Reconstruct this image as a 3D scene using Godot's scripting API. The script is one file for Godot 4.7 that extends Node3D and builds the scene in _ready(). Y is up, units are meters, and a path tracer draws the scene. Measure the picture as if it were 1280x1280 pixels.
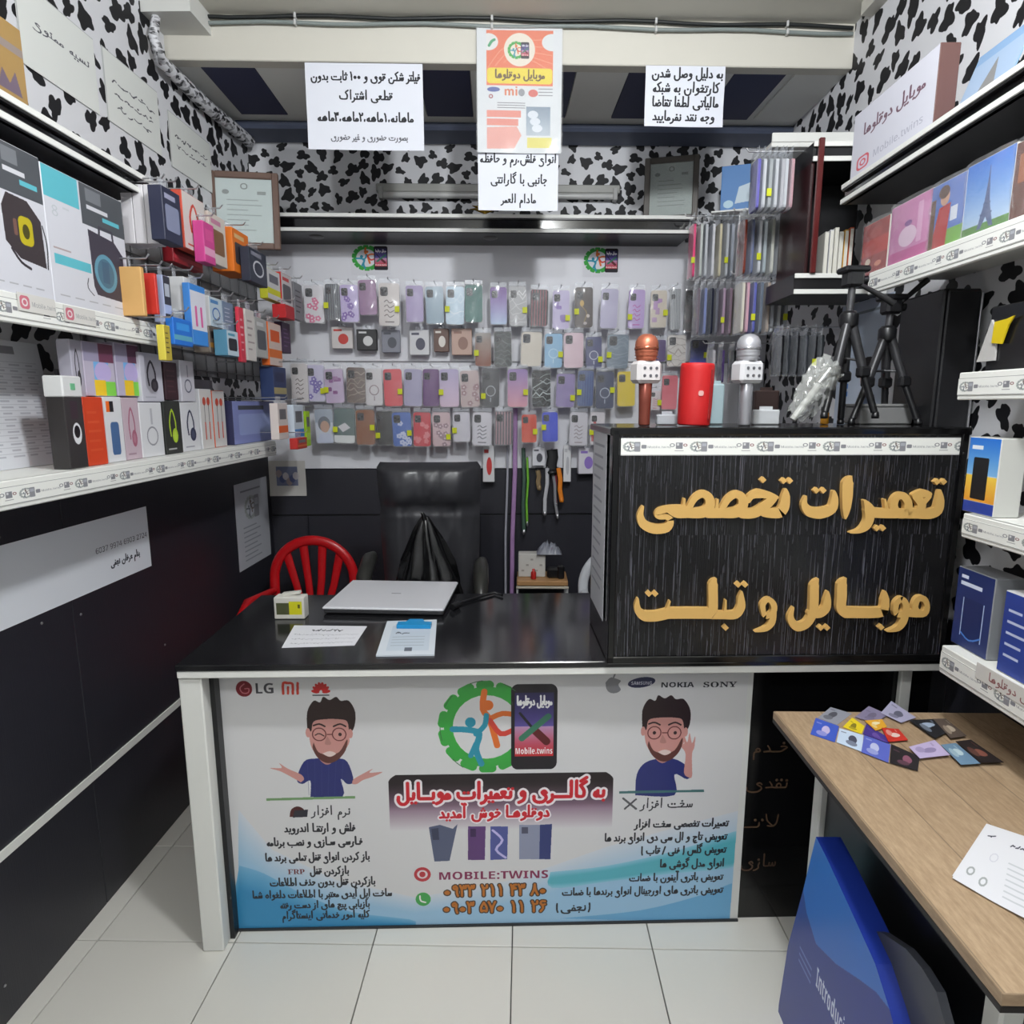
extends Node3D
# A mobile-phone shop: counter with a printed banner, a black sign box with gilt lettering, goods hanging on three walls.
# Metres, y up. The camera stands at x = 0, z = 0 and looks towards -z. px, py below are pixels of the 1280 x 1280 photograph.

const FOCAL := 801.0
const EYE := Vector3(0, 1.4, 0)
const TURN := deg_to_rad(2.5)            # the counter and the back wall run a little askew to the side walls
const LEFT := -1.19                      # inner faces of the side walls
const RIGHT := 1.11
const CEIL := 2.66
const LAMP := Color(0.97, 0.985, 1.0)
var view: Basis

func _ready() -> void:
	# ---- camera
	var cam := Camera3D.new()
	cam.name = "camera"
	cam.position = EYE
	cam.rotation_degrees = Vector3(-9.57, 1.07, 0)
	cam.fov = rad_to_deg(2.0 * atan(640.0 / FOCAL))
	cam.near = 0.02
	add_child(cam)
	view = Basis.from_euler(Vector3(deg_to_rad(-9.57), deg_to_rad(1.07), 0))
	# ---- environment: the room is closed, the lamps light it
	var env := Environment.new()
	env.background_mode = Environment.BG_COLOR
	env.background_color = Color(0.5, 0.52, 0.55)
	env.tonemap_mode = Environment.TONE_MAPPER_LINEAR
	env.tonemap_exposure = 0.62
	env.sdfgi_enabled = true
	env.ssao_enabled = true
	env.ssil_enabled = true
	var we := WorldEnvironment.new()
	we.environment = env
	add_child(we)
	# ---- lamps on the ceiling: one between camera and counter, one added as unseen fill behind the camera
	ceiling_lamp(Vector3(0.28, CEIL, -0.66), 0.07, 3.4, "white globe lamp on the ceiling in front of the counter")
	ceiling_lamp(Vector3(-0.25, CEIL, 0.6), 0.07, 2.2, "added fill globe on the ceiling above the shop door")
	# ---- printed textures, then the place from large to small
	make_textures()
	build_room()
	build_counter()
	build_sign_box()
	build_side_shelves()
	build_back_wall()
	build_chairs()
	build_desk()
	build_notices()
	build_goods_back()
	build_goods_side()
	build_goods_shelf()
	build_counter_top()
	finish_textures()

func ceiling_lamp(at: Vector3, r: float, energy: float, label: String) -> void:
	var t := thing("ceiling_lamp", label, "lamp", Transform3D(Basis(), at))
	var f := Build.new()
	f.lathe([0.0, -0.03, r * 0.8, -0.03, r * 0.9, -0.02, r * 0.9, 0.0], 20)
	part("base", f.done(), mat(Color(0.85, 0.85, 0.85), 0.5), t)
	var d := Build.new()
	var prof := []
	for k in 13:
		var a := -PI / 2 + PI * k / 12.0
		prof.append_array([cos(a) * r, sin(a) * r - r - 0.025])
	d.lathe(prof, 24)
	var m := StandardMaterial3D.new()
	m.albedo_color = Color(0.9, 0.9, 0.9)
	m.emission_enabled = true
	m.emission = LAMP
	m.emission_energy_multiplier = 4.0
	part("globe", d.done(), m, t)
	var l := OmniLight3D.new()
	l.light_energy = energy
	l.light_color = LAMP
	l.light_size = r
	l.omni_range = 14.0
	l.omni_attenuation = 2.0
	l.shadow_enabled = true
	l.position = Vector3(0, -r - 0.025, 0)
	t.add_child(l)

# ---------------------------------------------------------------- where a pixel's ray meets a plane of the room
func ray(px: float, py: float) -> Vector3: return view * Vector3((px - 640.0) / FOCAL, (640.0 - py) / FOCAL, -1)
func at_x(px: float, py: float, x: float) -> Vector3:
	var r := ray(px, py)
	return EYE + r * ((x - EYE.x) / r.x)
func at_y(px: float, py: float, y: float) -> Vector3:
	var r := ray(px, py)
	return EYE + r * ((y - EYE.y) / r.y)
func at_z(px: float, py: float, z: float) -> Vector3:
	var r := ray(px, py)
	return EYE + r * ((z - EYE.z) / r.z)
func on(f: Transform3D, px: float, py: float, out := 0.0) -> Vector3:      # in the frame's own coordinates, on the plane z = out
	var r := ray(px, py)
	var n := f.basis.z
	var p := EYE + r * ((f.origin + n * out - EYE).dot(n) / r.dot(n))
	return f.affine_inverse() * p

# ---------------------------------------------------------------- nodes
var taken := {}
func numbered(n: String) -> String:
	var k: int = taken.get(n, 0)
	taken[n] = k + 1
	return n if k == 0 else "%s_%03d" % [n, k]
func thing(called: String, label: String, category: String, xf := Transform3D(), group := "") -> Node3D:
	var o := Node3D.new()
	o.name = numbered(called)
	o.transform = xf
	add_child(o, true)
	tag(o, label, category, group)
	return o
func tag(o: Node, label: String, category: String, group := "") -> void:
	o.set_meta("label", label)
	o.set_meta("category", category)
	if group: o.set_meta("group", group)
func part(called: String, mesh: Mesh, m: Material, parent: Node, xf := Transform3D()) -> MeshInstance3D:
	var o := MeshInstance3D.new()
	o.name = called
	o.mesh = mesh
	o.material_override = m
	o.transform = xf
	o.cast_shadow = GeometryInstance3D.SHADOW_CASTING_SETTING_ON
	parent.add_child(o, true)
	return o
func struct(called: String, mesh: Mesh, m: Material, label := "", xf := Transform3D()) -> MeshInstance3D:
	var o := part(called, mesh, m, self, xf)
	o.name = numbered(called)
	o.set_meta("kind", "structure")
	if label:
		o.set_meta("label", label)
	return o
func frame(at: Vector3, turn := 0.0) -> Transform3D: return Transform3D(Basis(Vector3.UP, turn), at)
func shift(x: float, y: float, z: float) -> Transform3D: return Transform3D(Basis(), Vector3(x, y, z))

# ---------------------------------------------------------------- materials
var mats := {}
func mat(c: Color, rough := 0.6, metal := 0.0) -> StandardMaterial3D:
	var key := "%s %.2f %.2f" % [c.to_html(), rough, metal]
	if not mats.has(key):
		var m := StandardMaterial3D.new()
		m.albedo_color = c
		m.roughness = rough
		m.metallic = metal
		mats[key] = m
	return mats[key]
func textured(rough: float) -> StandardMaterial3D:
	var m := StandardMaterial3D.new()
	m.roughness = rough
	return m
func clear_sheet(alpha: float, c := Color(1, 1, 1)) -> StandardMaterial3D:
	var m := StandardMaterial3D.new()
	m.transparency = BaseMaterial3D.TRANSPARENCY_ALPHA
	m.albedo_color = Color(c.r, c.g, c.b, alpha)
	m.roughness = 0.12
	return m

# ---------------------------------------------------------------- shapes
class Build:
	var v := PackedVector3Array()
	var n := PackedVector3Array()
	var t := PackedVector2Array()
	var ix := PackedInt32Array()
	var side := Rect2(0, 0, 0, 0)          # where on an atlas the plain sides take their colour
	func quad(a: Vector3, b: Vector3, c: Vector3, d: Vector3, uv := Rect2(0, 0, 0, 0)) -> void:      # counter-clockwise seen from outside, from the lower left
		var k := v.size()
		var nn := (b - a).cross(d - a).normalized()
		if nn.length() < 0.5: nn = (c - b).cross(d - b).normalized()
		v.append_array([a, b, c, d])
		n.append_array([nn, nn, nn, nn])
		t.append_array([Vector2(uv.position.x, uv.end.y), uv.end, Vector2(uv.end.x, uv.position.y), uv.position])
		ix.append_array([k, k + 2, k + 1, k, k + 3, k + 2])
	func tri(a: Vector3, b: Vector3, c: Vector3, ta := Vector2.ZERO, tb := Vector2.ZERO, tc := Vector2.ZERO) -> void:
		var k := v.size()
		var nn := (b - a).cross(c - a).normalized()
		v.append_array([a, b, c])
		n.append_array([nn, nn, nn])
		t.append_array([ta, tb, tc])
		ix.append_array([k, k + 2, k + 1])
	func box(c: Vector3, s: Vector3, bev := 0.0, front := Rect2(-1, 0, 0, 0), metres := 0.0) -> void:   # front: print on the +z face; metres > 0: uv in metres / metres
		var h := s * 0.5
		var b := minf(bev, minf(h.x, minf(h.y, h.z)) * 0.9)
		var fr := side if front.position.x < 0 else front
		var dirs := [[Vector3(1, 0, 0), Vector3(0, 1, 0), Vector3(0, 0, 1)], [Vector3(-1, 0, 0), Vector3(0, 1, 0), Vector3(0, 0, -1)], [Vector3(0, 0, -1), Vector3(0, 1, 0), Vector3(1, 0, 0)],
			[Vector3(0, 0, 1), Vector3(0, 1, 0), Vector3(-1, 0, 0)], [Vector3(1, 0, 0), Vector3(0, 0, -1), Vector3(0, 1, 0)], [Vector3(1, 0, 0), Vector3(0, 0, 1), Vector3(0, -1, 0)]]
		for i in 6:
			var r: Vector3 = dirs[i][0]
			var u: Vector3 = dirs[i][1]
			var o: Vector3 = dirs[i][2]
			var hr := absf(r.dot(h)) - b
			var hu := absf(u.dot(h)) - b
			var ho := absf(o.dot(h))
			var m := c + o * ho
			var uv := fr if i == 0 else side
			if metres > 0.0:
				var ra := (m - r * hr).dot(r.abs()) / metres
				uv = Rect2(ra, -(m + u * hu).dot(u.abs()) / metres, 2 * hr / metres, 2 * hu / metres)
			quad(m - r * hr - u * hu, m + r * hr - u * hu, m + r * hr + u * hu, m - r * hr + u * hu, uv)
		if b <= 0.0: return
		for e in [[0, 1], [1, 2], [0, 2]]:
			for s1 in [-1, 1]:
				for s2 in [-1, 1]:
					var a1 := Vector3.ZERO
					var a2 := Vector3.ZERO
					var a3 := Vector3.ZERO
					a1[e[0]] = s1; a2[e[1]] = s2
					var third: int = 3 - e[0] - e[1]
					a3[third] = 1.0
					var base := c + a1 * h[e[0]] + a2 * h[e[1]]
					var l := a3 * (h[third] - b)
					var p := base - a2 * b
					var q := base - a1 * b
					if (q - p).cross(l).dot(a1 + a2) > 0: quad(p - l, q - l, q + l, p + l, side)
					else: quad(q - l, p - l, p + l, q + l, side)
		for sx in [-1, 1]:
			for sy in [-1, 1]:
				for sz in [-1, 1]:
					var k := c + Vector3(sx * h.x, sy * h.y, sz * h.z)
					var p := k - Vector3(0, sy * b, sz * b)
					var q := k - Vector3(sx * b, 0, sz * b)
					var w := k - Vector3(sx * b, sy * b, 0)
					var sc := side.get_center()
					if (q - p).cross(w - p).dot(Vector3(sx, sy, sz)) > 0: tri(p, q, w, sc, sc, sc)
					else: tri(p, w, q, sc, sc, sc)
	func prism(poly: PackedVector2Array, z0: float, z1: float, front := Rect2(-1, 0, 0, 0), xf := Transform3D()) -> void:     # an outline in x, y with thickness
		if Geometry2D.is_polygon_clockwise(poly): poly = poly.duplicate(); poly.reverse()
		# Geometry2D calls an outline clockwise for y down; make it counter-clockwise for y up
		var area := 0.0
		for i in poly.size(): area += poly[i].cross(poly[(i + 1) % poly.size()])
		if area < 0: poly.reverse()
		var lo := poly[0]
		var hi := poly[0]
		for p in poly:
			lo = lo.min(p); hi = hi.max(p)
		var fr := side if front.position.x < 0 else front
		var tr := Geometry2D.triangulate_polygon(poly)
		for i in range(0, tr.size(), 3):
			var a := poly[tr[i]]
			var b := poly[tr[i + 1]]
			var c := poly[tr[i + 2]]
			if (b - a).cross(c - a) < 0:
				var sw := b
				b = c; c = sw
			var f := func(p: Vector2) -> Vector2: return fr.position + Vector2((p.x - lo.x) / maxf(1e-6, hi.x - lo.x), (hi.y - p.y) / maxf(1e-6, hi.y - lo.y)) * fr.size
			tri(xf * Vector3(a.x, a.y, z1), xf * Vector3(b.x, b.y, z1), xf * Vector3(c.x, c.y, z1), f.call(a), f.call(b), f.call(c))
			var sc := side.get_center()
			tri(xf * Vector3(a.x, a.y, z0), xf * Vector3(c.x, c.y, z0), xf * Vector3(b.x, b.y, z0), sc, sc, sc)
		for i in poly.size():
			var p := poly[i]
			var q := poly[(i + 1) % poly.size()]
			quad(xf * Vector3(p.x, p.y, z0), xf * Vector3(q.x, q.y, z0), xf * Vector3(q.x, q.y, z1), xf * Vector3(p.x, p.y, z1), side)
	func tube(pts: PackedVector3Array, radii: Array, sides := 10, flat := 1.0) -> void:    # flat < 1 squeezes the section
		var m := pts.size()
		var k := v.size()
		var up := Vector3.UP
		var prev := Vector3.ZERO
		for i in m:
			var d := (pts[mini(i + 1, m - 1)] - pts[maxi(i - 1, 0)]).normalized()
			if i == 0:
				if absf(d.dot(up)) > 0.95: up = Vector3.BACK
				prev = up.cross(d).normalized()
			var a := (prev - d * prev.dot(d)).normalized()
			prev = a
			var b := d.cross(a)
			var r: float = radii[mini(i, radii.size() - 1)]
			for s in sides:
				var w := TAU * s / sides
				v.append(pts[i] + a * cos(w) * r + b * sin(w) * r * flat)
				n.append((a * cos(w) * flat + b * sin(w)).normalized())
				t.append(side.get_center())
		for i in m - 1:
			for s in sides:
				var p := k + i * sides + s
				var q := k + i * sides + (s + 1) % sides
				ix.append_array([p, p + sides, q, q, p + sides, q + sides])
		for e in [0, m - 1]:
			var o := v.size()
			var dir := (pts[1] - pts[0]).normalized() * -1.0 if e == 0 else (pts[m - 1] - pts[m - 2]).normalized()
			v.append(pts[e]); n.append(dir); t.append(side.get_center())
			for s in sides:
				v.append(v[k + e * sides + s]); n.append(dir); t.append(side.get_center())
			for s in sides:
				var p2 := o + 1 + s
				var q2 := o + 1 + (s + 1) % sides
				if e == 0: ix.append_array([o, p2, q2])
				else: ix.append_array([o, q2, p2])
	func lathe(prof: Array, seg := 20, c := Vector3.ZERO) -> void:             # profile: r, y, r, y ... from the bottom up
		var m := prof.size() / 2
		var k := v.size()
		for i in m:
			var r: float = prof[2 * i]
			var y: float = prof[2 * i + 1]
			var i0 := maxi(i - 1, 0)
			var i1 := mini(i + 1, m - 1)
			var d := Vector2(prof[2 * i1] - prof[2 * i0], prof[2 * i1 + 1] - prof[2 * i0 + 1])
			var nr := Vector2(d.y, -d.x).normalized()
			for s in seg:
				var w := TAU * s / seg
				v.append(c + Vector3(r * cos(w), y, -r * sin(w)))
				n.append(Vector3(nr.x * cos(w), nr.y, -nr.x * sin(w)))
				t.append(side.get_center())
		for i in m - 1:
			for s in seg:
				var p := k + i * seg + s
				var q := k + i * seg + (s + 1) % seg
				ix.append_array([p, q + seg, q, p, p + seg, q + seg])
	func grid(pts: Array, cols: int, uv := Rect2(0, 0, 1, 1), thick := 0.0) -> void:        # a smooth sheet through rows of points, from the upper left, with an optional back
		var rows := pts.size() / cols
		for pass_i in (2 if thick > 0.0 else 1):
			var k := v.size()
			for j in rows:
				for i in cols:
					var dx: Vector3 = pts[j * cols + mini(i + 1, cols - 1)] - pts[j * cols + maxi(i - 1, 0)]
					var dy: Vector3 = pts[mini(j + 1, rows - 1) * cols + i] - pts[maxi(j - 1, 0) * cols + i]
					var nn := -dx.cross(dy).normalized()
					v.append(pts[j * cols + i] - nn * thick * pass_i)
					n.append(nn * (1.0 - 2.0 * pass_i))
					t.append(uv.position + Vector2(float(i) / (cols - 1), float(j) / (rows - 1)) * uv.size)
			for j in rows - 1:
				for i in cols - 1:
					var a := k + j * cols + i
					if pass_i == 0: ix.append_array([a, a + 1, a + cols, a + 1, a + cols + 1, a + cols])
					else: ix.append_array([a, a + cols, a + 1, a + 1, a + cols, a + cols + 1])
	func done() -> ArrayMesh:
		var a := []
		a.resize(Mesh.ARRAY_MAX)
		a[Mesh.ARRAY_VERTEX] = v
		a[Mesh.ARRAY_NORMAL] = n
		a[Mesh.ARRAY_TEX_UV] = t
		a[Mesh.ARRAY_INDEX] = ix
		var m := ArrayMesh.new()
		m.add_surface_from_arrays(Mesh.PRIMITIVE_TRIANGLES, a)
		return m

static func rounded(w: float, h: float, r: float, steps := 4, c := Vector2.ZERO) -> PackedVector2Array:
	var o := PackedVector2Array()
	for k in 4:
		var m := c + Vector2((w * 0.5 - r) * (1 if k in [0, 3] else -1), (h * 0.5 - r) * (1 if k < 2 else -1))
		for s in steps + 1:
			var a := PI * 0.5 * (k + float(s) / steps)
			o.append(m + Vector2(cos(a), sin(a)) * r)
	return o
func simple_box(s: Vector3, bev := 0.002) -> ArrayMesh:
	var b := Build.new()
	b.box(Vector3(0, s.y * 0.5, 0), s, bev)
	return b.done()
func slab(called: String, c: Vector3, s: Vector3, m: Material, parent: Node, bev := 0.0, metres := 0.0) -> MeshInstance3D:
	var b := Build.new()
	b.box(c, s, bev, Rect2(-1, 0, 0, 0), metres)
	return part(called, b.done(), m, parent)
func struct_slab(called: String, c: Vector3, s: Vector3, m: Material, metres := 0.0, label := "", turn := 0.0) -> MeshInstance3D:
	var b := Build.new()
	b.box(Vector3.ZERO, s, 0.0, Rect2(-1, 0, 0, 0), metres)
	return struct(called, b.done(), m, label, frame(c, turn))

# ---------------------------------------------------------------- flat print: a small painter for computed textures
class Canvas:
	var img: Image
	var w: int
	var h: int
	var clip: Rect2i
	var shelf_x := 4
	var shelf_y := 4
	var shelf_h := 0
	func _init(iw: int, ih: int, c: Color) -> void:
		w = iw; h = ih
		img = Image.create(iw, ih, false, Image.FORMAT_RGB8)
		img.fill(c)
		clip = Rect2i(0, 0, iw, ih)
	func cell(cw: int, ch: int, c: Color) -> Rect2i:          # takes a free cell of an atlas and makes it the drawing area
		if shelf_x + cw + 4 > w:
			shelf_x = 4; shelf_y += shelf_h + 6; shelf_h = 0
		if shelf_y + ch > h: print("atlas full ", cw, " ", ch)
		var r := Rect2i(shelf_x, shelf_y, cw, ch)
		shelf_x += cw + 6
		shelf_h = maxi(shelf_h, ch)
		img.fill_rect(r.grow(2), c)
		clip = r.grow(2)
		return r
	func uv(r: Rect2i) -> Rect2:
		return Rect2(float(r.position.x) / w, float(r.position.y) / h, float(r.size.x) / w, float(r.size.y) / h)
	func row(x0: float, x1: float, y: int, c: Color) -> void:
		var a := maxi(int(round(x0)), clip.position.x)
		var b := mini(int(round(x1)), clip.end.x)
		if b > a and y >= clip.position.y and y < clip.end.y:
			img.fill_rect(Rect2i(a, y, b - a, 1), c)
	func rect(x: float, y: float, rw: float, rh: float, c: Color) -> void:
		var r := Rect2i(int(round(x)), int(round(y)), int(round(x + rw)) - int(round(x)), int(round(y + rh)) - int(round(y))).intersection(clip)
		if r.size.x > 0 and r.size.y > 0: img.fill_rect(r, c)
	func grad(x: float, y: float, rw: float, rh: float, a: Color, b: Color) -> void:
		for i in int(rh): row(x, x + rw, int(y) + i, a.lerp(b, i / maxf(1.0, rh - 1)))
	func poly(pts: PackedVector2Array, c: Color) -> void:
		var n := pts.size()
		var lo := 1e9
		var hi := -1e9
		for p in pts:
			lo = minf(lo, p.y); hi = maxf(hi, p.y)
		for y in range(maxi(int(floor(lo)), clip.position.y), mini(int(ceil(hi)) + 1, clip.end.y)):
			var yy := y + 0.5
			var xs := PackedFloat32Array()
			for i in n:
				var p := pts[i]
				var q := pts[(i + 1) % n]
				if (p.y <= yy) != (q.y <= yy):
					xs.append(p.x + (yy - p.y) / (q.y - p.y) * (q.x - p.x))
			xs.sort()
			for k in range(0, xs.size() - 1, 2): row(xs[k], xs[k + 1], y, c)
	func ell(cx: float, cy: float, rx: float, ry: float, c: Color) -> void:
		for y in range(int(floor(cy - ry)), int(ceil(cy + ry)) + 1):
			var d := (y + 0.5 - cy) / ry
			if absf(d) < 1.0:
				var s := rx * sqrt(1.0 - d * d)
				row(cx - s, cx + s, y, c)
	func rrect(x: float, y: float, rw: float, rh: float, r: float, c: Color) -> void:
		for i in int(rh):
			var d := 0.0
			if i < r: d = r - sqrt(maxf(0.0, r * r - (r - i - 0.5) * (r - i - 0.5)))
			elif i > rh - r: d = r - sqrt(maxf(0.0, r * r - (i + 0.5 - rh + r) * (i + 0.5 - rh + r)))
			row(x + d, x + rw - d, int(y) + i, c)
	func line(a: Vector2, b: Vector2, wd: float, c: Color) -> void:
		if wd <= 1.6:
			var m := int(maxf(absf(a.x - b.x), absf(a.y - b.y))) + 1
			for i in m + 1:
				var p := a.lerp(b, float(i) / m)
				row(p.x, p.x + 1.0, int(p.y), c)
			return
		var d := (b - a)
		if d.length() > 0.01:
			var nrm := Vector2(-d.y, d.x).normalized() * wd * 0.5
			poly(PackedVector2Array([a + nrm, b + nrm, b - nrm, a - nrm]), c)
		ell(a.x, a.y, wd * 0.5, wd * 0.5, c)
		ell(b.x, b.y, wd * 0.5, wd * 0.5, c)
	func path(pts: PackedVector2Array, wd: float, c: Color) -> void:
		for i in pts.size() - 1: line(pts[i], pts[i + 1], wd, c)
	func ring(cx: float, cy: float, r: float, wd: float, c: Color) -> void:
		for k in 28:
			line(Vector2(cx + r * cos(TAU * k / 28.0), cy + r * sin(TAU * k / 28.0)), Vector2(cx + r * cos(TAU * (k + 1) / 28.0), cy + r * sin(TAU * (k + 1) / 28.0)), wd, c)
	func tris(v: PackedVector2Array, c: Color) -> void:
		for i in range(0, v.size() - 2, 3): poly(PackedVector2Array([v[i], v[i + 1], v[i + 2]]), c)

static func curve(f: Array, steps := 3) -> PackedVector2Array:      # Catmull-Rom through a flat list x, y, x, y ...
	var p := PackedVector2Array()
	for i in range(0, f.size(), 2): p.append(Vector2(f[i], f[i + 1]))
	if p.size() < 3: return p
	var o := PackedVector2Array()
	for i in p.size() - 1:
		var a := p[maxi(i - 1, 0)]
		var d := p[mini(i + 2, p.size() - 1)]
		for k in steps: o.append(p[i].cubic_interpolate(p[i + 1], a, d, float(k) / steps))
	o.append(p[p.size() - 1])
	return o

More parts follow.
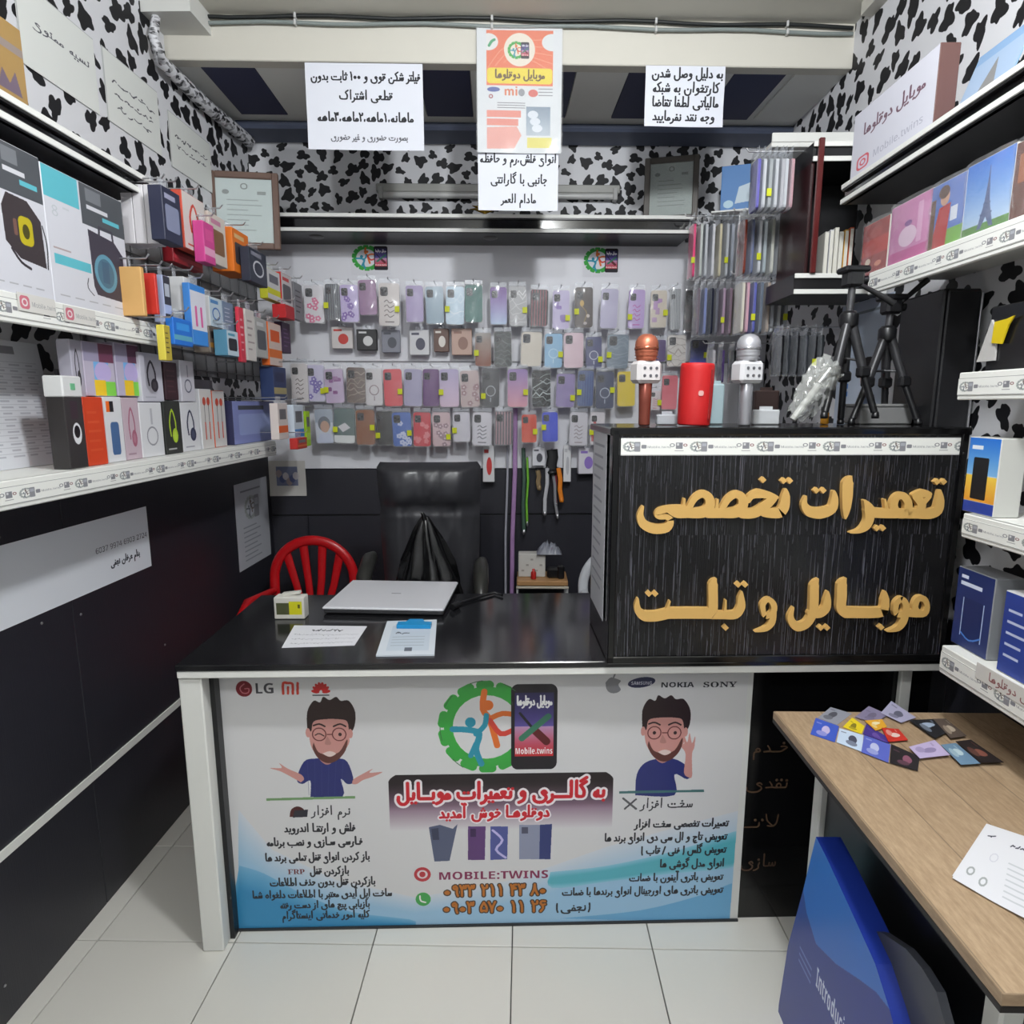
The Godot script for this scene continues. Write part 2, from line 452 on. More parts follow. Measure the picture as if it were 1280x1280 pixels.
# ---------------------------------------------------------------- Persian script drawn with pen strokes
# each shape: [advance, dot x, dot height above, dot height below, stroke, stroke ...]; x runs to the left from the right edge of the letter
var G := {
	"T": [null, [2.0, 0.6, 3.9, -1.8, [0.5, 2.4, 0.6, 0.7, 1.0, 0, 2.0, 0]], [2.0, 1.0, 3.9, -1.8, [0, 0, 2, 0], [1.0, 0, 0.95, 2.3]], null],
	"B": [[7.4, 3.7, 2.4, -1.9, [0.5, 2.3, 0.5, 0.8, 1.4, 0, 3.7, -0.2, 6, 0, 6.9, 0.8, 7.0, 2.2]], null, null, [6.9, 3.4, 2.4, -1.9, [0, 0, 3, -0.15, 5.4, 0, 6.4, 0.8, 6.5, 2.2]]],
	"N": [[5.4, 2.7, 1.8, -4, [0.5, 1.6, 0.7, -0.8, 1.6, -2.2, 3, -2.5, 4.4, -1.8, 4.9, -0.2, 4.8, 1.0]], null, null, [5.4, 2.9, 1.8, -4, [0, 0, 0.8, 0, 1.0, -1, 1.8, -2.3, 3.2, -2.5, 4.5, -1.8, 4.9, -0.2, 4.8, 1.0]]],
	"Y": [[6.0, 3, 3, -4, [0.6, 1.9, 1.3, 2.7, 2.2, 2.1, 1.6, 1.2, 0.7, 0.3, 0.8, -1, 2, -2.2, 4, -2.3, 5.4, -1.4, 5.6, 0.3]], null, null, [5.8, 3, 3, -4, [0, 0, 1, 0.2, 1.7, -0.3, 0.9, -0.9, 0.7, -1.6, 1.6, -2.4, 3.6, -2.5, 5, -1.6, 5.3, 0]]],
	"J": [[4.2, 2.2, 4.6, -0.9, [3.6, 2.7, 2.0, 2.9, 0.6, 2.3, 2.2, 1.5, 3.3, 0.2, 3.3, -1.8, 2.2, -3, 0.4, -2.7]], [3.4, 1.6, 4.6, -1.7, [2.4, 2.7, 1.3, 2.9, 0.4, 2.2, 1.6, 0.9, 2.2, 0.2, 3.4, 0]], [3.6, 1.8, 4.6, -1.7, [0, 0, 1.6, 0.1, 3.6, 0], [2.8, 2.6, 1.6, 2.9, 0.7, 2.3, 1.9, 0.9, 2.4, 0.1]], [4.2, 2.2, 4.6, -0.9, [0, 0, 0.9, 0.3, 1.8, 1.2], [3.4, 2.6, 2, 2.9, 0.8, 2.4, 2.2, 1.4, 3.3, 0.2, 3.3, -1.8, 2.2, -3, 0.4, -2.7]]],
	"D": [[3.1, 1.3, 4.8, 0, [1.5, 3.2, 0.8, 1.6, 0.6, 0.5, 1.2, 0, 2.8, 0.1]], null, null, [3.3, 1.5, 4.8, 0, [0, 0, 1, 0.2, 2.9, 0], [1.7, 3.2, 1.0, 1.5, 1, 0.2]]],
	"R": [[2.5, 1.0, 3.8, 0, [0.6, 2.0, 1.0, 0.4, 0.9, -0.9, 2, -2.1, 3.0, -2.4]], null, null, [2.5, 1.1, 3.6, 0, [0, 0, 0.8, 0.1, 1.1, 0.9], [1.1, 0.9, 1.0, -0.6, 1.8, -1.9, 2.9, -2.4]]],
	"S": [[8.4, 2.0, 4.0, 0, [0.5, 2.2, 0.6, 0.6, 1.1, 0, 1.6, 0.5, 1.8, 2, 1.9, 0.6, 2.4, 0, 3.0, 0.5, 3.2, 2, 3.4, 0, 3.6, -1.4, 4.6, -2.5, 6, -2.6, 7.3, -1.7, 7.7, -0.2, 7.6, 1]], [4.6, 1.9, 4.0, 0, [0.5, 2.2, 0.6, 0.6, 1.1, 0, 1.6, 0.5, 1.8, 2, 1.9, 0.6, 2.4, 0, 3.0, 0.5, 3.2, 2, 3.3, 0.5, 3.7, 0, 4.6, 0]], [4.4, 1.9, 4.0, 0, [0, 0, 0.5, 0.3, 0.6, 2, 0.8, 0.4, 1.3, 0, 1.8, 0.4, 1.9, 2, 2.1, 0.4, 2.6, 0, 3.1, 0.4, 3.2, 2, 3.4, 0.3, 4.4, 0]], [8.4, 1.9, 4.0, 0, [0, 0, 0.5, 0.3, 0.6, 2, 0.8, 0.4, 1.3, 0, 1.8, 0.4, 1.9, 2, 2.1, 0.4, 2.6, 0, 3.1, 0.5, 3.2, 2, 3.4, 0, 3.6, -1.4, 4.6, -2.5, 6, -2.6, 7.3, -1.7, 7.7, -0.2, 7.6, 1]]],
	"C": [[9.0, 1.8, 4.0, 0, [3.4, 0.1, 2.2, 1.8, 1.1, 2.4, 0.4, 1.7, 0.6, 0.5, 1.6, 0, 3.2, 0, 3.7, 0.4, 3.8, 1.7, 4, 0, 4.2, -1.4, 5.2, -2.5, 6.6, -2.6, 7.9, -1.7, 8.3, -0.2, 8.2, 1]], [5, 1.8, 4.0, 0, [3.4, 0.1, 2.2, 1.8, 1.1, 2.4, 0.4, 1.7, 0.6, 0.5, 1.6, 0, 3.2, 0, 3.6, 0.4, 3.8, 1.7, 4, 0.4, 4.5, 0, 5, 0]], [5, 1.8, 4.0, 0, [0, 0, 1.6, 0], [3.4, 0.1, 2.2, 1.8, 1.1, 2.4, 0.4, 1.7, 0.6, 0.5, 1.6, 0, 3.2, 0, 3.6, 0.4, 3.8, 1.7, 4, 0.4, 4.5, 0, 5, 0]], [9.0, 1.8, 4.0, 0, [0, 0, 1.6, 0], [3.4, 0.1, 2.2, 1.8, 1.1, 2.4, 0.4, 1.7, 0.6, 0.5, 1.6, 0, 3.2, 0, 3.7, 0.4, 3.8, 1.7, 4, 0, 4.2, -1.4, 5.2, -2.5, 6.6, -2.6, 7.9, -1.7, 8.3, -0.2, 8.2, 1]]],
	"Z": [[5, 1.2, 4.2, 0, [3.6, 0.1, 2.4, 1.8, 1.3, 2.3, 0.5, 1.6, 0.7, 0.4, 1.8, 0, 5, 0], [2.9, 7, 2.9, 0.3]], [5, 1.2, 4.2, 0, [3.6, 0.1, 2.4, 1.8, 1.3, 2.3, 0.5, 1.6, 0.7, 0.4, 1.8, 0, 5, 0], [2.9, 7, 2.9, 0.3]], [5, 1.2, 4.2, 0, [0, 0, 1.8, 0], [3.6, 0.1, 2.4, 1.8, 1.3, 2.3, 0.5, 1.6, 0.7, 0.4, 1.8, 0, 5, 0], [2.9, 7, 2.9, 0.3]], [5, 1.2, 4.2, 0, [0, 0, 1.8, 0], [3.6, 0.1, 2.4, 1.8, 1.3, 2.3, 0.5, 1.6, 0.7, 0.4, 1.8, 0, 4.6, 0], [2.9, 7, 2.9, 0.3]]],
	"A": [[4.3, 1.8, 4.8, 0, [0.9, 2.4, 1.8, 3, 2.6, 2.3, 2.2, 1.4, 1.2, 0.7, 0.5, -0.5, 0.6, -2, 1.8, -3.1, 3.4, -3, 4, -2.5]], [3.4, 1.6, 4.8, 0, [0.7, 2.5, 1.6, 3.1, 2.4, 2.5, 2.2, 1.4, 1.1, 0.8, 0.3, 0.3, 1.0, 0, 3.4, 0]], [3.0, 1.5, 4.4, 0, [0, 0, 0.8, 0.2, 1.6, 1.2, 2.2, 2.3, 1.4, 2.6, 0.7, 2.3, 1.4, 1.1, 2.1, 0.2, 3, 0]], [4.2, 1.5, 4.4, 0, [0, 0, 0.8, 0.3, 1.7, 1.3, 2.2, 2.3, 1.4, 2.5, 0.8, 2.2, 1.6, 1.2, 1, 0.2, 0.6, -1.2, 1.2, -2.8, 2.8, -3.2, 4, -2.7]]],
	"F": [[7.4, 1.1, 4.6, 0, [1.9, 2.0, 1.5, 2.9, 0.7, 2.8, 0.4, 2.0, 1.0, 1.4, 1.8, 1.6], [1.9, 2, 1.5, 0.5, 2.4, 0, 5.5, -0.1, 6.8, 0.7, 7, 2]], [2.8, 1.1, 4.6, 0, [1.9, 2.0, 1.5, 2.9, 0.7, 2.8, 0.4, 2.0, 1.0, 1.4, 1.8, 1.6], [1.9, 2.0, 1.8, 0.5, 2.2, 0, 2.8, 0]], [2.6, 1.2, 4.2, 0, [0, 0, 2.6, 0], [0.6, 0.1, 0.5, 1.5, 1.2, 2.3, 1.9, 1.5, 1.9, 0.1]], [7.2, 1.2, 4.2, 0, [0, 0, 0.6, 0.2, 0.5, 1.4, 1.2, 2.2, 1.9, 1.4, 1.7, 0.3, 2.6, -0.1, 5.5, 0, 6.7, 0.8, 6.8, 2]]],
	"Q": [[5.6, 1.1, 4.6, 0, [1.9, 2.0, 1.5, 2.9, 0.7, 2.8, 0.4, 2.0, 1.0, 1.4, 1.8, 1.6], [1.9, 2, 1.8, 0.2, 1.9, -1.2, 3, -2.3, 4.4, -2, 5.1, -0.6, 5.0, 0.7]], null, null, [5.6, 1.3, 4.2, 0, [0, 0, 0.6, 0.2, 0.5, 1.4, 1.2, 2.2, 1.9, 1.4, 1.6, -0.6, 2.2, -2, 3.6, -2.4, 4.8, -1.7, 5.2, 0, 5.1, 0.9]]],
	"K": [[7.2, 1.4, 8, 0, [0.4, 6.8, 2.4, 5.2, 1.2, 3.2, 1.4, 0.8, 2.2, 0, 5.6, 0, 6.8, 0.8, 6.9, 2.2]], [3.2, 1.5, 8, 0, [0.3, 6.6, 2.6, 5.0], [2.6, 5.0, 1.2, 2.6, 1.3, 0.6, 2.0, 0, 3.2, 0]], [3.2, 1.5, 8, 0, [0, 0, 2.2, 0], [0.3, 6.6, 2.6, 5.0], [2.6, 5.0, 1.2, 2.6, 1.3, 0.6, 2.0, 0, 3.2, 0]], [7.2, 1.4, 8, 0, [0, 0, 2.2, 0], [0.4, 6.8, 2.4, 5.2, 1.2, 3.2, 1.4, 0.8, 2.2, 0, 5.6, 0, 6.8, 0.8, 6.9, 2.2]]],
	"L": [[5.2, 1, 8, 0, [0.7, 7, 0.7, 0, 1.0, -1.4, 2.2, -2.4, 3.8, -2.2, 4.7, -0.8, 4.6, 0.8]], [2.0, 1, 8, 0, [0.8, 7, 0.8, 0.7, 1.2, 0, 2, 0]], [2.0, 1, 8, 0, [0, 0, 2, 0], [1, 0, 1, 7]], [5.2, 1, 8, 0, [0, 0, 0.9, 0], [0.9, 7, 0.9, -0.2, 1.3, -1.5, 2.4, -2.4, 3.9, -2.2, 4.8, -0.8, 4.7, 0.8]]],
	"X": [[3.9, 1, 8, 0, [0.6, 6.8, 0.9, 2.2, 1.7, 0.4, 2.9, 0.6], [3.4, 7, 3, 3.4, 1.6, 0.3]], null, null, [3.9, 1, 8, 0, [0, 0, 1.6, 0.2], [0.9, 6.8, 1.1, 2.2, 1.9, 0.4, 2.9, 0.6], [3.5, 7, 3.1, 3.4, 1.6, 0.3]]],
	"M": [[3.2, 1, 4, 0, [1.9, 0.9, 1.4, 1.8, 0.6, 1.4, 0.5, 0.5, 1.2, 0.1, 1.9, 0.9], [1.4, 0.1, 2.3, -0.3, 2.5, -1.4, 2.5, -4]], [2.6, 1, 4, 0, [1.7, 0.1, 1.9, 1.1, 1.2, 1.8, 0.5, 1.3, 0.4, 0.3, 1.2, 0, 2.6, 0]], [2.6, 1, 4, 0, [0, 0, 2.6, 0], [0.5, 0.1, 0.7, 1.2, 1.3, 1.5, 1.9, 0.9, 1.9, 0]], [2.9, 1, 4, 0, [0, 0, 0.6, 0.2, 0.8, 1.2, 1.5, 1.3, 1.9, 0.5, 1.2, 0.0], [1.9, 0.5, 2.1, -0.6, 2.1, -4]]],
	"W": [[3.1, 1, 4, 0, [1.8, 0.9, 2.0, 1.8, 1.3, 2.5, 0.6, 1.8, 0.8, 0.9, 1.8, 0.9], [0.6, 1.8, 0.7, 0, 1.3, -1.4, 3, -2.3]], null, null, [3.2, 1, 4, 0, [0, 0, 0.9, 0.3], [1.9, 0.9, 2.1, 1.8, 1.4, 2.5, 0.7, 1.8, 0.9, 0.9, 1.9, 0.9], [0.7, 1.8, 0.8, 0, 1.4, -1.4, 3.1, -2.3]]],
	"H": [[3.0, 1, 4, 0, [1.2, 2.9, 0.4, 1.6, 0.6, 0.4, 1.6, 0, 2.5, 0.7, 2.3, 1.9, 1.2, 2.9]], [4.0, 1, 4, 0, [1.4, 3.2, 0.5, 1.6, 0.7, 0.3, 1.8, 0, 4, 0], [1.4, 3.2, 2.7, 2.2, 3, 0.9, 2.2, 0], [1.8, 0, 1.2, 0.9, 1.7, 1.6, 2.4, 1.3]], [3.0, 1, 4, 0, [0, 0, 3, 0], [0.6, 0, 0.8, 1.7, 1.5, 2.3, 2.2, 1.5, 2.2, 0], [0.9, 0, 1.0, -1.2, 1.6, -1.6, 2.2, -1, 2.2, 0]], [2.7, 1, 4, 0, [0, 0, 0.9, 0.1], [0.9, 0.1, 0.9, 2.5], [0.9, 2.2, 2, 1.6, 2.2, 0.5, 1.5, 0, 0.9, 0.1]]],
	"I": [[1.8, 0.9, 8, 0, [0.8, 7, 0.9, 0]], null, null, [1.9, 0.9, 8, 0, [0, 0, 0.7, 0.1, 1.0, 1.0, 1.0, 7]]],
	"-": [[1.8, 1, 4, 0, [0, 0, 1.8, 0]], [1.8, 1, 4, 0, [0, 0, 1.8, 0]], [1.8, 1, 4, 0, [0, 0, 1.8, 0]], [1.8, 1, 4, 0, [0, 0, 1.8, 0]]],
}
var DIGIT := {
	"۰": [[1.6, 2.8, 0.9, 2.2, 1.2, 1.4, 2.0, 1.4, 2.3, 2.2, 1.6, 2.8]], "۱": [[2.0, 6.2, 1.4, 4, 1.3, 0]], "۲": [[2.6, 6.2, 2.0, 4, 1.9, 0], [2.4, 5.2, 1.7, 4.5, 0.6, 4.8, 0.5, 6.2]],
	"۳": [[2.8, 6.2, 2.2, 4, 2.1, 0], [2.6, 5.4, 2.0, 4.6, 1.5, 4.8, 1.4, 6, 1.3, 4.8, 0.6, 4.7, 0.4, 6.2]], "۴": [[2.7, 6.2, 2.2, 4, 2.1, 0], [0.5, 6.2, 1.5, 6.0, 1.7, 5.0, 0.6, 4.0, 2.2, 3.8]],
	"۵": [[1.6, 6, 0.5, 3, 0.6, 0.6, 1.6, 1.1, 2.6, 0.6, 2.7, 3, 1.6, 6]], "۶": [[0.6, 6.0, 2.0, 6.1, 2.4, 4.8, 1.6, 4.0, 0.6, 4.2], [1.8, 4, 1.4, 2, 2.4, 0]], "۷": [[2.9, 6.2, 1.9, 3, 1.6, 0], [1.6, 0, 1.3, 3, 0.3, 6.2]],
	"۸": [[1.6, 6.2, 1.9, 3, 2.9, 0], [1.6, 6.2, 1.3, 3, 0.3, 0]], "۹": [[0.8, 4.8, 1.4, 6.0, 2.2, 5.4, 2.0, 4.2, 0.9, 4.4], [0.8, 5, 0.9, 2, 0.5, 0]],
}
const LETTER := {"ا": "I", "آ": "I", "ب": "B", "پ": "B", "ت": "B", "ث": "B", "ن": "N", "ی": "Y", "ج": "J", "چ": "J", "ح": "J", "خ": "J", "د": "D", "ذ": "D", "ر": "R", "ز": "R", "ژ": "R", "س": "S", "ش": "S", "ص": "C", "ض": "C", "ط": "Z", "ظ": "Z", "ع": "A", "غ": "A", "ف": "F", "ق": "Q", "ک": "K", "گ": "K", "ل": "L", "م": "M", "و": "W", "ه": "H", "ـ": "-", "ﻻ": "X"}
const DOTS := {"ب": -1, "پ": -3, "ت": 2, "ث": 3, "ن": 1, "ج": -1, "چ": -3, "خ": 1, "ذ": 1, "ز": 1, "ژ": 3, "ش": 3, "ض": 1, "ظ": 1, "غ": 1, "ف": 1, "ق": 2}
const LONERS := "اآدذرزژوﻻ"

func fa(text: String) -> Dictionary:                          # {w, strokes: [PackedVector2Array in font units, x to the left], dots: [Vector2]}
	text = text.replace("لا", "ﻻ").replace("ي", "ی")
	var t := ""                                                # runs of digits read left to right
	var run := ""
	for ch in text:
		if DIGIT.has(ch): run = ch + run
		else:
			t += run + ch; run = ""
	t += run
	var x := 0.0
	var strokes := []
	var dots := []
	for i in t.length():
		var ch := t[i]
		if DIGIT.has(ch):
			for s in DIGIT[ch]:
				var q := curve(s)
				for k in q.size(): q[k].x += x
				strokes.append(q)
			x += 3.3
			continue
		if not LETTER.has(ch):
			if ch == "(" or ch == ")":
				var o: float = 1.0 if ch == "(" else -1.0
				var q := curve([1.0 - o * 0.4, 6.4, 1.0 + o * -0.5 + 0.0, 5.0, 1.0 - o * -0.1 + o * -0.6, 2.6, 1.0 - o * 0.5, 1.0, 1.0 - o * 0.0, -1.4])
				for k in q.size(): q[k].x += x
				strokes.append(q); x += 2.4
			elif ch == "،": strokes.append(PackedVector2Array([Vector2(x + 0.8, 1.0), Vector2(x + 1.0, 0.0)])); x += 1.8
			elif ch == "/": strokes.append(PackedVector2Array([Vector2(x + 0.2, 6), Vector2(x + 2.4, -1)])); x += 2.8
			elif ch == "%": dots.append(Vector2(x + 0.5, 1.0)); dots.append(Vector2(x + 2.4, 5.0)); strokes.append(PackedVector2Array([Vector2(x + 0.4, 5.6), Vector2(x + 2.6, 0.4)])); x += 3.4
			else: x += 2.2
			continue
		var before: bool = i > 0 and LETTER.has(t[i - 1]) and not LONERS.contains(t[i - 1])
		var after: bool = i + 1 < t.length() and LETTER.has(t[i + 1]) and not LONERS.contains(ch)
		var form := (2 if after else 3) if before else (1 if after else 0)
		var key: String = LETTER[ch]
		if form in [1, 2]:
			if key in ["B", "N", "Y"]: key = "T"
			if key == "Q": key = "F"
		var g: Array = G[key][form]
		for s in g.slice(4):
			var q := curve(s)
			for k in q.size(): q[k].x += x
			strokes.append(q)
		if ch == "گ":
			var q := PackedVector2Array([Vector2(x + 0.2, 8.5), Vector2(x + 2.5, 6.9)])
			strokes.append(q)
		if ch == "آ": strokes.append(curve([x + 0.0, 8.2, x + 0.6, 8.8, x + 1.3, 8.2, x + 2.0, 8.8]))
		var n: int = DOTS.get(ch, 0)
		if ch == "ی" and form in [1, 2]: n = -2
		if n != 0:
			var dx: float = x + g[1]
			var dy: float = g[2] if n > 0 else g[3]
			match absi(n):
				1: dots.append(Vector2(dx, dy))
				2: dots.append_array([Vector2(dx - 0.8, dy), Vector2(dx + 0.8, dy)])
				3: dots.append_array([Vector2(dx - 0.8, dy), Vector2(dx + 0.8, dy), Vector2(dx, dy + (1.4 if n > 0 else -1.3))])
		x += g[0] + (0.5 if not after else 0.0)
	return {"w": x, "strokes": strokes, "dots": dots}

# writes a line of Persian; xr: right end (or the middle with centred), y: baseline, fit: the width it should take (0: natural)
func write_fa(cv: Canvas, text: String, xr: float, y: float, s: float, c: Color, pen := 1.15, centred := false, fit := 0.0) -> float:
	var l := fa(text)
	var sx := s
	if fit > 0.0: sx = fit / l.w
	var x0: float = xr + (l.w * sx * 0.5 if centred else 0.0)
	for st in l.strokes:
		var q := PackedVector2Array()
		for p in st: q.append(Vector2(x0 - p.x * sx, y - p.y * s))
		cv.path(q, maxf(1.0, pen * s), c)
	for d in l.dots: cv.ell(x0 - d.x * sx, y - d.y * s, maxf(0.8, 0.72 * s), maxf(0.8, 0.72 * s), c)
	return l.w * sx

func scribble(cv: Canvas, x0: float, x1: float, y: float, s: float, c: Color, pen := 1.0) -> void:   # writing too small to read
	var x := x1
	while x > x0:
		var w := minf(dice.randf_range(3.0, 9.0) * s, x - x0 + 2.0)
		var f := [x, y - dice.randf_range(0.0, 3.0) * s]
		for k in 3: f.append_array([x - w * (k + 1) / 3.0, y - dice.randf_range(-1.2, 2.4) * s])
		cv.path(curve(f), maxf(1.0, pen * s), c)
		if dice.randf() < 0.6: cv.ell(x - w * 0.5, y + dice.randf_range(-4.0, 2.5) * s, 0.8 * s, 0.8 * s, c)
		x -= w + 1.6 * s

var font_cache := {}
func latin(text: String, bold: bool, serif: bool) -> Array:    # [triangles in em units, width]
	var key := text + str(bold) + str(serif)
	if not font_cache.has(key):
		var f := SystemFont.new()
		f.font_names = PackedStringArray(["Droid Serif" if serif else "Droid Sans"])
		f.font_weight = 700 if bold else 400
		var t := TextMesh.new()
		t.text = text; t.font = f; t.font_size = 64; t.pixel_size = 1.0 / 64.0; t.depth = 0.0; t.curve_step = 2.0
		var v := PackedVector2Array()
		var lo := 1e9
		var hi := -1e9
		for k in t.get_surface_count():
			var a := t.surface_get_arrays(k)
			var vs: PackedVector3Array = a[Mesh.ARRAY_VERTEX]
			var ix = a[Mesh.ARRAY_INDEX]
			var count: int = ix.size() if ix != null else vs.size()
			for j in count:
				var p: Vector3 = vs[ix[j]] if ix != null else vs[j]
				v.append(Vector2(p.x, p.y)); lo = minf(lo, p.x); hi = maxf(hi, p.x)
		var lowest := 1e9
		for p in v: lowest = minf(lowest, p.y)
		for j in v.size(): v[j] -= Vector2(lo, lowest)
		font_cache[key] = [v, maxf(hi - lo, 0.01)]
	return font_cache[key]

func write_en(cv: Canvas, text: String, x: float, y: float, size: float, c: Color, bold := true, serif := false, centred := false, fit := 0.0) -> void:
	var l := latin(text, bold, serif)
	var sx: float = size if fit <= 0.0 else fit / l[1]
	var x0: float = x - (l[1] * sx * 0.5 if centred else 0.0)
	var q := PackedVector2Array()
	for p in l[0]: q.append(Vector2(x0 + p.x * sx, y - p.y * size))
	cv.tris(q, c)

# ---------------------------------------------------------------- textures
var banner: Canvas
var papers: Canvas
var goods: Canvas
var strip: Canvas
var m_banner: StandardMaterial3D
var m_paper: StandardMaterial3D
var m_goods: StandardMaterial3D
var m_goods_gloss: StandardMaterial3D
var m_strip: StandardMaterial3D
var m_cow: StandardMaterial3D
var m_black_wood: StandardMaterial3D
var m_sign: StandardMaterial3D
var m_wood: StandardMaterial3D
var m_black := mat(Color(0.075, 0.075, 0.085), 0.35)
var m_black_gloss := mat(Color(0.05, 0.05, 0.055), 0.12)
var m_white := mat(Color(0.88, 0.88, 0.86), 0.5)
var m_steel := mat(Color(0.75, 0.75, 0.76), 0.3, 0.9)
var m_bag := clear_sheet(0.09)
var m_film := clear_sheet(0.16, Color(0.95, 0.97, 1.0))
var dice := RandomNumberGenerator.new()

func make_textures() -> void:
	dice.seed = 7
	banner = Canvas.new(1920, 1000, Color(0.835, 0.83, 0.835))
	papers = Canvas.new(2048, 2048, Color(0.9, 0.9, 0.91))
	goods = Canvas.new(2048, 2048, Color(0.85, 0.85, 0.86))
	strip = Canvas.new(1024, 96, Color(0.90, 0.90, 0.88))
	m_banner = textured(0.3)
	m_paper = textured(0.7)
	m_goods = textured(0.5)
	m_goods_gloss = textured(0.2)
	m_strip = textured(0.5)
	draw_strip()
	m_cow = textured(0.6)
	m_cow.albedo_texture = ImageTexture.create_from_image(cow_print())
	# black laminate with a fine upright grain; its gleam on the sign is painted in
	var streak := Image.create(512, 512, false, Image.FORMAT_RGB8)
	var tone := Image.create(512, 512, false, Image.FORMAT_RGB8)
	var noise := FastNoiseLite.new()
	noise.seed = 3
	noise.frequency = 1.0
	for x in 512:
		var col := dice.randf()
		for y in 512:
			var g := clampf(0.5 + 0.55 * noise.get_noise_2d(x * 0.31, y * 0.004) + (col - 0.5) * 0.5 * (0.5 + noise.get_noise_2d(x * 3.0, y * 0.006)), 0, 1)
			streak.set_pixel(x, y, Color(g, g, g))
			var d := 0.07 + (0.34 if g > 0.7 else 0.05) * g * g  # pale streaks: gleam on the relief put into the sign's colour
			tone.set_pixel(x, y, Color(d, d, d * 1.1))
	var streak_t := ImageTexture.create_from_image(streak)
	m_black_wood = textured(0.4)
	m_black_wood.albedo_color = Color(0.15, 0.15, 0.18)
	m_black_wood.heightmap_enabled = true
	m_black_wood.heightmap_texture = streak_t
	m_black_wood.heightmap_scale = 0.02
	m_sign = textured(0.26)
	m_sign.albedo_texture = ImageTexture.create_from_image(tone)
	m_sign.heightmap_enabled = true
	m_sign.heightmap_texture = streak_t
	m_sign.heightmap_scale = 0.05
	# light oak laminate with board lines
	var wood := Image.create(1024, 512, false, Image.FORMAT_RGB8)
	noise.seed = 11
	for y in 512:
		var board := y / 86
		for x in 1024:
			var f := noise.get_noise_2d(x * 0.010 + board * 37.0, y * 0.13) * 0.5 + noise.get_noise_2d(x * 0.035 + board * 11.0, y * 0.55) * 0.35
			var c := Color(0.72, 0.625, 0.51).lerp(Color(0.57, 0.475, 0.375), clampf(0.42 + f * 0.9 + (board % 3) * 0.09, 0, 1))
			if y % 86 < 2: c = c.darkened(0.22)
			wood.set_pixel(x, y, c)
	m_wood = textured(0.45)
	m_wood.albedo_texture = ImageTexture.create_from_image(wood)

func finish_textures() -> void:
	m_banner.albedo_texture = ImageTexture.create_from_image(banner.img)
	m_paper.albedo_texture = ImageTexture.create_from_image(papers.img)
	var g := ImageTexture.create_from_image(goods.img)
	m_goods.albedo_texture = g
	m_goods_gloss.albedo_texture = g
	m_strip.albedo_texture = ImageTexture.create_from_image(strip.img)
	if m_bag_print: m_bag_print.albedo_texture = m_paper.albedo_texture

func cow_print() -> Image:
	var cv := Canvas.new(1024, 1024, Color(0.85, 0.85, 0.86))
	var spots := []
	var tries := 0
	while spots.size() < 185 and tries < 9000:
		tries += 1
		var p := Vector2(dice.randf() * 1024, dice.randf() * 1024)
		var ok := true
		for q in spots:
			var d: Vector2 = (p - q).abs()
			d = Vector2(minf(d.x, 1024 - d.x), minf(d.y, 1024 - d.y))
			if d.length() < 72.0: ok = false; break
		if ok: spots.append(p)
	for p in spots:
		var r := dice.randf_range(22, 35)
		var el := dice.randf_range(0.78, 1.3)
		var tilt := dice.randf() * PI
		var ph := [dice.randf() * TAU, dice.randf() * TAU, dice.randf() * TAU]
		var pts := PackedVector2Array()
		for k in 40:
			var a := TAU * k / 40.0
			var rr := r * (1.0 + 0.20 * sin(3 * a + ph[0]) + 0.13 * sin(5 * a + ph[1]) + 0.05 * sin(8 * a + ph[2]))
			pts.append(Vector2(cos(a) * rr * el, sin(a) * rr / el * 1.1).rotated(tilt))
		for ox in [-1024, 0, 1024]:
			for oy in [-1024, 0, 1024]:
				var c: Vector2 = p + Vector2(ox, oy)
				if c.x > -80 and c.x < 1104 and c.y > -80 and c.y < 1104:
					var q := pts.duplicate()
					for k in q.size(): q[k] += c
					cv.poly(q, Color(0.06, 0.06, 0.08))
	return cv.img

func draw_strip() -> void:                                      # the paper strip along the shelf edges: small marks again and again
	var ink := Color(0.5, 0.5, 0.52)
	strip.rect(0, 0, 1024, 3, Color(0.55, 0.55, 0.55))
	strip.rect(0, 92, 1024, 3, Color(0.55, 0.55, 0.55))
	for k in 4:
		var x := k * 256.0
		shop_mark(strip, x + 36, 48, 26, true)
		strip.rrect(x + 78, 38, 20, 20, 5, ink)
		write_en(strip, "Mobile.twins", x + 102, 56, 16, Color(0.5, 0.5, 0.52), false)
		strip.ring(x + 196, 40, 8, 4, ink)
		strip.rect(x + 210, 26, 26, 34, Color(0.5, 0.5, 0.52))
		strip.rect(x + 214, 30, 8, 12, Color(0.8, 0.8, 0.8))
		strip.ring(x + 246, 40, 6, 4, Color(0.55, 0.4, 0.4))
		strip.rect(x + 206, 68, 34, 4, Color(0.6, 0.6, 0.6))

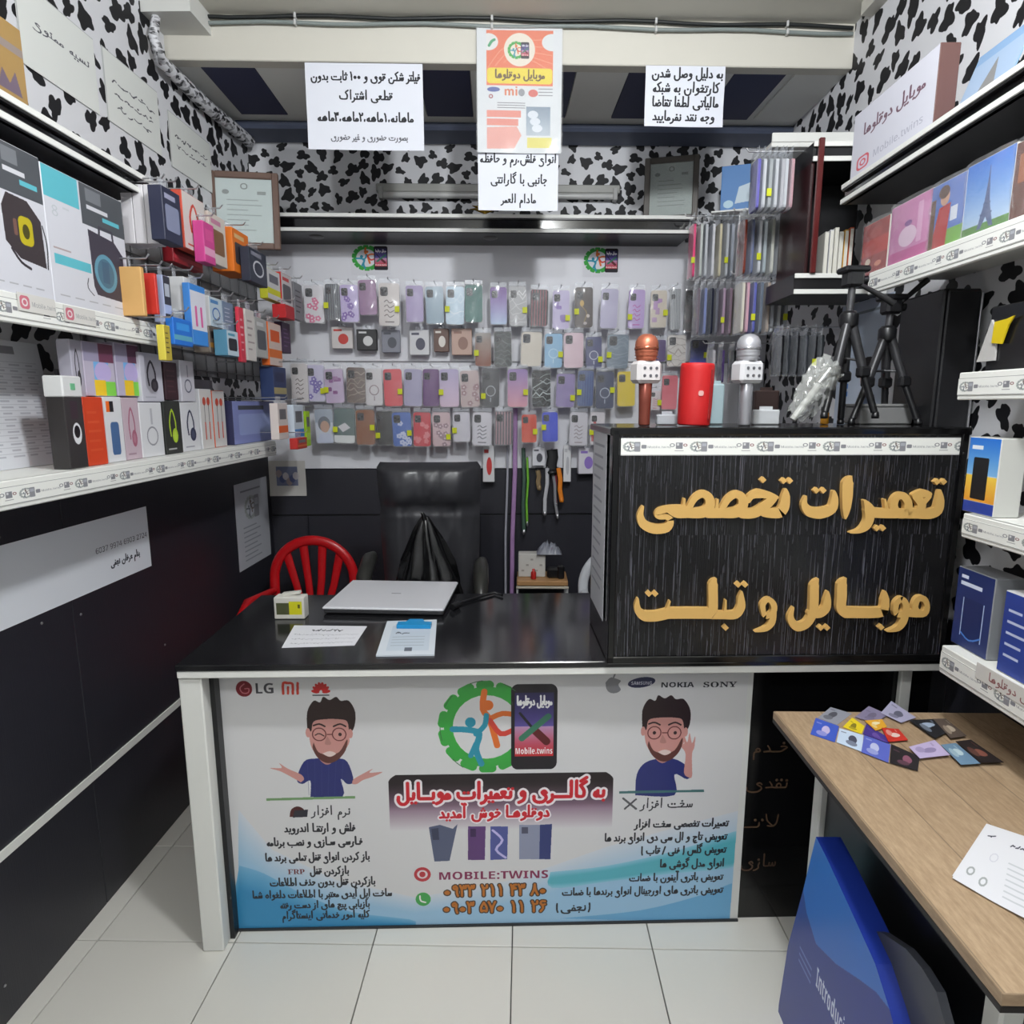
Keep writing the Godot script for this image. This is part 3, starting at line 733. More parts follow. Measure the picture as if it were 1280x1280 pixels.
func shop_mark(cv: Canvas, x: float, y: float, r: float, plain := false) -> void:      # toothed ring, two dancing figures and a phone
	var green := Color(0.2, 0.62, 0.24) if not plain else Color(0.60, 0.62, 0.61)
	cv.ring(x, y, r * 0.86, r * 0.2, green)
	for k in 14:
		var a := TAU * k / 14.0 + 0.2
		if cos(a) > 0.75: continue
		cv.line(Vector2(x + cos(a - 0.1) * r, y + sin(a - 0.1) * r), Vector2(x + cos(a + 0.1) * r, y + sin(a + 0.1) * r), r * 0.2, green)
	var o := Color(0.85, 0.42, 0.15) if not plain else Color(0.45, 0.4, 0.38)
	var b := Color(0.15, 0.55, 0.65) if not plain else Color(0.4, 0.42, 0.45)
	var u := r / 50.0
	cv.ell(x + 2 * u, y - 26 * u, 6 * u, 6 * u, o)
	cv.path(curve([x - 2 * u, y - 42 * u, x - 4 * u, y - 22 * u, x + 4 * u, y - 8 * u, x + 12 * u, y + 22 * u]), 7 * u, o)
	cv.path(curve([x + 4 * u, y - 10 * u, x + 18 * u, y - 16 * u, x + 34 * u, y - 14 * u]), 6 * u, o)
	cv.path(curve([x + 4 * u, y - 8 * u, x + 16 * u, y + 8 * u, x + 30 * u, y + 4 * u]), 6 * u, Color(0.8, 0.25, 0.2) if not plain else o)
	cv.ell(x - 18 * u, y - 6 * u, 6 * u, 6 * u, b)
	cv.path(curve([x - 38 * u, y + 2 * u, x - 20 * u, y + 3 * u, x - 8 * u, y + 8 * u, x - 12 * u, y + 26 * u, x - 6 * u, y + 44 * u]), 7 * u, b)
	cv.path(curve([x - 12 * u, y + 8 * u, x - 2 * u, y - 2 * u, x, y - 14 * u]), 6 * u, b)
	cv.path(curve([x - 12 * u, y + 20 * u, x - 18 * u, y + 34 * u]), 6 * u, b)
	# phone
	if plain:
		cv.rrect(x + 28 * u, y - 50 * u, 46 * u, 102 * u, 8 * u, Color(0.52, 0.52, 0.54))
		cv.rect(x + 34 * u, y - 34 * u, 34 * u, 30 * u, Color(0.64, 0.65, 0.68))
		return
	var dark := Color(0.08, 0.06, 0.1)
	cv.rrect(x + 28 * u, y - 50 * u, 52 * u, 102 * u, 8 * u, dark)
	cv.grad(x + 32 * u, y - 40 * u, 44 * u, 40 * u, Color(0.14, 0.12, 0.3), Color(0.35, 0.3, 0.6))
	cv.grad(x + 32 * u, y, 44 * u, 36 * u, Color(0.7, 0.55, 0.7), Color(0.75, 0.12, 0.15))
	if u > 0.45:
		cv.line(Vector2(x + 38 * u, y - 16 * u), Vector2(x + 54 * u, y + 4 * u), 3 * u, Color(0.1, 0.1, 0.12))
		cv.line(Vector2(x + 54 * u, y + 4 * u), Vector2(x + 68 * u, y + 18 * u), 9 * u, Color(0.35, 0.08, 0.1))
		cv.line(Vector2(x + 40 * u, y + 14 * u), Vector2(x + 70 * u, y - 12 * u), 7 * u, Color(0.2, 0.45, 0.35))
		write_fa(cv, "موبایل دوقلوها", x + 54 * u, y - 26 * u, 1.5 * u, Color(0.95, 0.95, 0.95), 1.3, true, 40 * u)
		write_en(cv, "Mobile.twins", x + 54 * u, y + 33 * u, 10 * u, Color(0.95, 0.95, 0.95), true, false, true, 42 * u)

# ---- atlas cells
var tint_cells := {}
func tint(c: Color) -> Rect2:                                   # a plain colour on the goods atlas
	var key := c.to_html()
	if not tint_cells.has(key):
		var r := goods.cell(8, 8, c)
		tint_cells[key] = goods.uv(r.grow(-2))
	return tint_cells[key]

func case_cell(kind: String, a: Color, b: Color) -> Rect2:      # the back of a phone case, 76 x 152
	var r := goods.cell(76, 152, a)
	var x := float(r.position.x)
	var y := float(r.position.y)
	match kind:
		"grad": goods.grad(x - 2, y - 2, 80, 156, a, b)
		"floral":
			for k in 9:
				var p := Vector2(x + dice.randf_range(8, 68), y + dice.randf_range(46, 146))
				for q in 5: goods.ell(p.x + 7 * cos(q * TAU / 5), p.y + 7 * sin(q * TAU / 5), 5, 5, b)
				goods.ell(p.x, p.y, 3.5, 3.5, a.lightened(0.4))
		"ring":
			goods.ring(x + 38, y + 88, 20, 4, b)
			goods.rect(x + 36, y + 114, 4, 18, b)
		"text":
			for k in 4:
				goods.path(curve([x + 20, y + 66 + k * 17, x + 30, y + 60 + k * 17, x + 40, y + 70 + k * 17, x + 56, y + 62 + k * 17]), 3, b)
			goods.rect(x + 22, y + 136, 34, 4, b)
		"photo":
			goods.rect(x - 2, y + 60, 80, 96, b)
			goods.ell(x + 38, y + 66, 26, 34, a.darkened(0.35))
			goods.ell(x + 40, y + 78, 19, 26, Color(0.75, 0.6, 0.52))
			goods.poly(PackedVector2Array([Vector2(x, y + 154), Vector2(x + 18, y + 108), Vector2(x + 58, y + 108), Vector2(x + 76, y + 154)]), Color(0.75, 0.78, 0.86))
		"marble":
			for k in 7:
				var q := PackedVector2Array()
				for s in 6: q.append(Vector2(x + s * 15, y + 20 + k * 20 + dice.randf_range(-14, 14)))
				goods.path(q, dice.randf_range(1.5, 5.0), b.lerp(a, dice.randf() * 0.5))
		"blocks":
			for k in 5: goods.rrect(x + dice.randf_range(4, 40), y + dice.randf_range(30, 120), dice.randf_range(14, 34), dice.randf_range(14, 30), 4, b.lerp(a, dice.randf() * 0.6))
		"card":
			goods.rect(x - 2, y + 118, 80, 40, Color(0.85, 0.86, 0.86))
			goods.poly(PackedVector2Array([Vector2(x + 14, y + 80), Vector2(x + 40, y + 62), Vector2(x + 60, y + 84), Vector2(x + 32, y + 104)]), b)
		"gem":
			goods.ell(x + 30, y + 60, 9, 12, b)
			goods.path(curve([x + 30, y + 72, x + 50, y + 96, x + 40, y + 130]), 3, b.darkened(0.2))
			goods.ell(x + 56, y + 108, 7, 7, Color(0.8, 0.75, 0.72))
			goods.ell(x + 44, y + 136, 8, 6, Color(0.7, 0.66, 0.66))
		"stripes":
			for k in 6: goods.rect(x + 4 + k * 12, y, 5, 152, b)
	return goods.uv(r)

# the front of a boxed article, drawn for its kind; w x h in pixels of the atlas
func box_cell(kind: String, w: int, h: int, a: Color, b: Color, c := Color(0.1, 0.1, 0.12)) -> Rect2:
	var r := goods.cell(w, h, a)
	var x := float(r.position.x)
	var y := float(r.position.y)
	match kind:
		"headphone":
			var cx := x + w * 0.5
			goods.path(curve([cx - w * 0.16, y + h * 0.66, cx - w * 0.2, y + h * 0.4, cx - w * 0.02, y + h * 0.16, cx + w * 0.16, y + h * 0.4, cx + w * 0.14, y + h * 0.66]), w * 0.07, b)
			goods.ell(cx + w * 0.1, y + h * 0.66, w * 0.17, h * 0.14, b)
			goods.ell(cx + w * 0.1, y + h * 0.66, w * 0.09, h * 0.08, b.lightened(0.15))
			goods.rect(x + w * 0.12, y + h * 0.9, w * 0.5, h * 0.03, c)
		"earset":
			goods.ell(x + w * 0.35, y + h * 0.2, w * 0.14, h * 0.07, b)
			goods.ell(x + w * 0.7, y + h * 0.2, w * 0.14, h * 0.07, b)
			goods.rect(x + w * 0.3, y + h * 0.55, w * 0.09, h * 0.3, b)
			goods.rect(x + w * 0.66, y + h * 0.55, w * 0.09, h * 0.3, b)
			goods.rect(x + w * 0.33, y + h * 0.25, 2, h * 0.3, c)
			goods.rect(x + w * 0.69, y + h * 0.25, 2, h * 0.3, c)
		"ringset":
			goods.ring(x + w * 0.5, y + h * 0.62, w * 0.24, 4, b)
			goods.rect(x + w * 0.47, y + h * 0.1, w * 0.08, h * 0.3, b.lightened(0.3))
		"watch":
			goods.ell(x + w * 0.55, y + h * 0.62, w * 0.25, h * 0.12, Color(0.85, 0.85, 0.86))
			goods.ell(x + w * 0.55, y + h * 0.6, w * 0.17, h * 0.07, Color(0.07, 0.07, 0.08))
			goods.rect(x + w * 0.3, y + h * 0.26, w * 0.4, h * 0.2, Color(0.2, 0.15, 0.18))
		"speaker_tube":
			goods.rrect(x + w * 0.25, y + h * 0.38, w * 0.5, h * 0.52, w * 0.12, b)
			goods.rect(x + w * 0.1, y + h * 0.06, w * 0.42, h * 0.16, c)
			goods.rect(x + w * 0.1, y + h * 0.06, w * 0.2, h * 0.16, Color(0.9, 0.4, 0.1))
		"blocks":
			goods.rect(x, y + h * 0.0, w * 0.5, h * 0.35, Color(0.6, 0.58, 0.68))
			goods.rect(x + w * 0.5, y, w * 0.5, h * 0.35, b)
			goods.rect(x + w * 0.3, y + h * 0.35, w * 0.5, h * 0.35, Color(0.45, 0.68, 0.88))
			goods.ell(x + w * 0.6, y + h * 0.55, w * 0.28, h * 0.2, Color(0.72, 0.66, 0.84))
			goods.rect(x + w * 0.28, y + h * 0.7, w * 0.38, h * 0.3, Color(0.92, 0.76, 0.15))
			goods.rect(x + w * 0.66, y + h * 0.72, w * 0.36, h * 0.28, Color(0.5, 0.8, 0.3))
		"cable":
			goods.ring(x + w * 0.5, y + h * 0.55, minf(w, h) * 0.28, maxf(3, w * 0.07), b)
			goods.rect(x + w * 0.1, y + h * 0.08, w * 0.6, h * 0.12, c)
		"tips":
			goods.rrect(x + w * 0.25, y + h * 0.35, w * 0.14, h * 0.35, 4, b)
			goods.rrect(x + w * 0.6, y + h * 0.35, w * 0.14, h * 0.35, 4, b)
			goods.rect(x, y + h * 0.75, w, h * 0.25, Color(0.2, 0.5, 0.8))
			goods.rect(x, y, w, h * 0.1, Color(0.2, 0.5, 0.8))
		"panel":
			goods.rrect(x + w * 0.12, y + h * 0.3, w * 0.76, h * 0.5, 6, b)
			goods.rect(x + w * 0.12, y + h * 0.1, w * 0.6, h * 0.1, c)
		"lines":
			for k in 5: goods.rect(x + w * 0.14, y + h * (0.2 + k * 0.14), w * dice.randf_range(0.4, 0.75), maxf(2, h * 0.035), b)
		"band":
			goods.rect(x, y + h * 0.62, w, h * 0.2, b)
			goods.rect(x + w * 0.15, y + h * 0.16, w * 0.7, h * 0.28, c)
		"phone":
			goods.grad(x - 2, y - 2, w + 4, h * 0.5, Color(0.12, 0.42, 0.8), Color(0.5, 0.72, 0.9))
			goods.grad(x - 2, y + h * 0.5, w + 4, h * 0.35, Color(0.95, 0.8, 0.3), Color(0.9, 0.6, 0.2))
			goods.rect(x - 2, y + h * 0.85, w + 4, h * 0.16, Color(0.15, 0.25, 0.6))
			goods.rrect(x + w * 0.2, y + h * 0.26, w * 0.5, h * 0.56, 5, Color(0.08, 0.08, 0.1))
			goods.rect(x + w * 0.1, y + h * 0.1, w * 0.36, h * 0.05, Color(0.9, 0.92, 0.95))
		"phone_dark":
			goods.rrect(x + w * 0.22, y + h * 0.36, w * 0.56, h * 0.52, 5, Color(0.1, 0.16, 0.36))
			goods.rect(x + w * 0.22, y + h * 0.36, 3, h * 0.5, Color(0.7, 0.78, 0.9))
			goods.rect(x + w * 0.78, y + h * 0.36, 3, h * 0.5, Color(0.7, 0.78, 0.9))
			goods.path(curve([x + w * 0.25, y + h * 0.82, x + w * 0.5, y + h * 0.88, x + w * 0.78, y + h * 0.8]), 4, Color(0.3, 0.5, 0.8))
			goods.rect(x + w * 0.1, y + h * 0.16, w * 0.6, h * 0.05, Color(0.85, 0.88, 0.95))
			goods.rect(x + w * 0.1, y + h * 0.08, w * 0.2, h * 0.04, Color(0.85, 0.88, 0.95))
	return goods.uv(r)

# ---------------------------------------------------------------- the banner on the counter
var banner_frame: Transform3D            # x to the right from the banner's lower left corner, y up
var banner_size := Vector2(1.362, 0.715)
func bn(px: float, py: float) -> Vector2:                       # a place seen on the banner, in pixels of its print
	var p := on(banner_frame, px, py)
	return Vector2(p.x / banner_size.x * banner.w, (1.0 - p.y / banner_size.y) * banner.h)
func bpoly(f: Array, c: Color) -> void:
	var q := PackedVector2Array()
	for i in range(0, f.size(), 2): q.append(bn(f[i], f[i + 1]))
	banner.poly(q, c)
func bcurve(f: Array, wd: float, c: Color) -> void:
	var q := []
	for i in range(0, f.size(), 2):
		var p := bn(f[i], f[i + 1])
		q.append_array([p.x, p.y])
	banner.path(curve(q), wd, c)
func bfill(f: Array, c: Color) -> void:                         # a closed smooth outline
	var q := []
	for i in range(0, f.size(), 2):
		var p := bn(f[i], f[i + 1])
		q.append_array([p.x, p.y])
	q.append_array([q[0], q[1]])
	banner.poly(curve(q, 4), c)
func bline_fa(text: String, x0: float, x1: float, y: float, s: float, c: Color, pen := 1.4) -> void:
	var a := bn(x0, y)
	var b := bn(x1, y)
	write_fa(banner, text, b.x, (a.y + b.y) * 0.5, s * 1.1, c, pen, false, b.x - a.x)
func bell(px: float, py: float, rx: float, ry: float, c: Color) -> void:
	var p := bn(px, py)
	banner.ell(p.x, p.y, rx * 2.85, ry * 2.95, c)

func avatar(dx: float, dy: float, waving: bool) -> void:        # a cartoon technician with glasses and a short beard
	var skin := Color(0.78, 0.56, 0.53)
	var hair := Color(0.16, 0.09, 0.09)
	var shirt := Color(0.15, 0.18, 0.42)
	var o := func(f: Array) -> Array:
		var q := []
		for i in range(0, f.size(), 2): q.append_array([f[i] + dx, f[i + 1] + dy])
		return q
	if waving:
		bfill(o.call([375, 996, 377, 970, 388, 955, 408, 950, 428, 952, 446, 966, 440, 976, 424, 970, 424, 996]), shirt)
		bfill(o.call([442, 974, 436, 968, 438, 945, 432, 935, 428, 928, 436, 932, 436, 920, 440, 930, 443, 918, 446, 931, 450, 922, 449, 936, 446, 945, 446, 972]), skin)
	else:
		bfill(o.call([388, 996, 388, 976, 378, 980, 371, 974, 380, 952, 396, 948, 420, 948, 434, 952, 442, 976, 434, 980, 426, 974, 428, 996]), shirt)
		bfill(o.call([376, 978, 362, 970, 350, 964, 337, 960, 352, 960, 349, 954, 360, 961, 376, 968, 380, 974]), skin)
		bfill(o.call([440, 980, 442, 974, 454, 967, 466, 961, 462, 966, 478, 965, 466, 971, 454, 975, 446, 980]), skin)
		for k in 6: bcurve(o.call([384 + k * 9, 950, 386 + k * 8, 994]), 1.5, shirt.lightened(0.12))
	bfill(o.call([398, 940, 418, 940, 418, 950, 409, 956, 400, 950]), skin.darkened(0.1))
	bfill(o.call([386, 908, 384, 895, 390, 884, 412, 880, 434, 886, 441, 900, 437, 918, 436, 930, 424, 946, 410, 952, 396, 944, 388, 930]), skin)
	bfill(o.call([392, 928, 398, 940, 410, 943, 424, 940, 434, 924, 432, 938, 422, 950, 410, 954, 398, 948, 391, 936]), Color(0.36, 0.2, 0.18))
	bfill(o.call([403, 942, 412, 939, 420, 942, 412, 946]), Color(0.86, 0.78, 0.76))
	bfill(o.call([384, 912, 384, 890, 392, 876, 400, 878, 404, 871, 412, 875, 420, 871, 426, 876, 436, 876, 444, 890, 443, 908, 437, 916, 434, 902, 424, 899, 406, 899, 392, 902, 389, 914]), hair)
	bell(385 + dx, 916 + dy, 3, 6, skin)
	bell(438 + dx, 917 + dy, 3, 6, skin)
	for ex in [399, 424]:
		var p := bn(ex + dx, 918 + dy)
		banner.ring(p.x, p.y, 24, 4, Color(0.38, 0.17, 0.17))
	bcurve(o.call([392, 907, 399, 905, 406, 908]), 6, hair)
	bcurve(o.call([417, 908, 425, 905, 432, 908]), 6, hair)
	if waving: bell(399 + dx, 918 + dy, 2.2, 2.2, hair)
	else: bcurve(o.call([394, 919, 399, 917, 405, 920]), 4, hair)
	bell(425 + dx, 918 + dy, 2.2, 2.2, hair)
	bcurve(o.call([409, 918, 415, 918]), 4, Color(0.38, 0.17, 0.17))
	bfill(o.call([409, 920, 414, 930, 406, 930]), skin.darkened(0.12))

func draw_banner() -> void:
	var ink := Color(0.13, 0.13, 0.16)
	var red := Color(0.78, 0.1, 0.16)
	# blue waves at the foot
	for i in 40:
		var k := i / 39.0
		bpoly([298, 1012 + 60 * k, 340, 1062 + 40 * k, 420, 1100 + 26 * k, 520, 1122 + 20 * k, 640, 1100 + 30 * k, 760, 1058 + 40 * k, 860, 1030 + 50 * k, 936, 1010 + 60 * k, 920, 1150, 298, 1166], Color(0.81, 0.835, 0.87).lerp(Color(0.6, 0.75, 0.86), k))
	for i in 24:
		var k := i / 23.0
		bfill([299, 1082 + 30 * k, 330, 1092 + 30 * k, 380, 1118 + 20 * k, 440, 1140 + 12 * k, 520, 1152 + 6 * k, 420, 1164, 299, 1166], Color(0.45, 0.68, 0.82).lerp(Color(0.22, 0.55, 0.74), k))
	for i in 24:
		var k := i / 23.0
		bfill([688, 1090 + 8 * k, 760, 1082 + 6 * k, 850, 1062 + 8 * k, 932, 1038 + 12 * k, 928, 1080 - 4 * k, 840, 1092 - 6 * k, 760, 1102 - 4 * k, 690, 1110 - 6 * k], Color(0.55, 0.76, 0.84).lerp(Color(0.34, 0.68, 0.74), k))
	bfill([700, 1148, 800, 1138, 880, 1118, 924, 1104, 920, 1148, 800, 1150], Color(0.42, 0.66, 0.82))
	bpoly([936, 840, 946, 840, 922, 1150, 912, 1150], Color(0.84, 0.84, 0.83))
	# makers' marks along the top
	bell(305, 861, 10, 10, Color(0.45, 0.1, 0.14))
	bcurve([305, 855, 300, 860, 303, 866, 310, 866, 311, 861, 306, 861], 4, Color(0.75, 0.45, 0.48))
	var q := bn(320, 867)
	write_en(banner, "LG", q.x, q.y, 52, Color(0.25, 0.25, 0.27), true, false, false, 62)
	var mi := Color(0.76, 0.22, 0.16)
	bcurve([354, 867, 354, 854, 360, 854], 9, mi); bcurve([358, 854, 364, 854, 366, 857, 366, 867], 9, mi); bcurve([360, 859, 360, 867], 8, mi); bcurve([372, 854, 372, 867], 9, mi)
	for k in 8:
		var a := PI * (0.06 + 0.88 * k / 7.0)
		var pc := bn(401 - 7.0 * cos(a), 866 - 8.5 * sin(a))
		var pt := PackedVector2Array()
		for e in 12: pt.append(pc + Vector2(cos(TAU * e / 12) * 15, sin(TAU * e / 12) * 6.5).rotated(atan2(sin(a), cos(a))))
		banner.poly(pt, Color(0.76, 0.14, 0.14))
	bcurve([391, 869, 411, 869], 4, ink)
	bfill([757, 853, 763, 847, 769, 848, 776, 851, 773, 856, 776, 862, 771, 866, 763, 866, 758, 861], Color(0.5, 0.5, 0.51))
	bcurve([767, 847, 769, 842], 6, Color(0.5, 0.5, 0.51))
	var sp := PackedVector2Array()
	for k in 30: sp.append(bn(802, 853) + Vector2(cos(TAU * k / 30) * 50, sin(TAU * k / 30) * 19).rotated(-0.14))
	banner.poly(sp, Color(0.12, 0.13, 0.28))
	q = bn(802, 856)
	write_en(banner, "SAMSUNG", q.x, q.y, 17, Color(0.8, 0.8, 0.84), true, false, true, 74)
	q = bn(847, 859)
	write_en(banner, "NOKIA", q.x, q.y, 26, ink, true, false, true, 118)
	q = bn(900, 859)
	write_en(banner, "SONY", q.x, q.y, 28, ink, true, true, true, 122)
	avatar(0, 0, false)
	avatar(419, -2, true)
	bpoly([333, 998, 444, 995, 444, 998, 333, 1001], Color(0.45, 0.6, 0.4))
	bpoly([774, 989, 880, 987, 880, 990, 774, 992], Color(0.25, 0.42, 0.42))
	# shop mark
	var c := bn(608, 909)
	shop_mark(banner, c.x, c.y, 160)
	for k in 5:
		var a0 := 2.1 + k * 0.75
		bcurve([608 + 58 * cos(a0), 909 + 58 * sin(a0), 608 + 58 * cos(a0 + 0.14), 909 + 58 * sin(a0 + 0.14), 608 + 58 * cos(a0 + 0.28), 909 + 58 * sin(a0 + 0.28)], 3, Color(0.2, 0.4, 0.22))
	# dark red headline plate, printed from dark to pale
	var pa := bn(485, 969)
	var pb := bn(765, 1034)
	for y in range(int(pa.y), int(pb.y)):
		var k := (y - pa.y) / (pb.y - pa.y)
		var cc := Color(0.11, 0.07, 0.09).lerp(Color(0.55, 0.44, 0.52), clampf((k - 0.15) / 0.5, 0, 1)).lerp(Color(0.835, 0.825, 0.835), clampf((k - 0.55) / 0.45, 0, 1))
		var d := maxf(0.0, 30.0 - (y - pa.y))
		banner.row(pa.x + d * d / 34.0, pb.x - d * d / 34.0, y, cc)
	var white := Color(0.93, 0.9, 0.91)
	for ps in [[3.4, white], [1.5, red]]:
		bline_fa("به گالـــری و تعمیرات موبــایل", 495, 756, 997, 8.0, ps[1], ps[0])
	for ps in [[3.2, white], [1.5, red]]:
		bline_fa("دوقلوهـا خوش آمدید", 548, 687, 1021, 5.6, ps[1], ps[0])
	# four phones
	bpoly([536, 1034, 550, 1031, 566, 1036, 572, 1030, 562, 1076, 543, 1077], Color(0.33, 0.36, 0.46))
	bpoly([539, 1036, 548, 1035, 549, 1050, 541, 1050], Color(0.22, 0.24, 0.33))
	bpoly([585, 1033, 607, 1033, 606, 1075, 585, 1075], Color(0.36, 0.22, 0.44))
	bpoly([588, 1036, 595, 1036, 595, 1046, 588, 1046], Color(0.22, 0.12, 0.3))
	bpoly([613, 1033, 635, 1033, 634, 1074, 613, 1075], Color(0.3, 0.33, 0.58))
	bcurve([616, 1038, 628, 1050, 620, 1062, 632, 1072], 9, Color(0.75, 0.72, 0.9))
	bpoly([649, 1031, 675, 1031, 674, 1074, 649, 1074], Color(0.55, 0.57, 0.66))
	bpoly([675, 1031, 690, 1030, 688, 1074, 674, 1074], Color(0.18, 0.22, 0.44))
	bpoly([652, 1034, 660, 1034, 660, 1042, 652, 1042], Color(0.3, 0.3, 0.38))
	# contact lines
	bell(528, 1093, 11, 10, Color(0.72, 0.2, 0.24)); bell(528, 1093, 7, 6, Color(0.88, 0.82, 0.83)); bell(528, 1093, 4, 4, Color(0.72, 0.2, 0.24))
	q = bn(549, 1100)
	write_en(banner, "MOBILE:TWINS", q.x, q.y, 44, Color(0.5, 0.14, 0.3), true, false, false, (bn(685, 1100) - q).x)
	bell(529, 1124, 10, 9.5, Color(0.25, 0.62, 0.3))
	bcurve([525, 1120, 526, 1126, 532, 1128], 6, white)
	var num := Color(0.72, 0.42, 0.12)
	for ps in [[2.6, Color(0.25, 0.18, 0.14)], [1.3, num]]:
		bline_fa("۸۰ ۴۳ ۲۱۱ ۰۹۳۳", 554, 683, 1119, 6.2, ps[1], ps[0])
		bline_fa("۲۶ ۱۱ ۵۷۰ ۰۹۰۳", 553, 683, 1140, 6.2, ps[1], ps[0])
	bline_fa("(نجفی)", 694, 738, 1138, 4.2, ink)
	# left column
	bline_fa("نرم افزار", 389, 438, 1018, 4.6, ink, 0.9)
	bfill([362, 1021, 364, 1012, 372, 1008, 380, 1012, 381, 1021], Color(0.3, 0.1, 0.1)); bpoly([368, 1013, 385, 1012, 384, 1021, 366, 1022], Color(0.16, 0.16, 0.2))
	bline_fa("فلش و ارتقـا اندروید", 355, 444, 1039, 4.0, ink)
	bline_fa("فـارسی سـازی و نصب برنامه", 333, 453, 1056, 4.0, ink)
	bline_fa("باز کردن انواع قفل تمامی برند ها", 331, 462, 1075, 3.9, ink)
	bline_fa("بازکردن قفل", 387, 436, 1092, 3.9, ink)
	q = bn(360, 1093)
	write_en(banner, "FRP", q.x, q.y, 28, Color(0.4, 0.12, 0.14), true, true, false, 62)
	bline_fa("بازکردن قفل بدون حذف اطلاعات", 337, 469, 1106, 3.9, ink)
	bline_fa("ساخت اپل آیدی معتبر با اطلاعات دلخواه شما", 315, 490, 1121, 3.8, ink)
	bline_fa("بازیابی پیج های از دست رفته", 350, 462, 1134, 3.7, ink)
	bline_fa("کلیه امور خدماتی اینستاگرام", 352, 462, 1147, 3.7, ink)
	# right column
	bline_fa("سخت افزار", 800, 866, 1009, 4.8, ink, 0.9)
	bcurve([779, 998, 795, 1011], 8, Color(0.35, 0.35, 0.36)); bcurve([795, 999, 781, 1011], 7, Color(0.3, 0.3, 0.32))
	bline_fa("تعمیرات تخصصی سخت افزار", 793, 910, 1033, 4.0, ink)
	bline_fa("تعویض تاچ و ال سی دی انواع برند ها", 755, 908, 1050, 3.9, ink)
	bline_fa("تعویض گلس ( فنی / قاب )", 801, 907, 1066, 3.9, ink)
	bline_fa("انواع مدل گوشی ها", 824, 905, 1083, 3.9, ink)
	bline_fa("تعویض باتری آیفون با ضمانت", 786, 903, 1100, 3.8, ink)
	bline_fa("تعویض باتری های اورجینال انواع برندها با ضمانت", 702, 903, 1117, 3.8, ink)

# ---------------------------------------------------------------- the room
const BACK_Z := -2.95                    # back wall at the left corner
const BACK_CEIL := 2.525
var back: Transform3D                    # frame of the back wall: origin at the left corner, x along the wall, z into the room
var counter: Transform3D                 # frame of the counter front
var sign_at: Transform3D                 # frame of the sign's front face

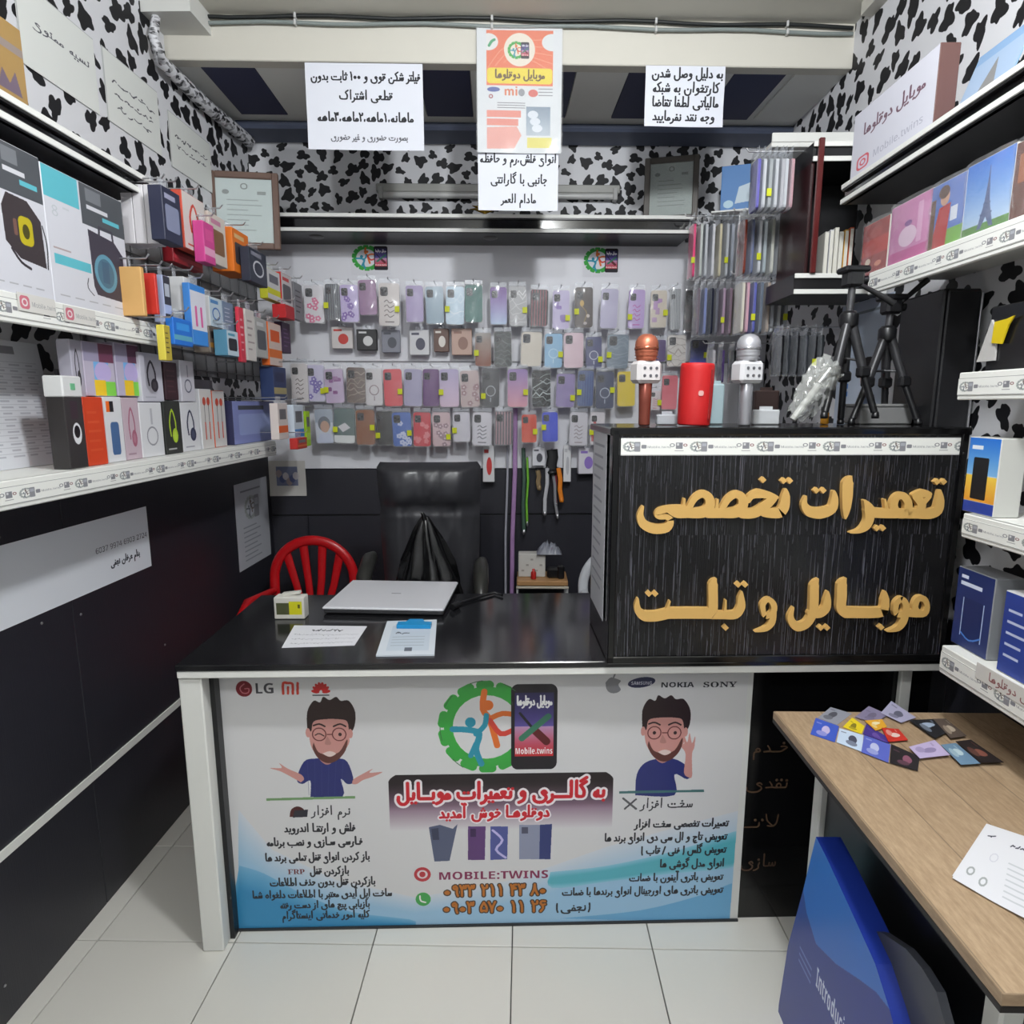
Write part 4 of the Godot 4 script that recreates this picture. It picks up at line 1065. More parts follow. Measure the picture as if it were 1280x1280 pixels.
func build_room() -> void:
	back = frame(Vector3(LEFT, 0, BACK_Z), TURN)
	counter = frame(at_y(252, 1190, 0), TURN)
	var zf := 1.35
	var zb := -3.25
	var mid := (zf + zb) * 0.5
	var deep := zf - zb
	var plain := mat(Color(0.80, 0.79, 0.75), 0.7)
	# floor: pale tiles with thin dark joints
	var fl := struct_slab("floor", Vector3((LEFT + RIGHT) * 0.5, -0.06, mid), Vector3(RIGHT - LEFT + 0.3, 0.1, deep + 0.2), mat(Color(0.33, 0.32, 0.31), 0.9), 0.0, "pale square floor tiles with thin dark joints")
	var pitch := 0.366
	var shades := [mat(Color(0.83, 0.82, 0.79), 0.22), mat(Color(0.84, 0.83, 0.80), 0.2), mat(Color(0.82, 0.81, 0.78), 0.24)]
	for i in range(-4, 4):
		for j in range(-5, 8):
			var x0 := maxf(-0.027 + i * pitch + 0.0014, LEFT)
			var x1 := minf(-0.027 + (i + 1) * pitch - 0.0014, RIGHT)
			var z1 := minf(-1.464 + (j + 1) * pitch - 0.0014, zf)
			var z0 := maxf(-1.464 + j * pitch + 0.0014, zb + 0.1)
			if x1 - x0 < 0.02 or z1 - z0 < 0.02: continue
			var b := Build.new()
			b.box(Vector3((x0 + x1) * 0.5, -0.006, (z0 + z1) * 0.5), Vector3(x1 - x0, 0.012, z1 - z0), 0.0012)
			part("tile", b.done(), shades[absi(i * 7 + j * 3) % 3], fl, shift(-fl.position.x, -fl.position.y, -fl.position.z))
	# side walls: spotted wallpaper above, black laminate panels below
	var wl := struct_slab("wall_left", Vector3(LEFT - 0.06, CEIL * 0.5, mid), Vector3(0.12, CEIL + 0.12, deep + 0.24), m_cow, 0.9, "wall papered in white with black cow spots")
	var wr := struct_slab("wall_right", Vector3(RIGHT + 0.06, CEIL * 0.5, mid), Vector3(0.12, CEIL + 0.12, deep + 0.24), m_cow, 0.9, "papered wall with black cow spots behind the album shelf")
	var zs := [zf, 0.35, -0.62, -1.59, -2.948]
	for k in 4:
		var b := Build.new()
		b.box(Vector3(LEFT + 0.005, 0.8, (zs[k] + zs[k + 1]) * 0.5) - wl.position, Vector3(0.009, 0.8, zs[k] - zs[k + 1] - 0.002), 0.001, Rect2(-1, 0, 0, 0), 0.5)
		part("panel", b.done(), m_black_wood, wl)
		b = Build.new()
		b.box(Vector3(LEFT + 0.005, 0.19, (zs[k] + zs[k + 1]) * 0.5) - wl.position, Vector3(0.009, 0.38, zs[k] - zs[k + 1] - 0.002), 0.001, Rect2(-1, 0, 0, 0), 0.5)
		part("panel", b.done(), m_black_wood, wl)
		b = Build.new()
		b.box(Vector3(RIGHT - 0.005, 0.43, (zs[k] + zs[k + 1]) * 0.5) - wr.position, Vector3(0.009, 0.84, zs[k] - zs[k + 1] - 0.002), 0.001, Rect2(-1, 0, 0, 0), 0.5)
		part("panel", b.done(), m_black_wood, wr)
	struct_slab("trim_1", Vector3(LEFT + 0.007, 0.392, (zf - 2.9) * 0.5), Vector3(0.014, 0.022, zf + 2.9), m_white, 0.0, "thin white strip along the black wall panels")
	for p in [[52, 779], [206, 806], [101, 768], [6, 1232]]:
		var w := at_x(p[0], p[1], LEFT + 0.0105)
		var b := Build.new()
		b.lathe([0.0, 0.0, 0.004, 0.0, 0.003, 0.002, 0.0, 0.0025], 8)
		part("screw", b.done(), m_steel, wl, Transform3D(Basis(Vector3(0, 0, 1), -PI / 2), w - wl.position))
	# back wall: spotted paper above the shelf, white slotted board, black laminate below
	var width := (RIGHT - LEFT) / cos(TURN)
	var b := Build.new()
	b.box(Vector3(width * 0.5, CEIL * 0.5, -0.06), Vector3(width + 0.2, CEIL + 0.12, 0.12), 0.0, Rect2(-1, 0, 0, 0), 0.72)
	var wb := struct("wall_back", b.done(), m_cow, "back wall papered with black cow spots", back)
	var y_low := on(back, 420, 586, 0.02).y
	var y_mid := on(back, 420, 452, 0.02).y
	var y_top := on(back, 420, 300, 0.02).y
	var pegboard := mat(Color(0.86, 0.86, 0.88), 0.45)
	var joint := y_mid - 0.004
	slab("slot_board", Vector3(width * 0.5, (y_low + joint) * 0.5, 0.008), Vector3(width - 0.01, joint - y_low, 0.016), pegboard, wb, 0.002)
	slab("slot_board", Vector3(width * 0.5, (y_top + joint) * 0.5 + 0.003, 0.008), Vector3(width - 0.01, y_top - joint - 0.006, 0.016), pegboard, wb, 0.002)
	slab("slot_rail", Vector3(width * 0.5, joint, 0.005), Vector3(width - 0.01, 0.012, 0.008), mat(Color(0.55, 0.55, 0.56), 0.4), wb)
	var xs := [0.004, on(back, 385, 650, 0.01).x, on(back, 600, 650, 0.01).x, on(back, 760, 650, 0.01).x, width - 0.004]
	for k in 4:
		slab("panel", Vector3((xs[k] + xs[k + 1]) * 0.5, 0.44, 0.004), Vector3(xs[k + 1] - xs[k] - 0.003, 0.88, 0.008), m_black_wood, wb, 0.001, 0.5)
	slab("backing", Vector3(width * 0.5, y_low * 0.5, 0.001), Vector3(width - 0.008, y_low, 0.002), m_black, wb)
	slab("panel", Vector3(width * 0.5, (y_low + 0.884) * 0.5, 0.005), Vector3(width - 0.008, y_low - 0.89, 0.010), m_black_wood, wb, 0.002, 0.5)
	# front wall with the shop door, behind the camera
	struct_slab("wall_front", Vector3((LEFT + RIGHT) * 0.5, CEIL * 0.5, zf + 0.06), Vector3(RIGHT - LEFT + 0.24, CEIL + 0.12, 0.12), mat(Color(0.72, 0.72, 0.72), 0.7), 0.0, "plain pale wall around the shop door")
	struct_slab("door_1", Vector3(0.2, 1.03, zf - 0.02), Vector3(0.9, 2.06, 0.04), mat(Color(0.8, 0.8, 0.8), 0.4), 0.0, "plain white shop door")
	# ceiling: in front of the beam, the beam, and the striped ceiling behind it
	struct_slab("ceiling", Vector3((LEFT + RIGHT) * 0.5, CEIL + 0.05, (zf - 2.5) * 0.5), Vector3(RIGHT - LEFT + 0.24, 0.1, zf + 2.6), plain, 0.0, "plain grey plaster ceiling")
	var bf := frame(Vector3(0, 0, at_x(205, 50, LEFT).z), TURN)
	bf.origin += bf.basis.z * 0.0
	bf.origin.z = at_x(205, 50, LEFT).z - LEFT * -sin(TURN)
	var y0 := on(bf, 640, 80).y
	b = Build.new()
	b.box(Vector3((LEFT + RIGHT) * 0.5, (y0 + CEIL) * 0.5 + 0.02, -0.025), Vector3(RIGHT - LEFT + 0.1, CEIL - y0 + 0.04, 0.05), 0.003)
	struct("beam", b.done(), mat(Color(0.80, 0.785, 0.74), 0.6), "pale plaster beam across the ceiling", bf)
	beam = bf
	beam_low = y0
	var cx := (LEFT + RIGHT) * 0.5
	var grey := mat(Color(0.88, 0.88, 0.86), 0.7)
	b = Build.new()
	b.box(Vector3(cx, y0 + 0.06, -0.42), Vector3(RIGHT - LEFT + 0.2, 0.1, 0.72), 0.0)
	var cb := struct("ceiling", b.done(), grey, "lowered grey ceiling with dark blue stripes behind the beam", bf)
	for c in [0.819, 0.453, 0.087, -0.279, -0.645, -1.01]: slab("stripe", Vector3(c, y0 + 0.008, -0.23), Vector3(0.18, 0.012, 0.36), mat(Color(0.17, 0.18, 0.31), 0.6), cb)
	for c in [1.03, 0.636, 0.27, -0.096, -0.462, -0.8275]: slab("stripe", Vector3(c, y0 + 0.008, -0.23), Vector3(0.18, 0.012, 0.36), grey, cb)
	# cove between the striped ceiling and the back wall
	b = Build.new()
	b.box(Vector3(width * 0.5, y0 - 0.006, 0.08), Vector3(width, 0.03, 0.16), 0.01)
	struct("trim_2", b.done(), mat(Color(0.34, 0.37, 0.45), 0.6), "dark blue cove above the spotted back wall", back)
	# spotted paper rolled over the corner of wall and ceiling, behind the beam
	b = Build.new()
	b.tube(PackedVector3Array([at_x(196, 12, LEFT + 0.03), at_x(192, 45, LEFT + 0.035), at_x(200, 75, LEFT + 0.035), Vector3(LEFT + 0.03, 2.47, -2.5), Vector3(LEFT + 0.03, 2.49, -2.9)]), [0.012, 0.015, 0.02, 0.024, 0.024], 10)
	var zebra := textured(0.6)
	zebra.albedo_texture = m_cow.albedo_texture
	zebra.uv1_triplanar = true
	zebra.uv1_scale = Vector3(2.2, 5.0, 2.2)
	struct("trim_3", b.done(), zebra, "rolled black and white paper along the wall corner")
	# plaster box and cove near the ceiling
	var p0 := at_z(200, 0, bf.origin.z + 0.12)
	var p1 := at_z(250, 28, bf.origin.z + 0.12)
	struct_slab("trim_4", Vector3((LEFT + p1.x) * 0.5, (CEIL + p1.y) * 0.5, bf.origin.z + 0.1), Vector3(p1.x - LEFT, CEIL - p1.y, 0.16), mat(Color(0.82, 0.82, 0.80), 0.6), 0.0, "white plaster box under the ceiling beside the beam")
	struct_slab("trim_5", Vector3(RIGHT - 0.02, CEIL - 0.02, -0.6), Vector3(0.04, 0.04, 3.4), mat(Color(0.78, 0.77, 0.73), 0.6), 0.0, "pale cove along the ceiling edge above the spotted wall")

var beam: Transform3D
var beam_low: float

# ---------------------------------------------------------------- counter with banner
func build_counter() -> void:
	var t := thing("counter", "black and white shop counter carrying the printed banner", "counter", counter)
	var xl := on(counter, 222, 848).x
	var xw := on(counter, 251, 848).x - xl
	var y_leg := on(counter, 236, 848).y
	var y_top := on(counter, 236, 830).y
	var xr := (RIGHT - 0.015 - counter.origin.x) / cos(TURN) - 0.03
	counter_top = y_top
	var edge := 0.016
	slab("worktop", Vector3((xl + xr) * 0.5, y_top - 0.008, -0.275), Vector3(xr - xl, 0.016, 0.57), m_counter(), t, 0.002)
	slab("edge_strip", Vector3((xl + xr) * 0.5, y_top - 0.025, -0.275), Vector3(xr - xl - 0.004, 0.018, 0.566), m_white, t, 0.002)
	slab("under_board", Vector3((xl + xr) * 0.5, (y_top - 0.034 + y_leg) * 0.5, -0.28), Vector3(xr - xl - 0.01, y_top - 0.034 - y_leg, 0.55), m_black, t)
	slab("end_panel", Vector3(xl + xw * 0.5, y_leg * 0.5, -0.27), Vector3(xw, y_leg, 0.54), m_white, t, 0.003)
	# inner side of the end, black
	var back_set := 0.068
	var bx0 := on(counter, 268, 845, -back_set).x
	slab("inner_panel", Vector3(xl + xw + 0.006, y_leg * 0.5, -0.29), Vector3(0.012, y_leg, 0.5), m_black, t)
	slab("kick_board", Vector3((xl + xw + 0.012 + bx0) * 0.5, y_leg * 0.5, -back_set - 0.012), Vector3(bx0 - xl - xw - 0.012, y_leg, 0.012), m_black, t, 0.002)
	# banner board
	banner_size.y = on(counter, 600, 841, -back_set).y - 0.004
	banner_size.x = on(counter, 942, 845, -back_set).x - bx0
	banner_frame = Transform3D(counter.basis, counter * Vector3(bx0, 0.004, -back_set))
	draw_banner()
	var b := Build.new()
	b.side = Rect2(0.01, 0.01, 0.001, 0.001)
	b.box(Vector3(bx0 + banner_size.x * 0.5, 0.004 + banner_size.y * 0.5, -back_set - 0.004), Vector3(banner_size.x, banner_size.y, 0.008), 0.0, Rect2(0, 0, 1, 1))
	part("banner", b.done(), m_banner, t).set_meta("label", "printed banner with two cartoon technicians and repair services")
	slab("front_board", Vector3((bx0 + xr) * 0.5, y_leg * 0.5, -back_set - 0.016), Vector3(xr - bx0, y_leg, 0.014), m_black_gloss, t)
	slab("bottom_rail", Vector3(bx0 + banner_size.x * 0.5, 0.003, -back_set + 0.002), Vector3(banner_size.x, 0.006, 0.006), mat(Color(0.16, 0.17, 0.18), 0.5), t)
	# a white post shows above the desk
	var px := on(counter, 1124, 860, -back_set).x
	slab("post", Vector3(px + 0.012, y_leg * 0.5, -back_set + 0.0), Vector3(0.028, y_leg, 0.016), m_white, t, 0.002)
	# faint gilt words on the black board beside the banner
	var gilt := mat(Color(0.30, 0.22, 0.16), 0.4)
	for w in [["خـدم", 938, 985, 940], ["نقدی", 930, 985, 985], ["لاتـ", 928, 975, 1034], ["سازی", 924, 970, 1083]]:
		var p0 := on(counter, w[1], w[3], -back_set - 0.0085)
		var p1 := on(counter, w[2], w[3], -back_set - 0.0085)
		part("lettering", script_mesh(w[0], p1.x - p0.x, 0.0052, 0.001, 0.7), gilt, t, shift(p1.x, p0.y, -back_set - 0.009))

func m_counter() -> StandardMaterial3D:
	var m := textured(0.1)
	m.albedo_color = Color(0.10, 0.10, 0.11)
	m.roughness = 0.14
	return m
var counter_top: float

# Persian words as thin raised strokes; the origin is the right end of the baseline
func script_mesh(text: String, width: float, s: float, thick: float, pen := 1.2) -> ArrayMesh:
	var l := fa(text)
	var sx: float = width / l.w
	var b := Build.new()
	var n := 0
	for st in l.strokes:
		var q := PackedVector2Array()
		for p in st: q.append(Vector2(-p.x * sx, p.y * s))
		ribbon(b, q, [pen * s], thick + 0.00008 * n)
		n += 1
	for d in l.dots:
		var q := PackedVector2Array()
		for k in 8: q.append(Vector2(-d.x * sx, d.y * s) + Vector2(cos(TAU * k / 8), sin(TAU * k / 8)) * 0.7 * s)
		b.prism(q, 0, thick)
	return b.done()

# a pen stroke of changing width with thickness: outline walls and a flat face
func ribbon(b: Build, q: PackedVector2Array, widths: Array, thick: float, caps := true) -> void:
	var m := q.size()
	var l := PackedVector2Array()
	var r := PackedVector2Array()
	for i in m:
		var d := (q[mini(i + 1, m - 1)] - q[maxi(i - 1, 0)]).normalized()
		var w: float = widths[mini(i, widths.size() - 1)] * 0.5
		var nn := Vector2(-d.y, d.x) * w
		l.append(q[i] + nn); r.append(q[i] - nn)
	for i in m - 1:
		var a := Vector3(l[i].x, l[i].y, thick)
		var c := Vector3(l[i + 1].x, l[i + 1].y, thick)
		var e := Vector3(r[i].x, r[i].y, thick)
		var f := Vector3(r[i + 1].x, r[i + 1].y, thick)
		var dn := Vector3(0, 0, -thick)
		b.quad(e, f, c, a)
		b.quad(a, c, c + dn, a + dn)
		b.quad(f, e, e + dn, f + dn)
	if not caps: return
	for i in [0, m - 1]:
		var w: float = widths[mini(i, widths.size() - 1)] * 0.5
		var o := PackedVector2Array()
		for k in 10: o.append(q[i] + Vector2(cos(TAU * k / 10), sin(TAU * k / 10)) * w)
		b.prism(o, 0, thick - 0.00006)

# ---------------------------------------------------------------- the black sign box on the counter
const GILT := {                          # strokes of the raised letters: x, y, width in a close-up of the photograph
	"A": [[[1160, 185, 25], [1160, 230, 60], [1150, 300, 75], [1120, 345, 80], [1060, 350, 75], [1010, 350, 60]], [[905, 230, 45], [960, 210, 68], [1040, 222, 50], [1098, 238, 24]], [[1070, 245, 60], [1000, 310, 75], [930, 350, 75], [850, 352, 75]], [[905, 235, 45], [890, 262, 14]],
		[[690, 345, 40], [740, 255, 50], [800, 215, 55], [845, 240, 62], [850, 300, 72], [800, 345, 80], [700, 350, 70]], [[668, 255, 16], [660, 330, 70]], [[700, 350, 72], [600, 350, 75]],
		[[450, 340, 40], [500, 248, 48], [560, 212, 55], [605, 240, 62], [610, 300, 72], [560, 345, 80], [450, 350, 70]], [[428, 250, 16], [420, 330, 70]], [[450, 350, 70], [380, 350, 72], [330, 330, 60]],
		[[425, 320, 55], [330, 318, 48], [255, 335, 50], [232, 362, 40], [250, 378, 36], [300, 378, 40], [328, 405, 44], [300, 455, 68], [210, 464, 72], [135, 430, 66], [110, 370, 48], [128, 305, 18]]],
	"B": [[[1110, 190, 20], [1112, 260, 58], [1095, 330, 72], [1040, 355, 75], [960, 355, 72]], [[928, 222, 40], [985, 208, 60], [1036, 216, 34]], [[935, 235, 45], [978, 285, 62], [960, 340, 62]], [[1030, 232, 36], [978, 290, 60]], [[970, 355, 70], [870, 355, 66]],
		[[880, 340, 62], [878, 270, 55], [840, 225, 52], [795, 240, 52], [775, 300, 58], [800, 350, 70], [880, 355, 66]], [[712, 255, 14], [728, 335, 62]], [[800, 355, 66], [700, 352, 70], [610, 345, 75]],
		[[568, 262, 18], [598, 320, 72], [600, 390, 66], [575, 445, 62], [525, 480, 34], [462, 492, 8]], [[472, 85, 8], [447, 130, 78], [442, 230, 76], [436, 320, 58], [428, 388, 16]],
		[[345, 195, 20], [350, 250, 52], [330, 320, 72], [250, 350, 84], [170, 338, 76], [132, 290, 46], [142, 232, 16]]],
	"C": [[[1100, 340, 38], [1096, 280, 44], [1140, 240, 38], [1180, 280, 48], [1178, 340, 48], [1120, 378, 34], [1100, 340, 38]], [[1180, 330, 48], [1168, 420, 54], [1120, 472, 44], [1034, 496, 8]],
		[[928, 180, 14], [922, 230, 52], [922, 300, 68], [880, 360, 70], [790, 365, 64]], [[802, 248, 12], [795, 330, 58]], [[810, 365, 64], [690, 365, 62]],
		[[722, 78, 16], [700, 120, 74], [700, 250, 74], [698, 335, 76]], [[715, 362, 70], [660, 350, 88], [340, 350, 88]], [[356, 256, 14], [330, 335, 66]], [[350, 350, 84], [250, 372, 84], [160, 372, 82], [112, 338, 60], [96, 290, 46], [102, 236, 16]]],
	"D": [[[1105, 345, 50], [1088, 300, 48], [1112, 238, 46], [1158, 236, 46], [1184, 290, 40], [1165, 350, 52], [1100, 352, 62]], [[1110, 352, 64], [1015, 345, 62]],
		[[932, 335, 40], [942, 270, 44], [985, 238, 44], [1018, 290, 50], [1005, 350, 58], [950, 358, 46], [932, 335, 40]], [[1012, 345, 60], [992, 420, 60], [950, 470, 48], [866, 494, 8]],
		[[852, 180, 16], [852, 240, 60], [845, 310, 68], [800, 344, 84], [540, 344, 88]], [[538, 74, 14], [510, 120, 76], [506, 220, 78], [502, 310, 76], [545, 348, 84]],
		[[396, 180, 16], [392, 240, 56], [380, 310, 72], [330, 350, 76], [262, 350, 64]], [[318, 78, 12], [290, 130, 70], [286, 250, 72], [276, 350, 70], [230, 430, 70], [160, 458, 74], [112, 420, 60], [100, 370, 46], [122, 305, 14]]],
}
const GILT_DOTS := {"A": [[1145, 118], [1190, 118], [997, 112]], "B": [[1090, 125], [1138, 125], [655, 460], [698, 460], [218, 188], [268, 188]], "C": [[900, 122], [955, 122], [800, 465], [190, 195], [240, 195]], "D": [[820, 462], [340, 465], [390, 465]]}

func build_sign_box() -> void:
	sign_at = Transform3D(counter.basis, counter * Vector3(0, 0, 0.022))
	var x0 := on(sign_at, 762, 690).x
	var x1 := on(sign_at, 1204, 600).x
	var y1 := on(sign_at, 980, 537).y
	var y0 := counter_top + 0.001
	var t := thing("sign_box", "black counter box with raised gold Persian lettering", "sign", sign_at)
	var w := x1 - x0
	var cx := (x0 + x1) * 0.5
	var deep := 0.30
	sign_top = y1
	var b := Build.new()
	b.box(Vector3(cx, (y0 + y1) * 0.5, -deep * 0.5 - 0.006), Vector3(w - 0.004, y1 - y0, deep - 0.012), 0.003)
	part("body", b.done(), m_black_gloss, t)
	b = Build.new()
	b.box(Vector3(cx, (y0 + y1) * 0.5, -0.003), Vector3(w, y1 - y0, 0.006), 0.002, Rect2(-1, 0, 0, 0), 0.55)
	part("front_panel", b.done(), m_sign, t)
	slab("top_board", Vector3(cx, y1 - 0.004, -deep * 0.5), Vector3(w + 0.012, 0.018, deep + 0.012), m_black_gloss, t, 0.003)
	for s in [-1, 1]: slab("edge_trim", Vector3(cx + s * (w * 0.5 - 0.008), (y0 + y1) * 0.5, 0.002), Vector3(0.016, y1 - y0, 0.008), m_black_gloss, t, 0.002)
	slab("edge_trim", Vector3(cx, y0 + 0.008, 0.002), Vector3(w, 0.018, 0.008), m_black_gloss, t, 0.002)
	# paper strip with small printed marks under the top edge
	var sy0 := on(sign_at, 980, 569).y
	var sy1 := on(sign_at, 980, 547).y
	var sx0 := on(sign_at, 776, 558).x
	var sx1 := on(sign_at, 1206, 558).x - 0.012
	b = Build.new()
	b.side = Rect2(0.5, 0.06, 0.001, 0.001)
	b.box(Vector3((sx0 + sx1) * 0.5, (sy0 + sy1) * 0.5, 0.0012), Vector3(sx1 - sx0, sy1 - sy0, 0.001), 0.0, Rect2(0, 0, 1.28, 1))
	part("label_strip", b.done(), m_strip, t)
	# gold letters
	var gold := mat(Color(0.80, 0.64, 0.37), 0.42)
	for key in ["A", "B", "C", "D"]:
		var ox: float = {"A": 780.0, "B": 980.0, "C": 780.0, "D": 970.0}[key]
		var oy: float = {"A": 580.0, "B": 580.0, "C": 710.0, "D": 710.0}[key]
		var sc: float = 1280.0 / 220.0 if key in ["A", "B"] else 6.4
		var pieces: Array = {"A": [[0, 11]], "B": [[0, 9], [9, 10], [10, 11]], "C": [[0, 2], [2, 9]], "D": [[0, 4], [4, 6], [6, 8]]}[key]
		for piece in pieces:
			var lb := Build.new()
			var n := 0
			for st in GILT[key].slice(piece[0], piece[1]):
				var fx := []
				for p in st: fx.append_array([p[0], p[1]])
				var cvd := curve(fx, 4)
				var q := PackedVector2Array()
				var ws := []
				for i in cvd.size():
					var k := minf(i / 4.0, st.size() - 1.0)
					var a := int(floor(k))
					var wd := lerpf(st[a][2], st[mini(a + 1, st.size() - 1)][2], k - a)
					var c := on(sign_at, ox + cvd[i].x / sc, oy + cvd[i].y / sc)
					q.append(Vector2(c.x, c.y))
					ws.append(on(sign_at, ox + (cvd[i].x + wd) / sc, oy + cvd[i].y / sc).x - c.x)
				ribbon(lb, q, ws, 0.012 + 0.00015 * n)
				n += 1
			part("gold_letter", lb.done(), gold, t)
		for d in GILT_DOTS[key]:
			var c := on(sign_at, ox + d[0] / sc, oy + d[1] / sc)
			var q := PackedVector2Array()
			for k in 4: q.append(Vector2(c.x, c.y) + Vector2(cos(TAU * k / 4), sin(TAU * k / 4)) * 0.0075)
			var db := Build.new()
			db.prism(q, 0, 0.012)
			part("gold_dot", db.done(), gold, t)
	# sheets taped to the side of the box
	var cell := papers.cell(120, 300, Color(0.8, 0.8, 0.82))
	for k in 14: papers.rect(cell.position.x + 12, cell.position.y + 20 + k * 18, dice.randi_range(60, 96), 4, Color(0.62, 0.62, 0.66))
	b = Build.new()
	b.side = papers.uv(cell.grow(-8))
	b.box(Vector3(0, 0, 0), Vector3(0.2, 0.46, 0.0012), 0.0, papers.uv(cell))
	var sheet := thing("side_sheet", "long white paper sheet taped to the end of the black sign box", "paper", sign_at * Transform3D(Basis(Vector3.UP, -PI / 2), Vector3(x0 - 0.002, y1 - 0.24, -0.16)))
	part("sheet", b.done(), m_paper, sheet)

var sign_top: float

# ---------------------------------------------------------------- shelves on the side walls
func strip_box(called: String, c: Vector3, s: Vector3, along: float, parent: Node, xf := Transform3D()) -> void:       # a printed strip; local x along the shelf
	var b := Build.new()
	b.side = Rect2(0.5, 0.06, 0.001, 0.001)
	b.box(c, s, 0.0, Rect2(0, 0, along / 0.62, 1))
	part(called, b.done(), m_strip, parent, xf)

# a shelf along a side wall: frame with x along the shelf (as seen from the room), z out of the wall; y is the top of the board
func wall_shelf(label: String, xf: Transform3D, length: float, deep: float, y: float, face: float, kind: String) -> Node3D:
	var t := thing("wall_shelf", label, "shelf", xf)
	var m := Vector3(length * 0.5, 0, deep * 0.5)
	if kind == "strip":
		slab("board", Vector3(m.x, y - 0.009, m.z), Vector3(length, 0.018, deep), m_white, t, 0.002)
		slab("fascia", Vector3(m.x, y - face * 0.5, deep - 0.004), Vector3(length, face, 0.010), m_white, t, 0.002)
		strip_box("label_strip", Vector3(m.x, y - face * 0.52, deep + 0.0018), Vector3(length - 0.004, face * 0.62, 0.001), length, t)
	else:
		slab("board", Vector3(m.x, y - 0.009, m.z), Vector3(length, 0.018, deep), m_black, t, 0.001)
		slab("under_board", Vector3(m.x, y - face + 0.008, m.z), Vector3(length, 0.016, deep), m_black, t, 0.001)
		slab("fascia", Vector3(m.x, y - face * 0.5, deep - 0.014), Vector3(length, face, 0.01), m_black_gloss, t)
		slab("white_lip", Vector3(m.x, y - 0.006, deep + 0.001), Vector3(length, 0.013, 0.004), m_white, t, 0.001)
		slab("white_lip", Vector3(m.x, y - face + 0.006, deep + 0.001), Vector3(length, 0.013, 0.004), m_white, t, 0.001)
	return t

const SHELF_L := 0.22                    # depth of the shelves on the two side walls
const SHELF_R := 0.21
var low_shelf: float
var mid_shelf: float
var top_shelf: float
var r_shelf := {}
func left_frame(z: float) -> Transform3D: return Transform3D(Basis(Vector3.UP, PI / 2), Vector3(LEFT, 0, z))          # x runs to the back, z into the room
func right_frame(z: float) -> Transform3D: return Transform3D(Basis(Vector3.UP, -PI / 2), Vector3(RIGHT, 0, z))       # x runs to the front

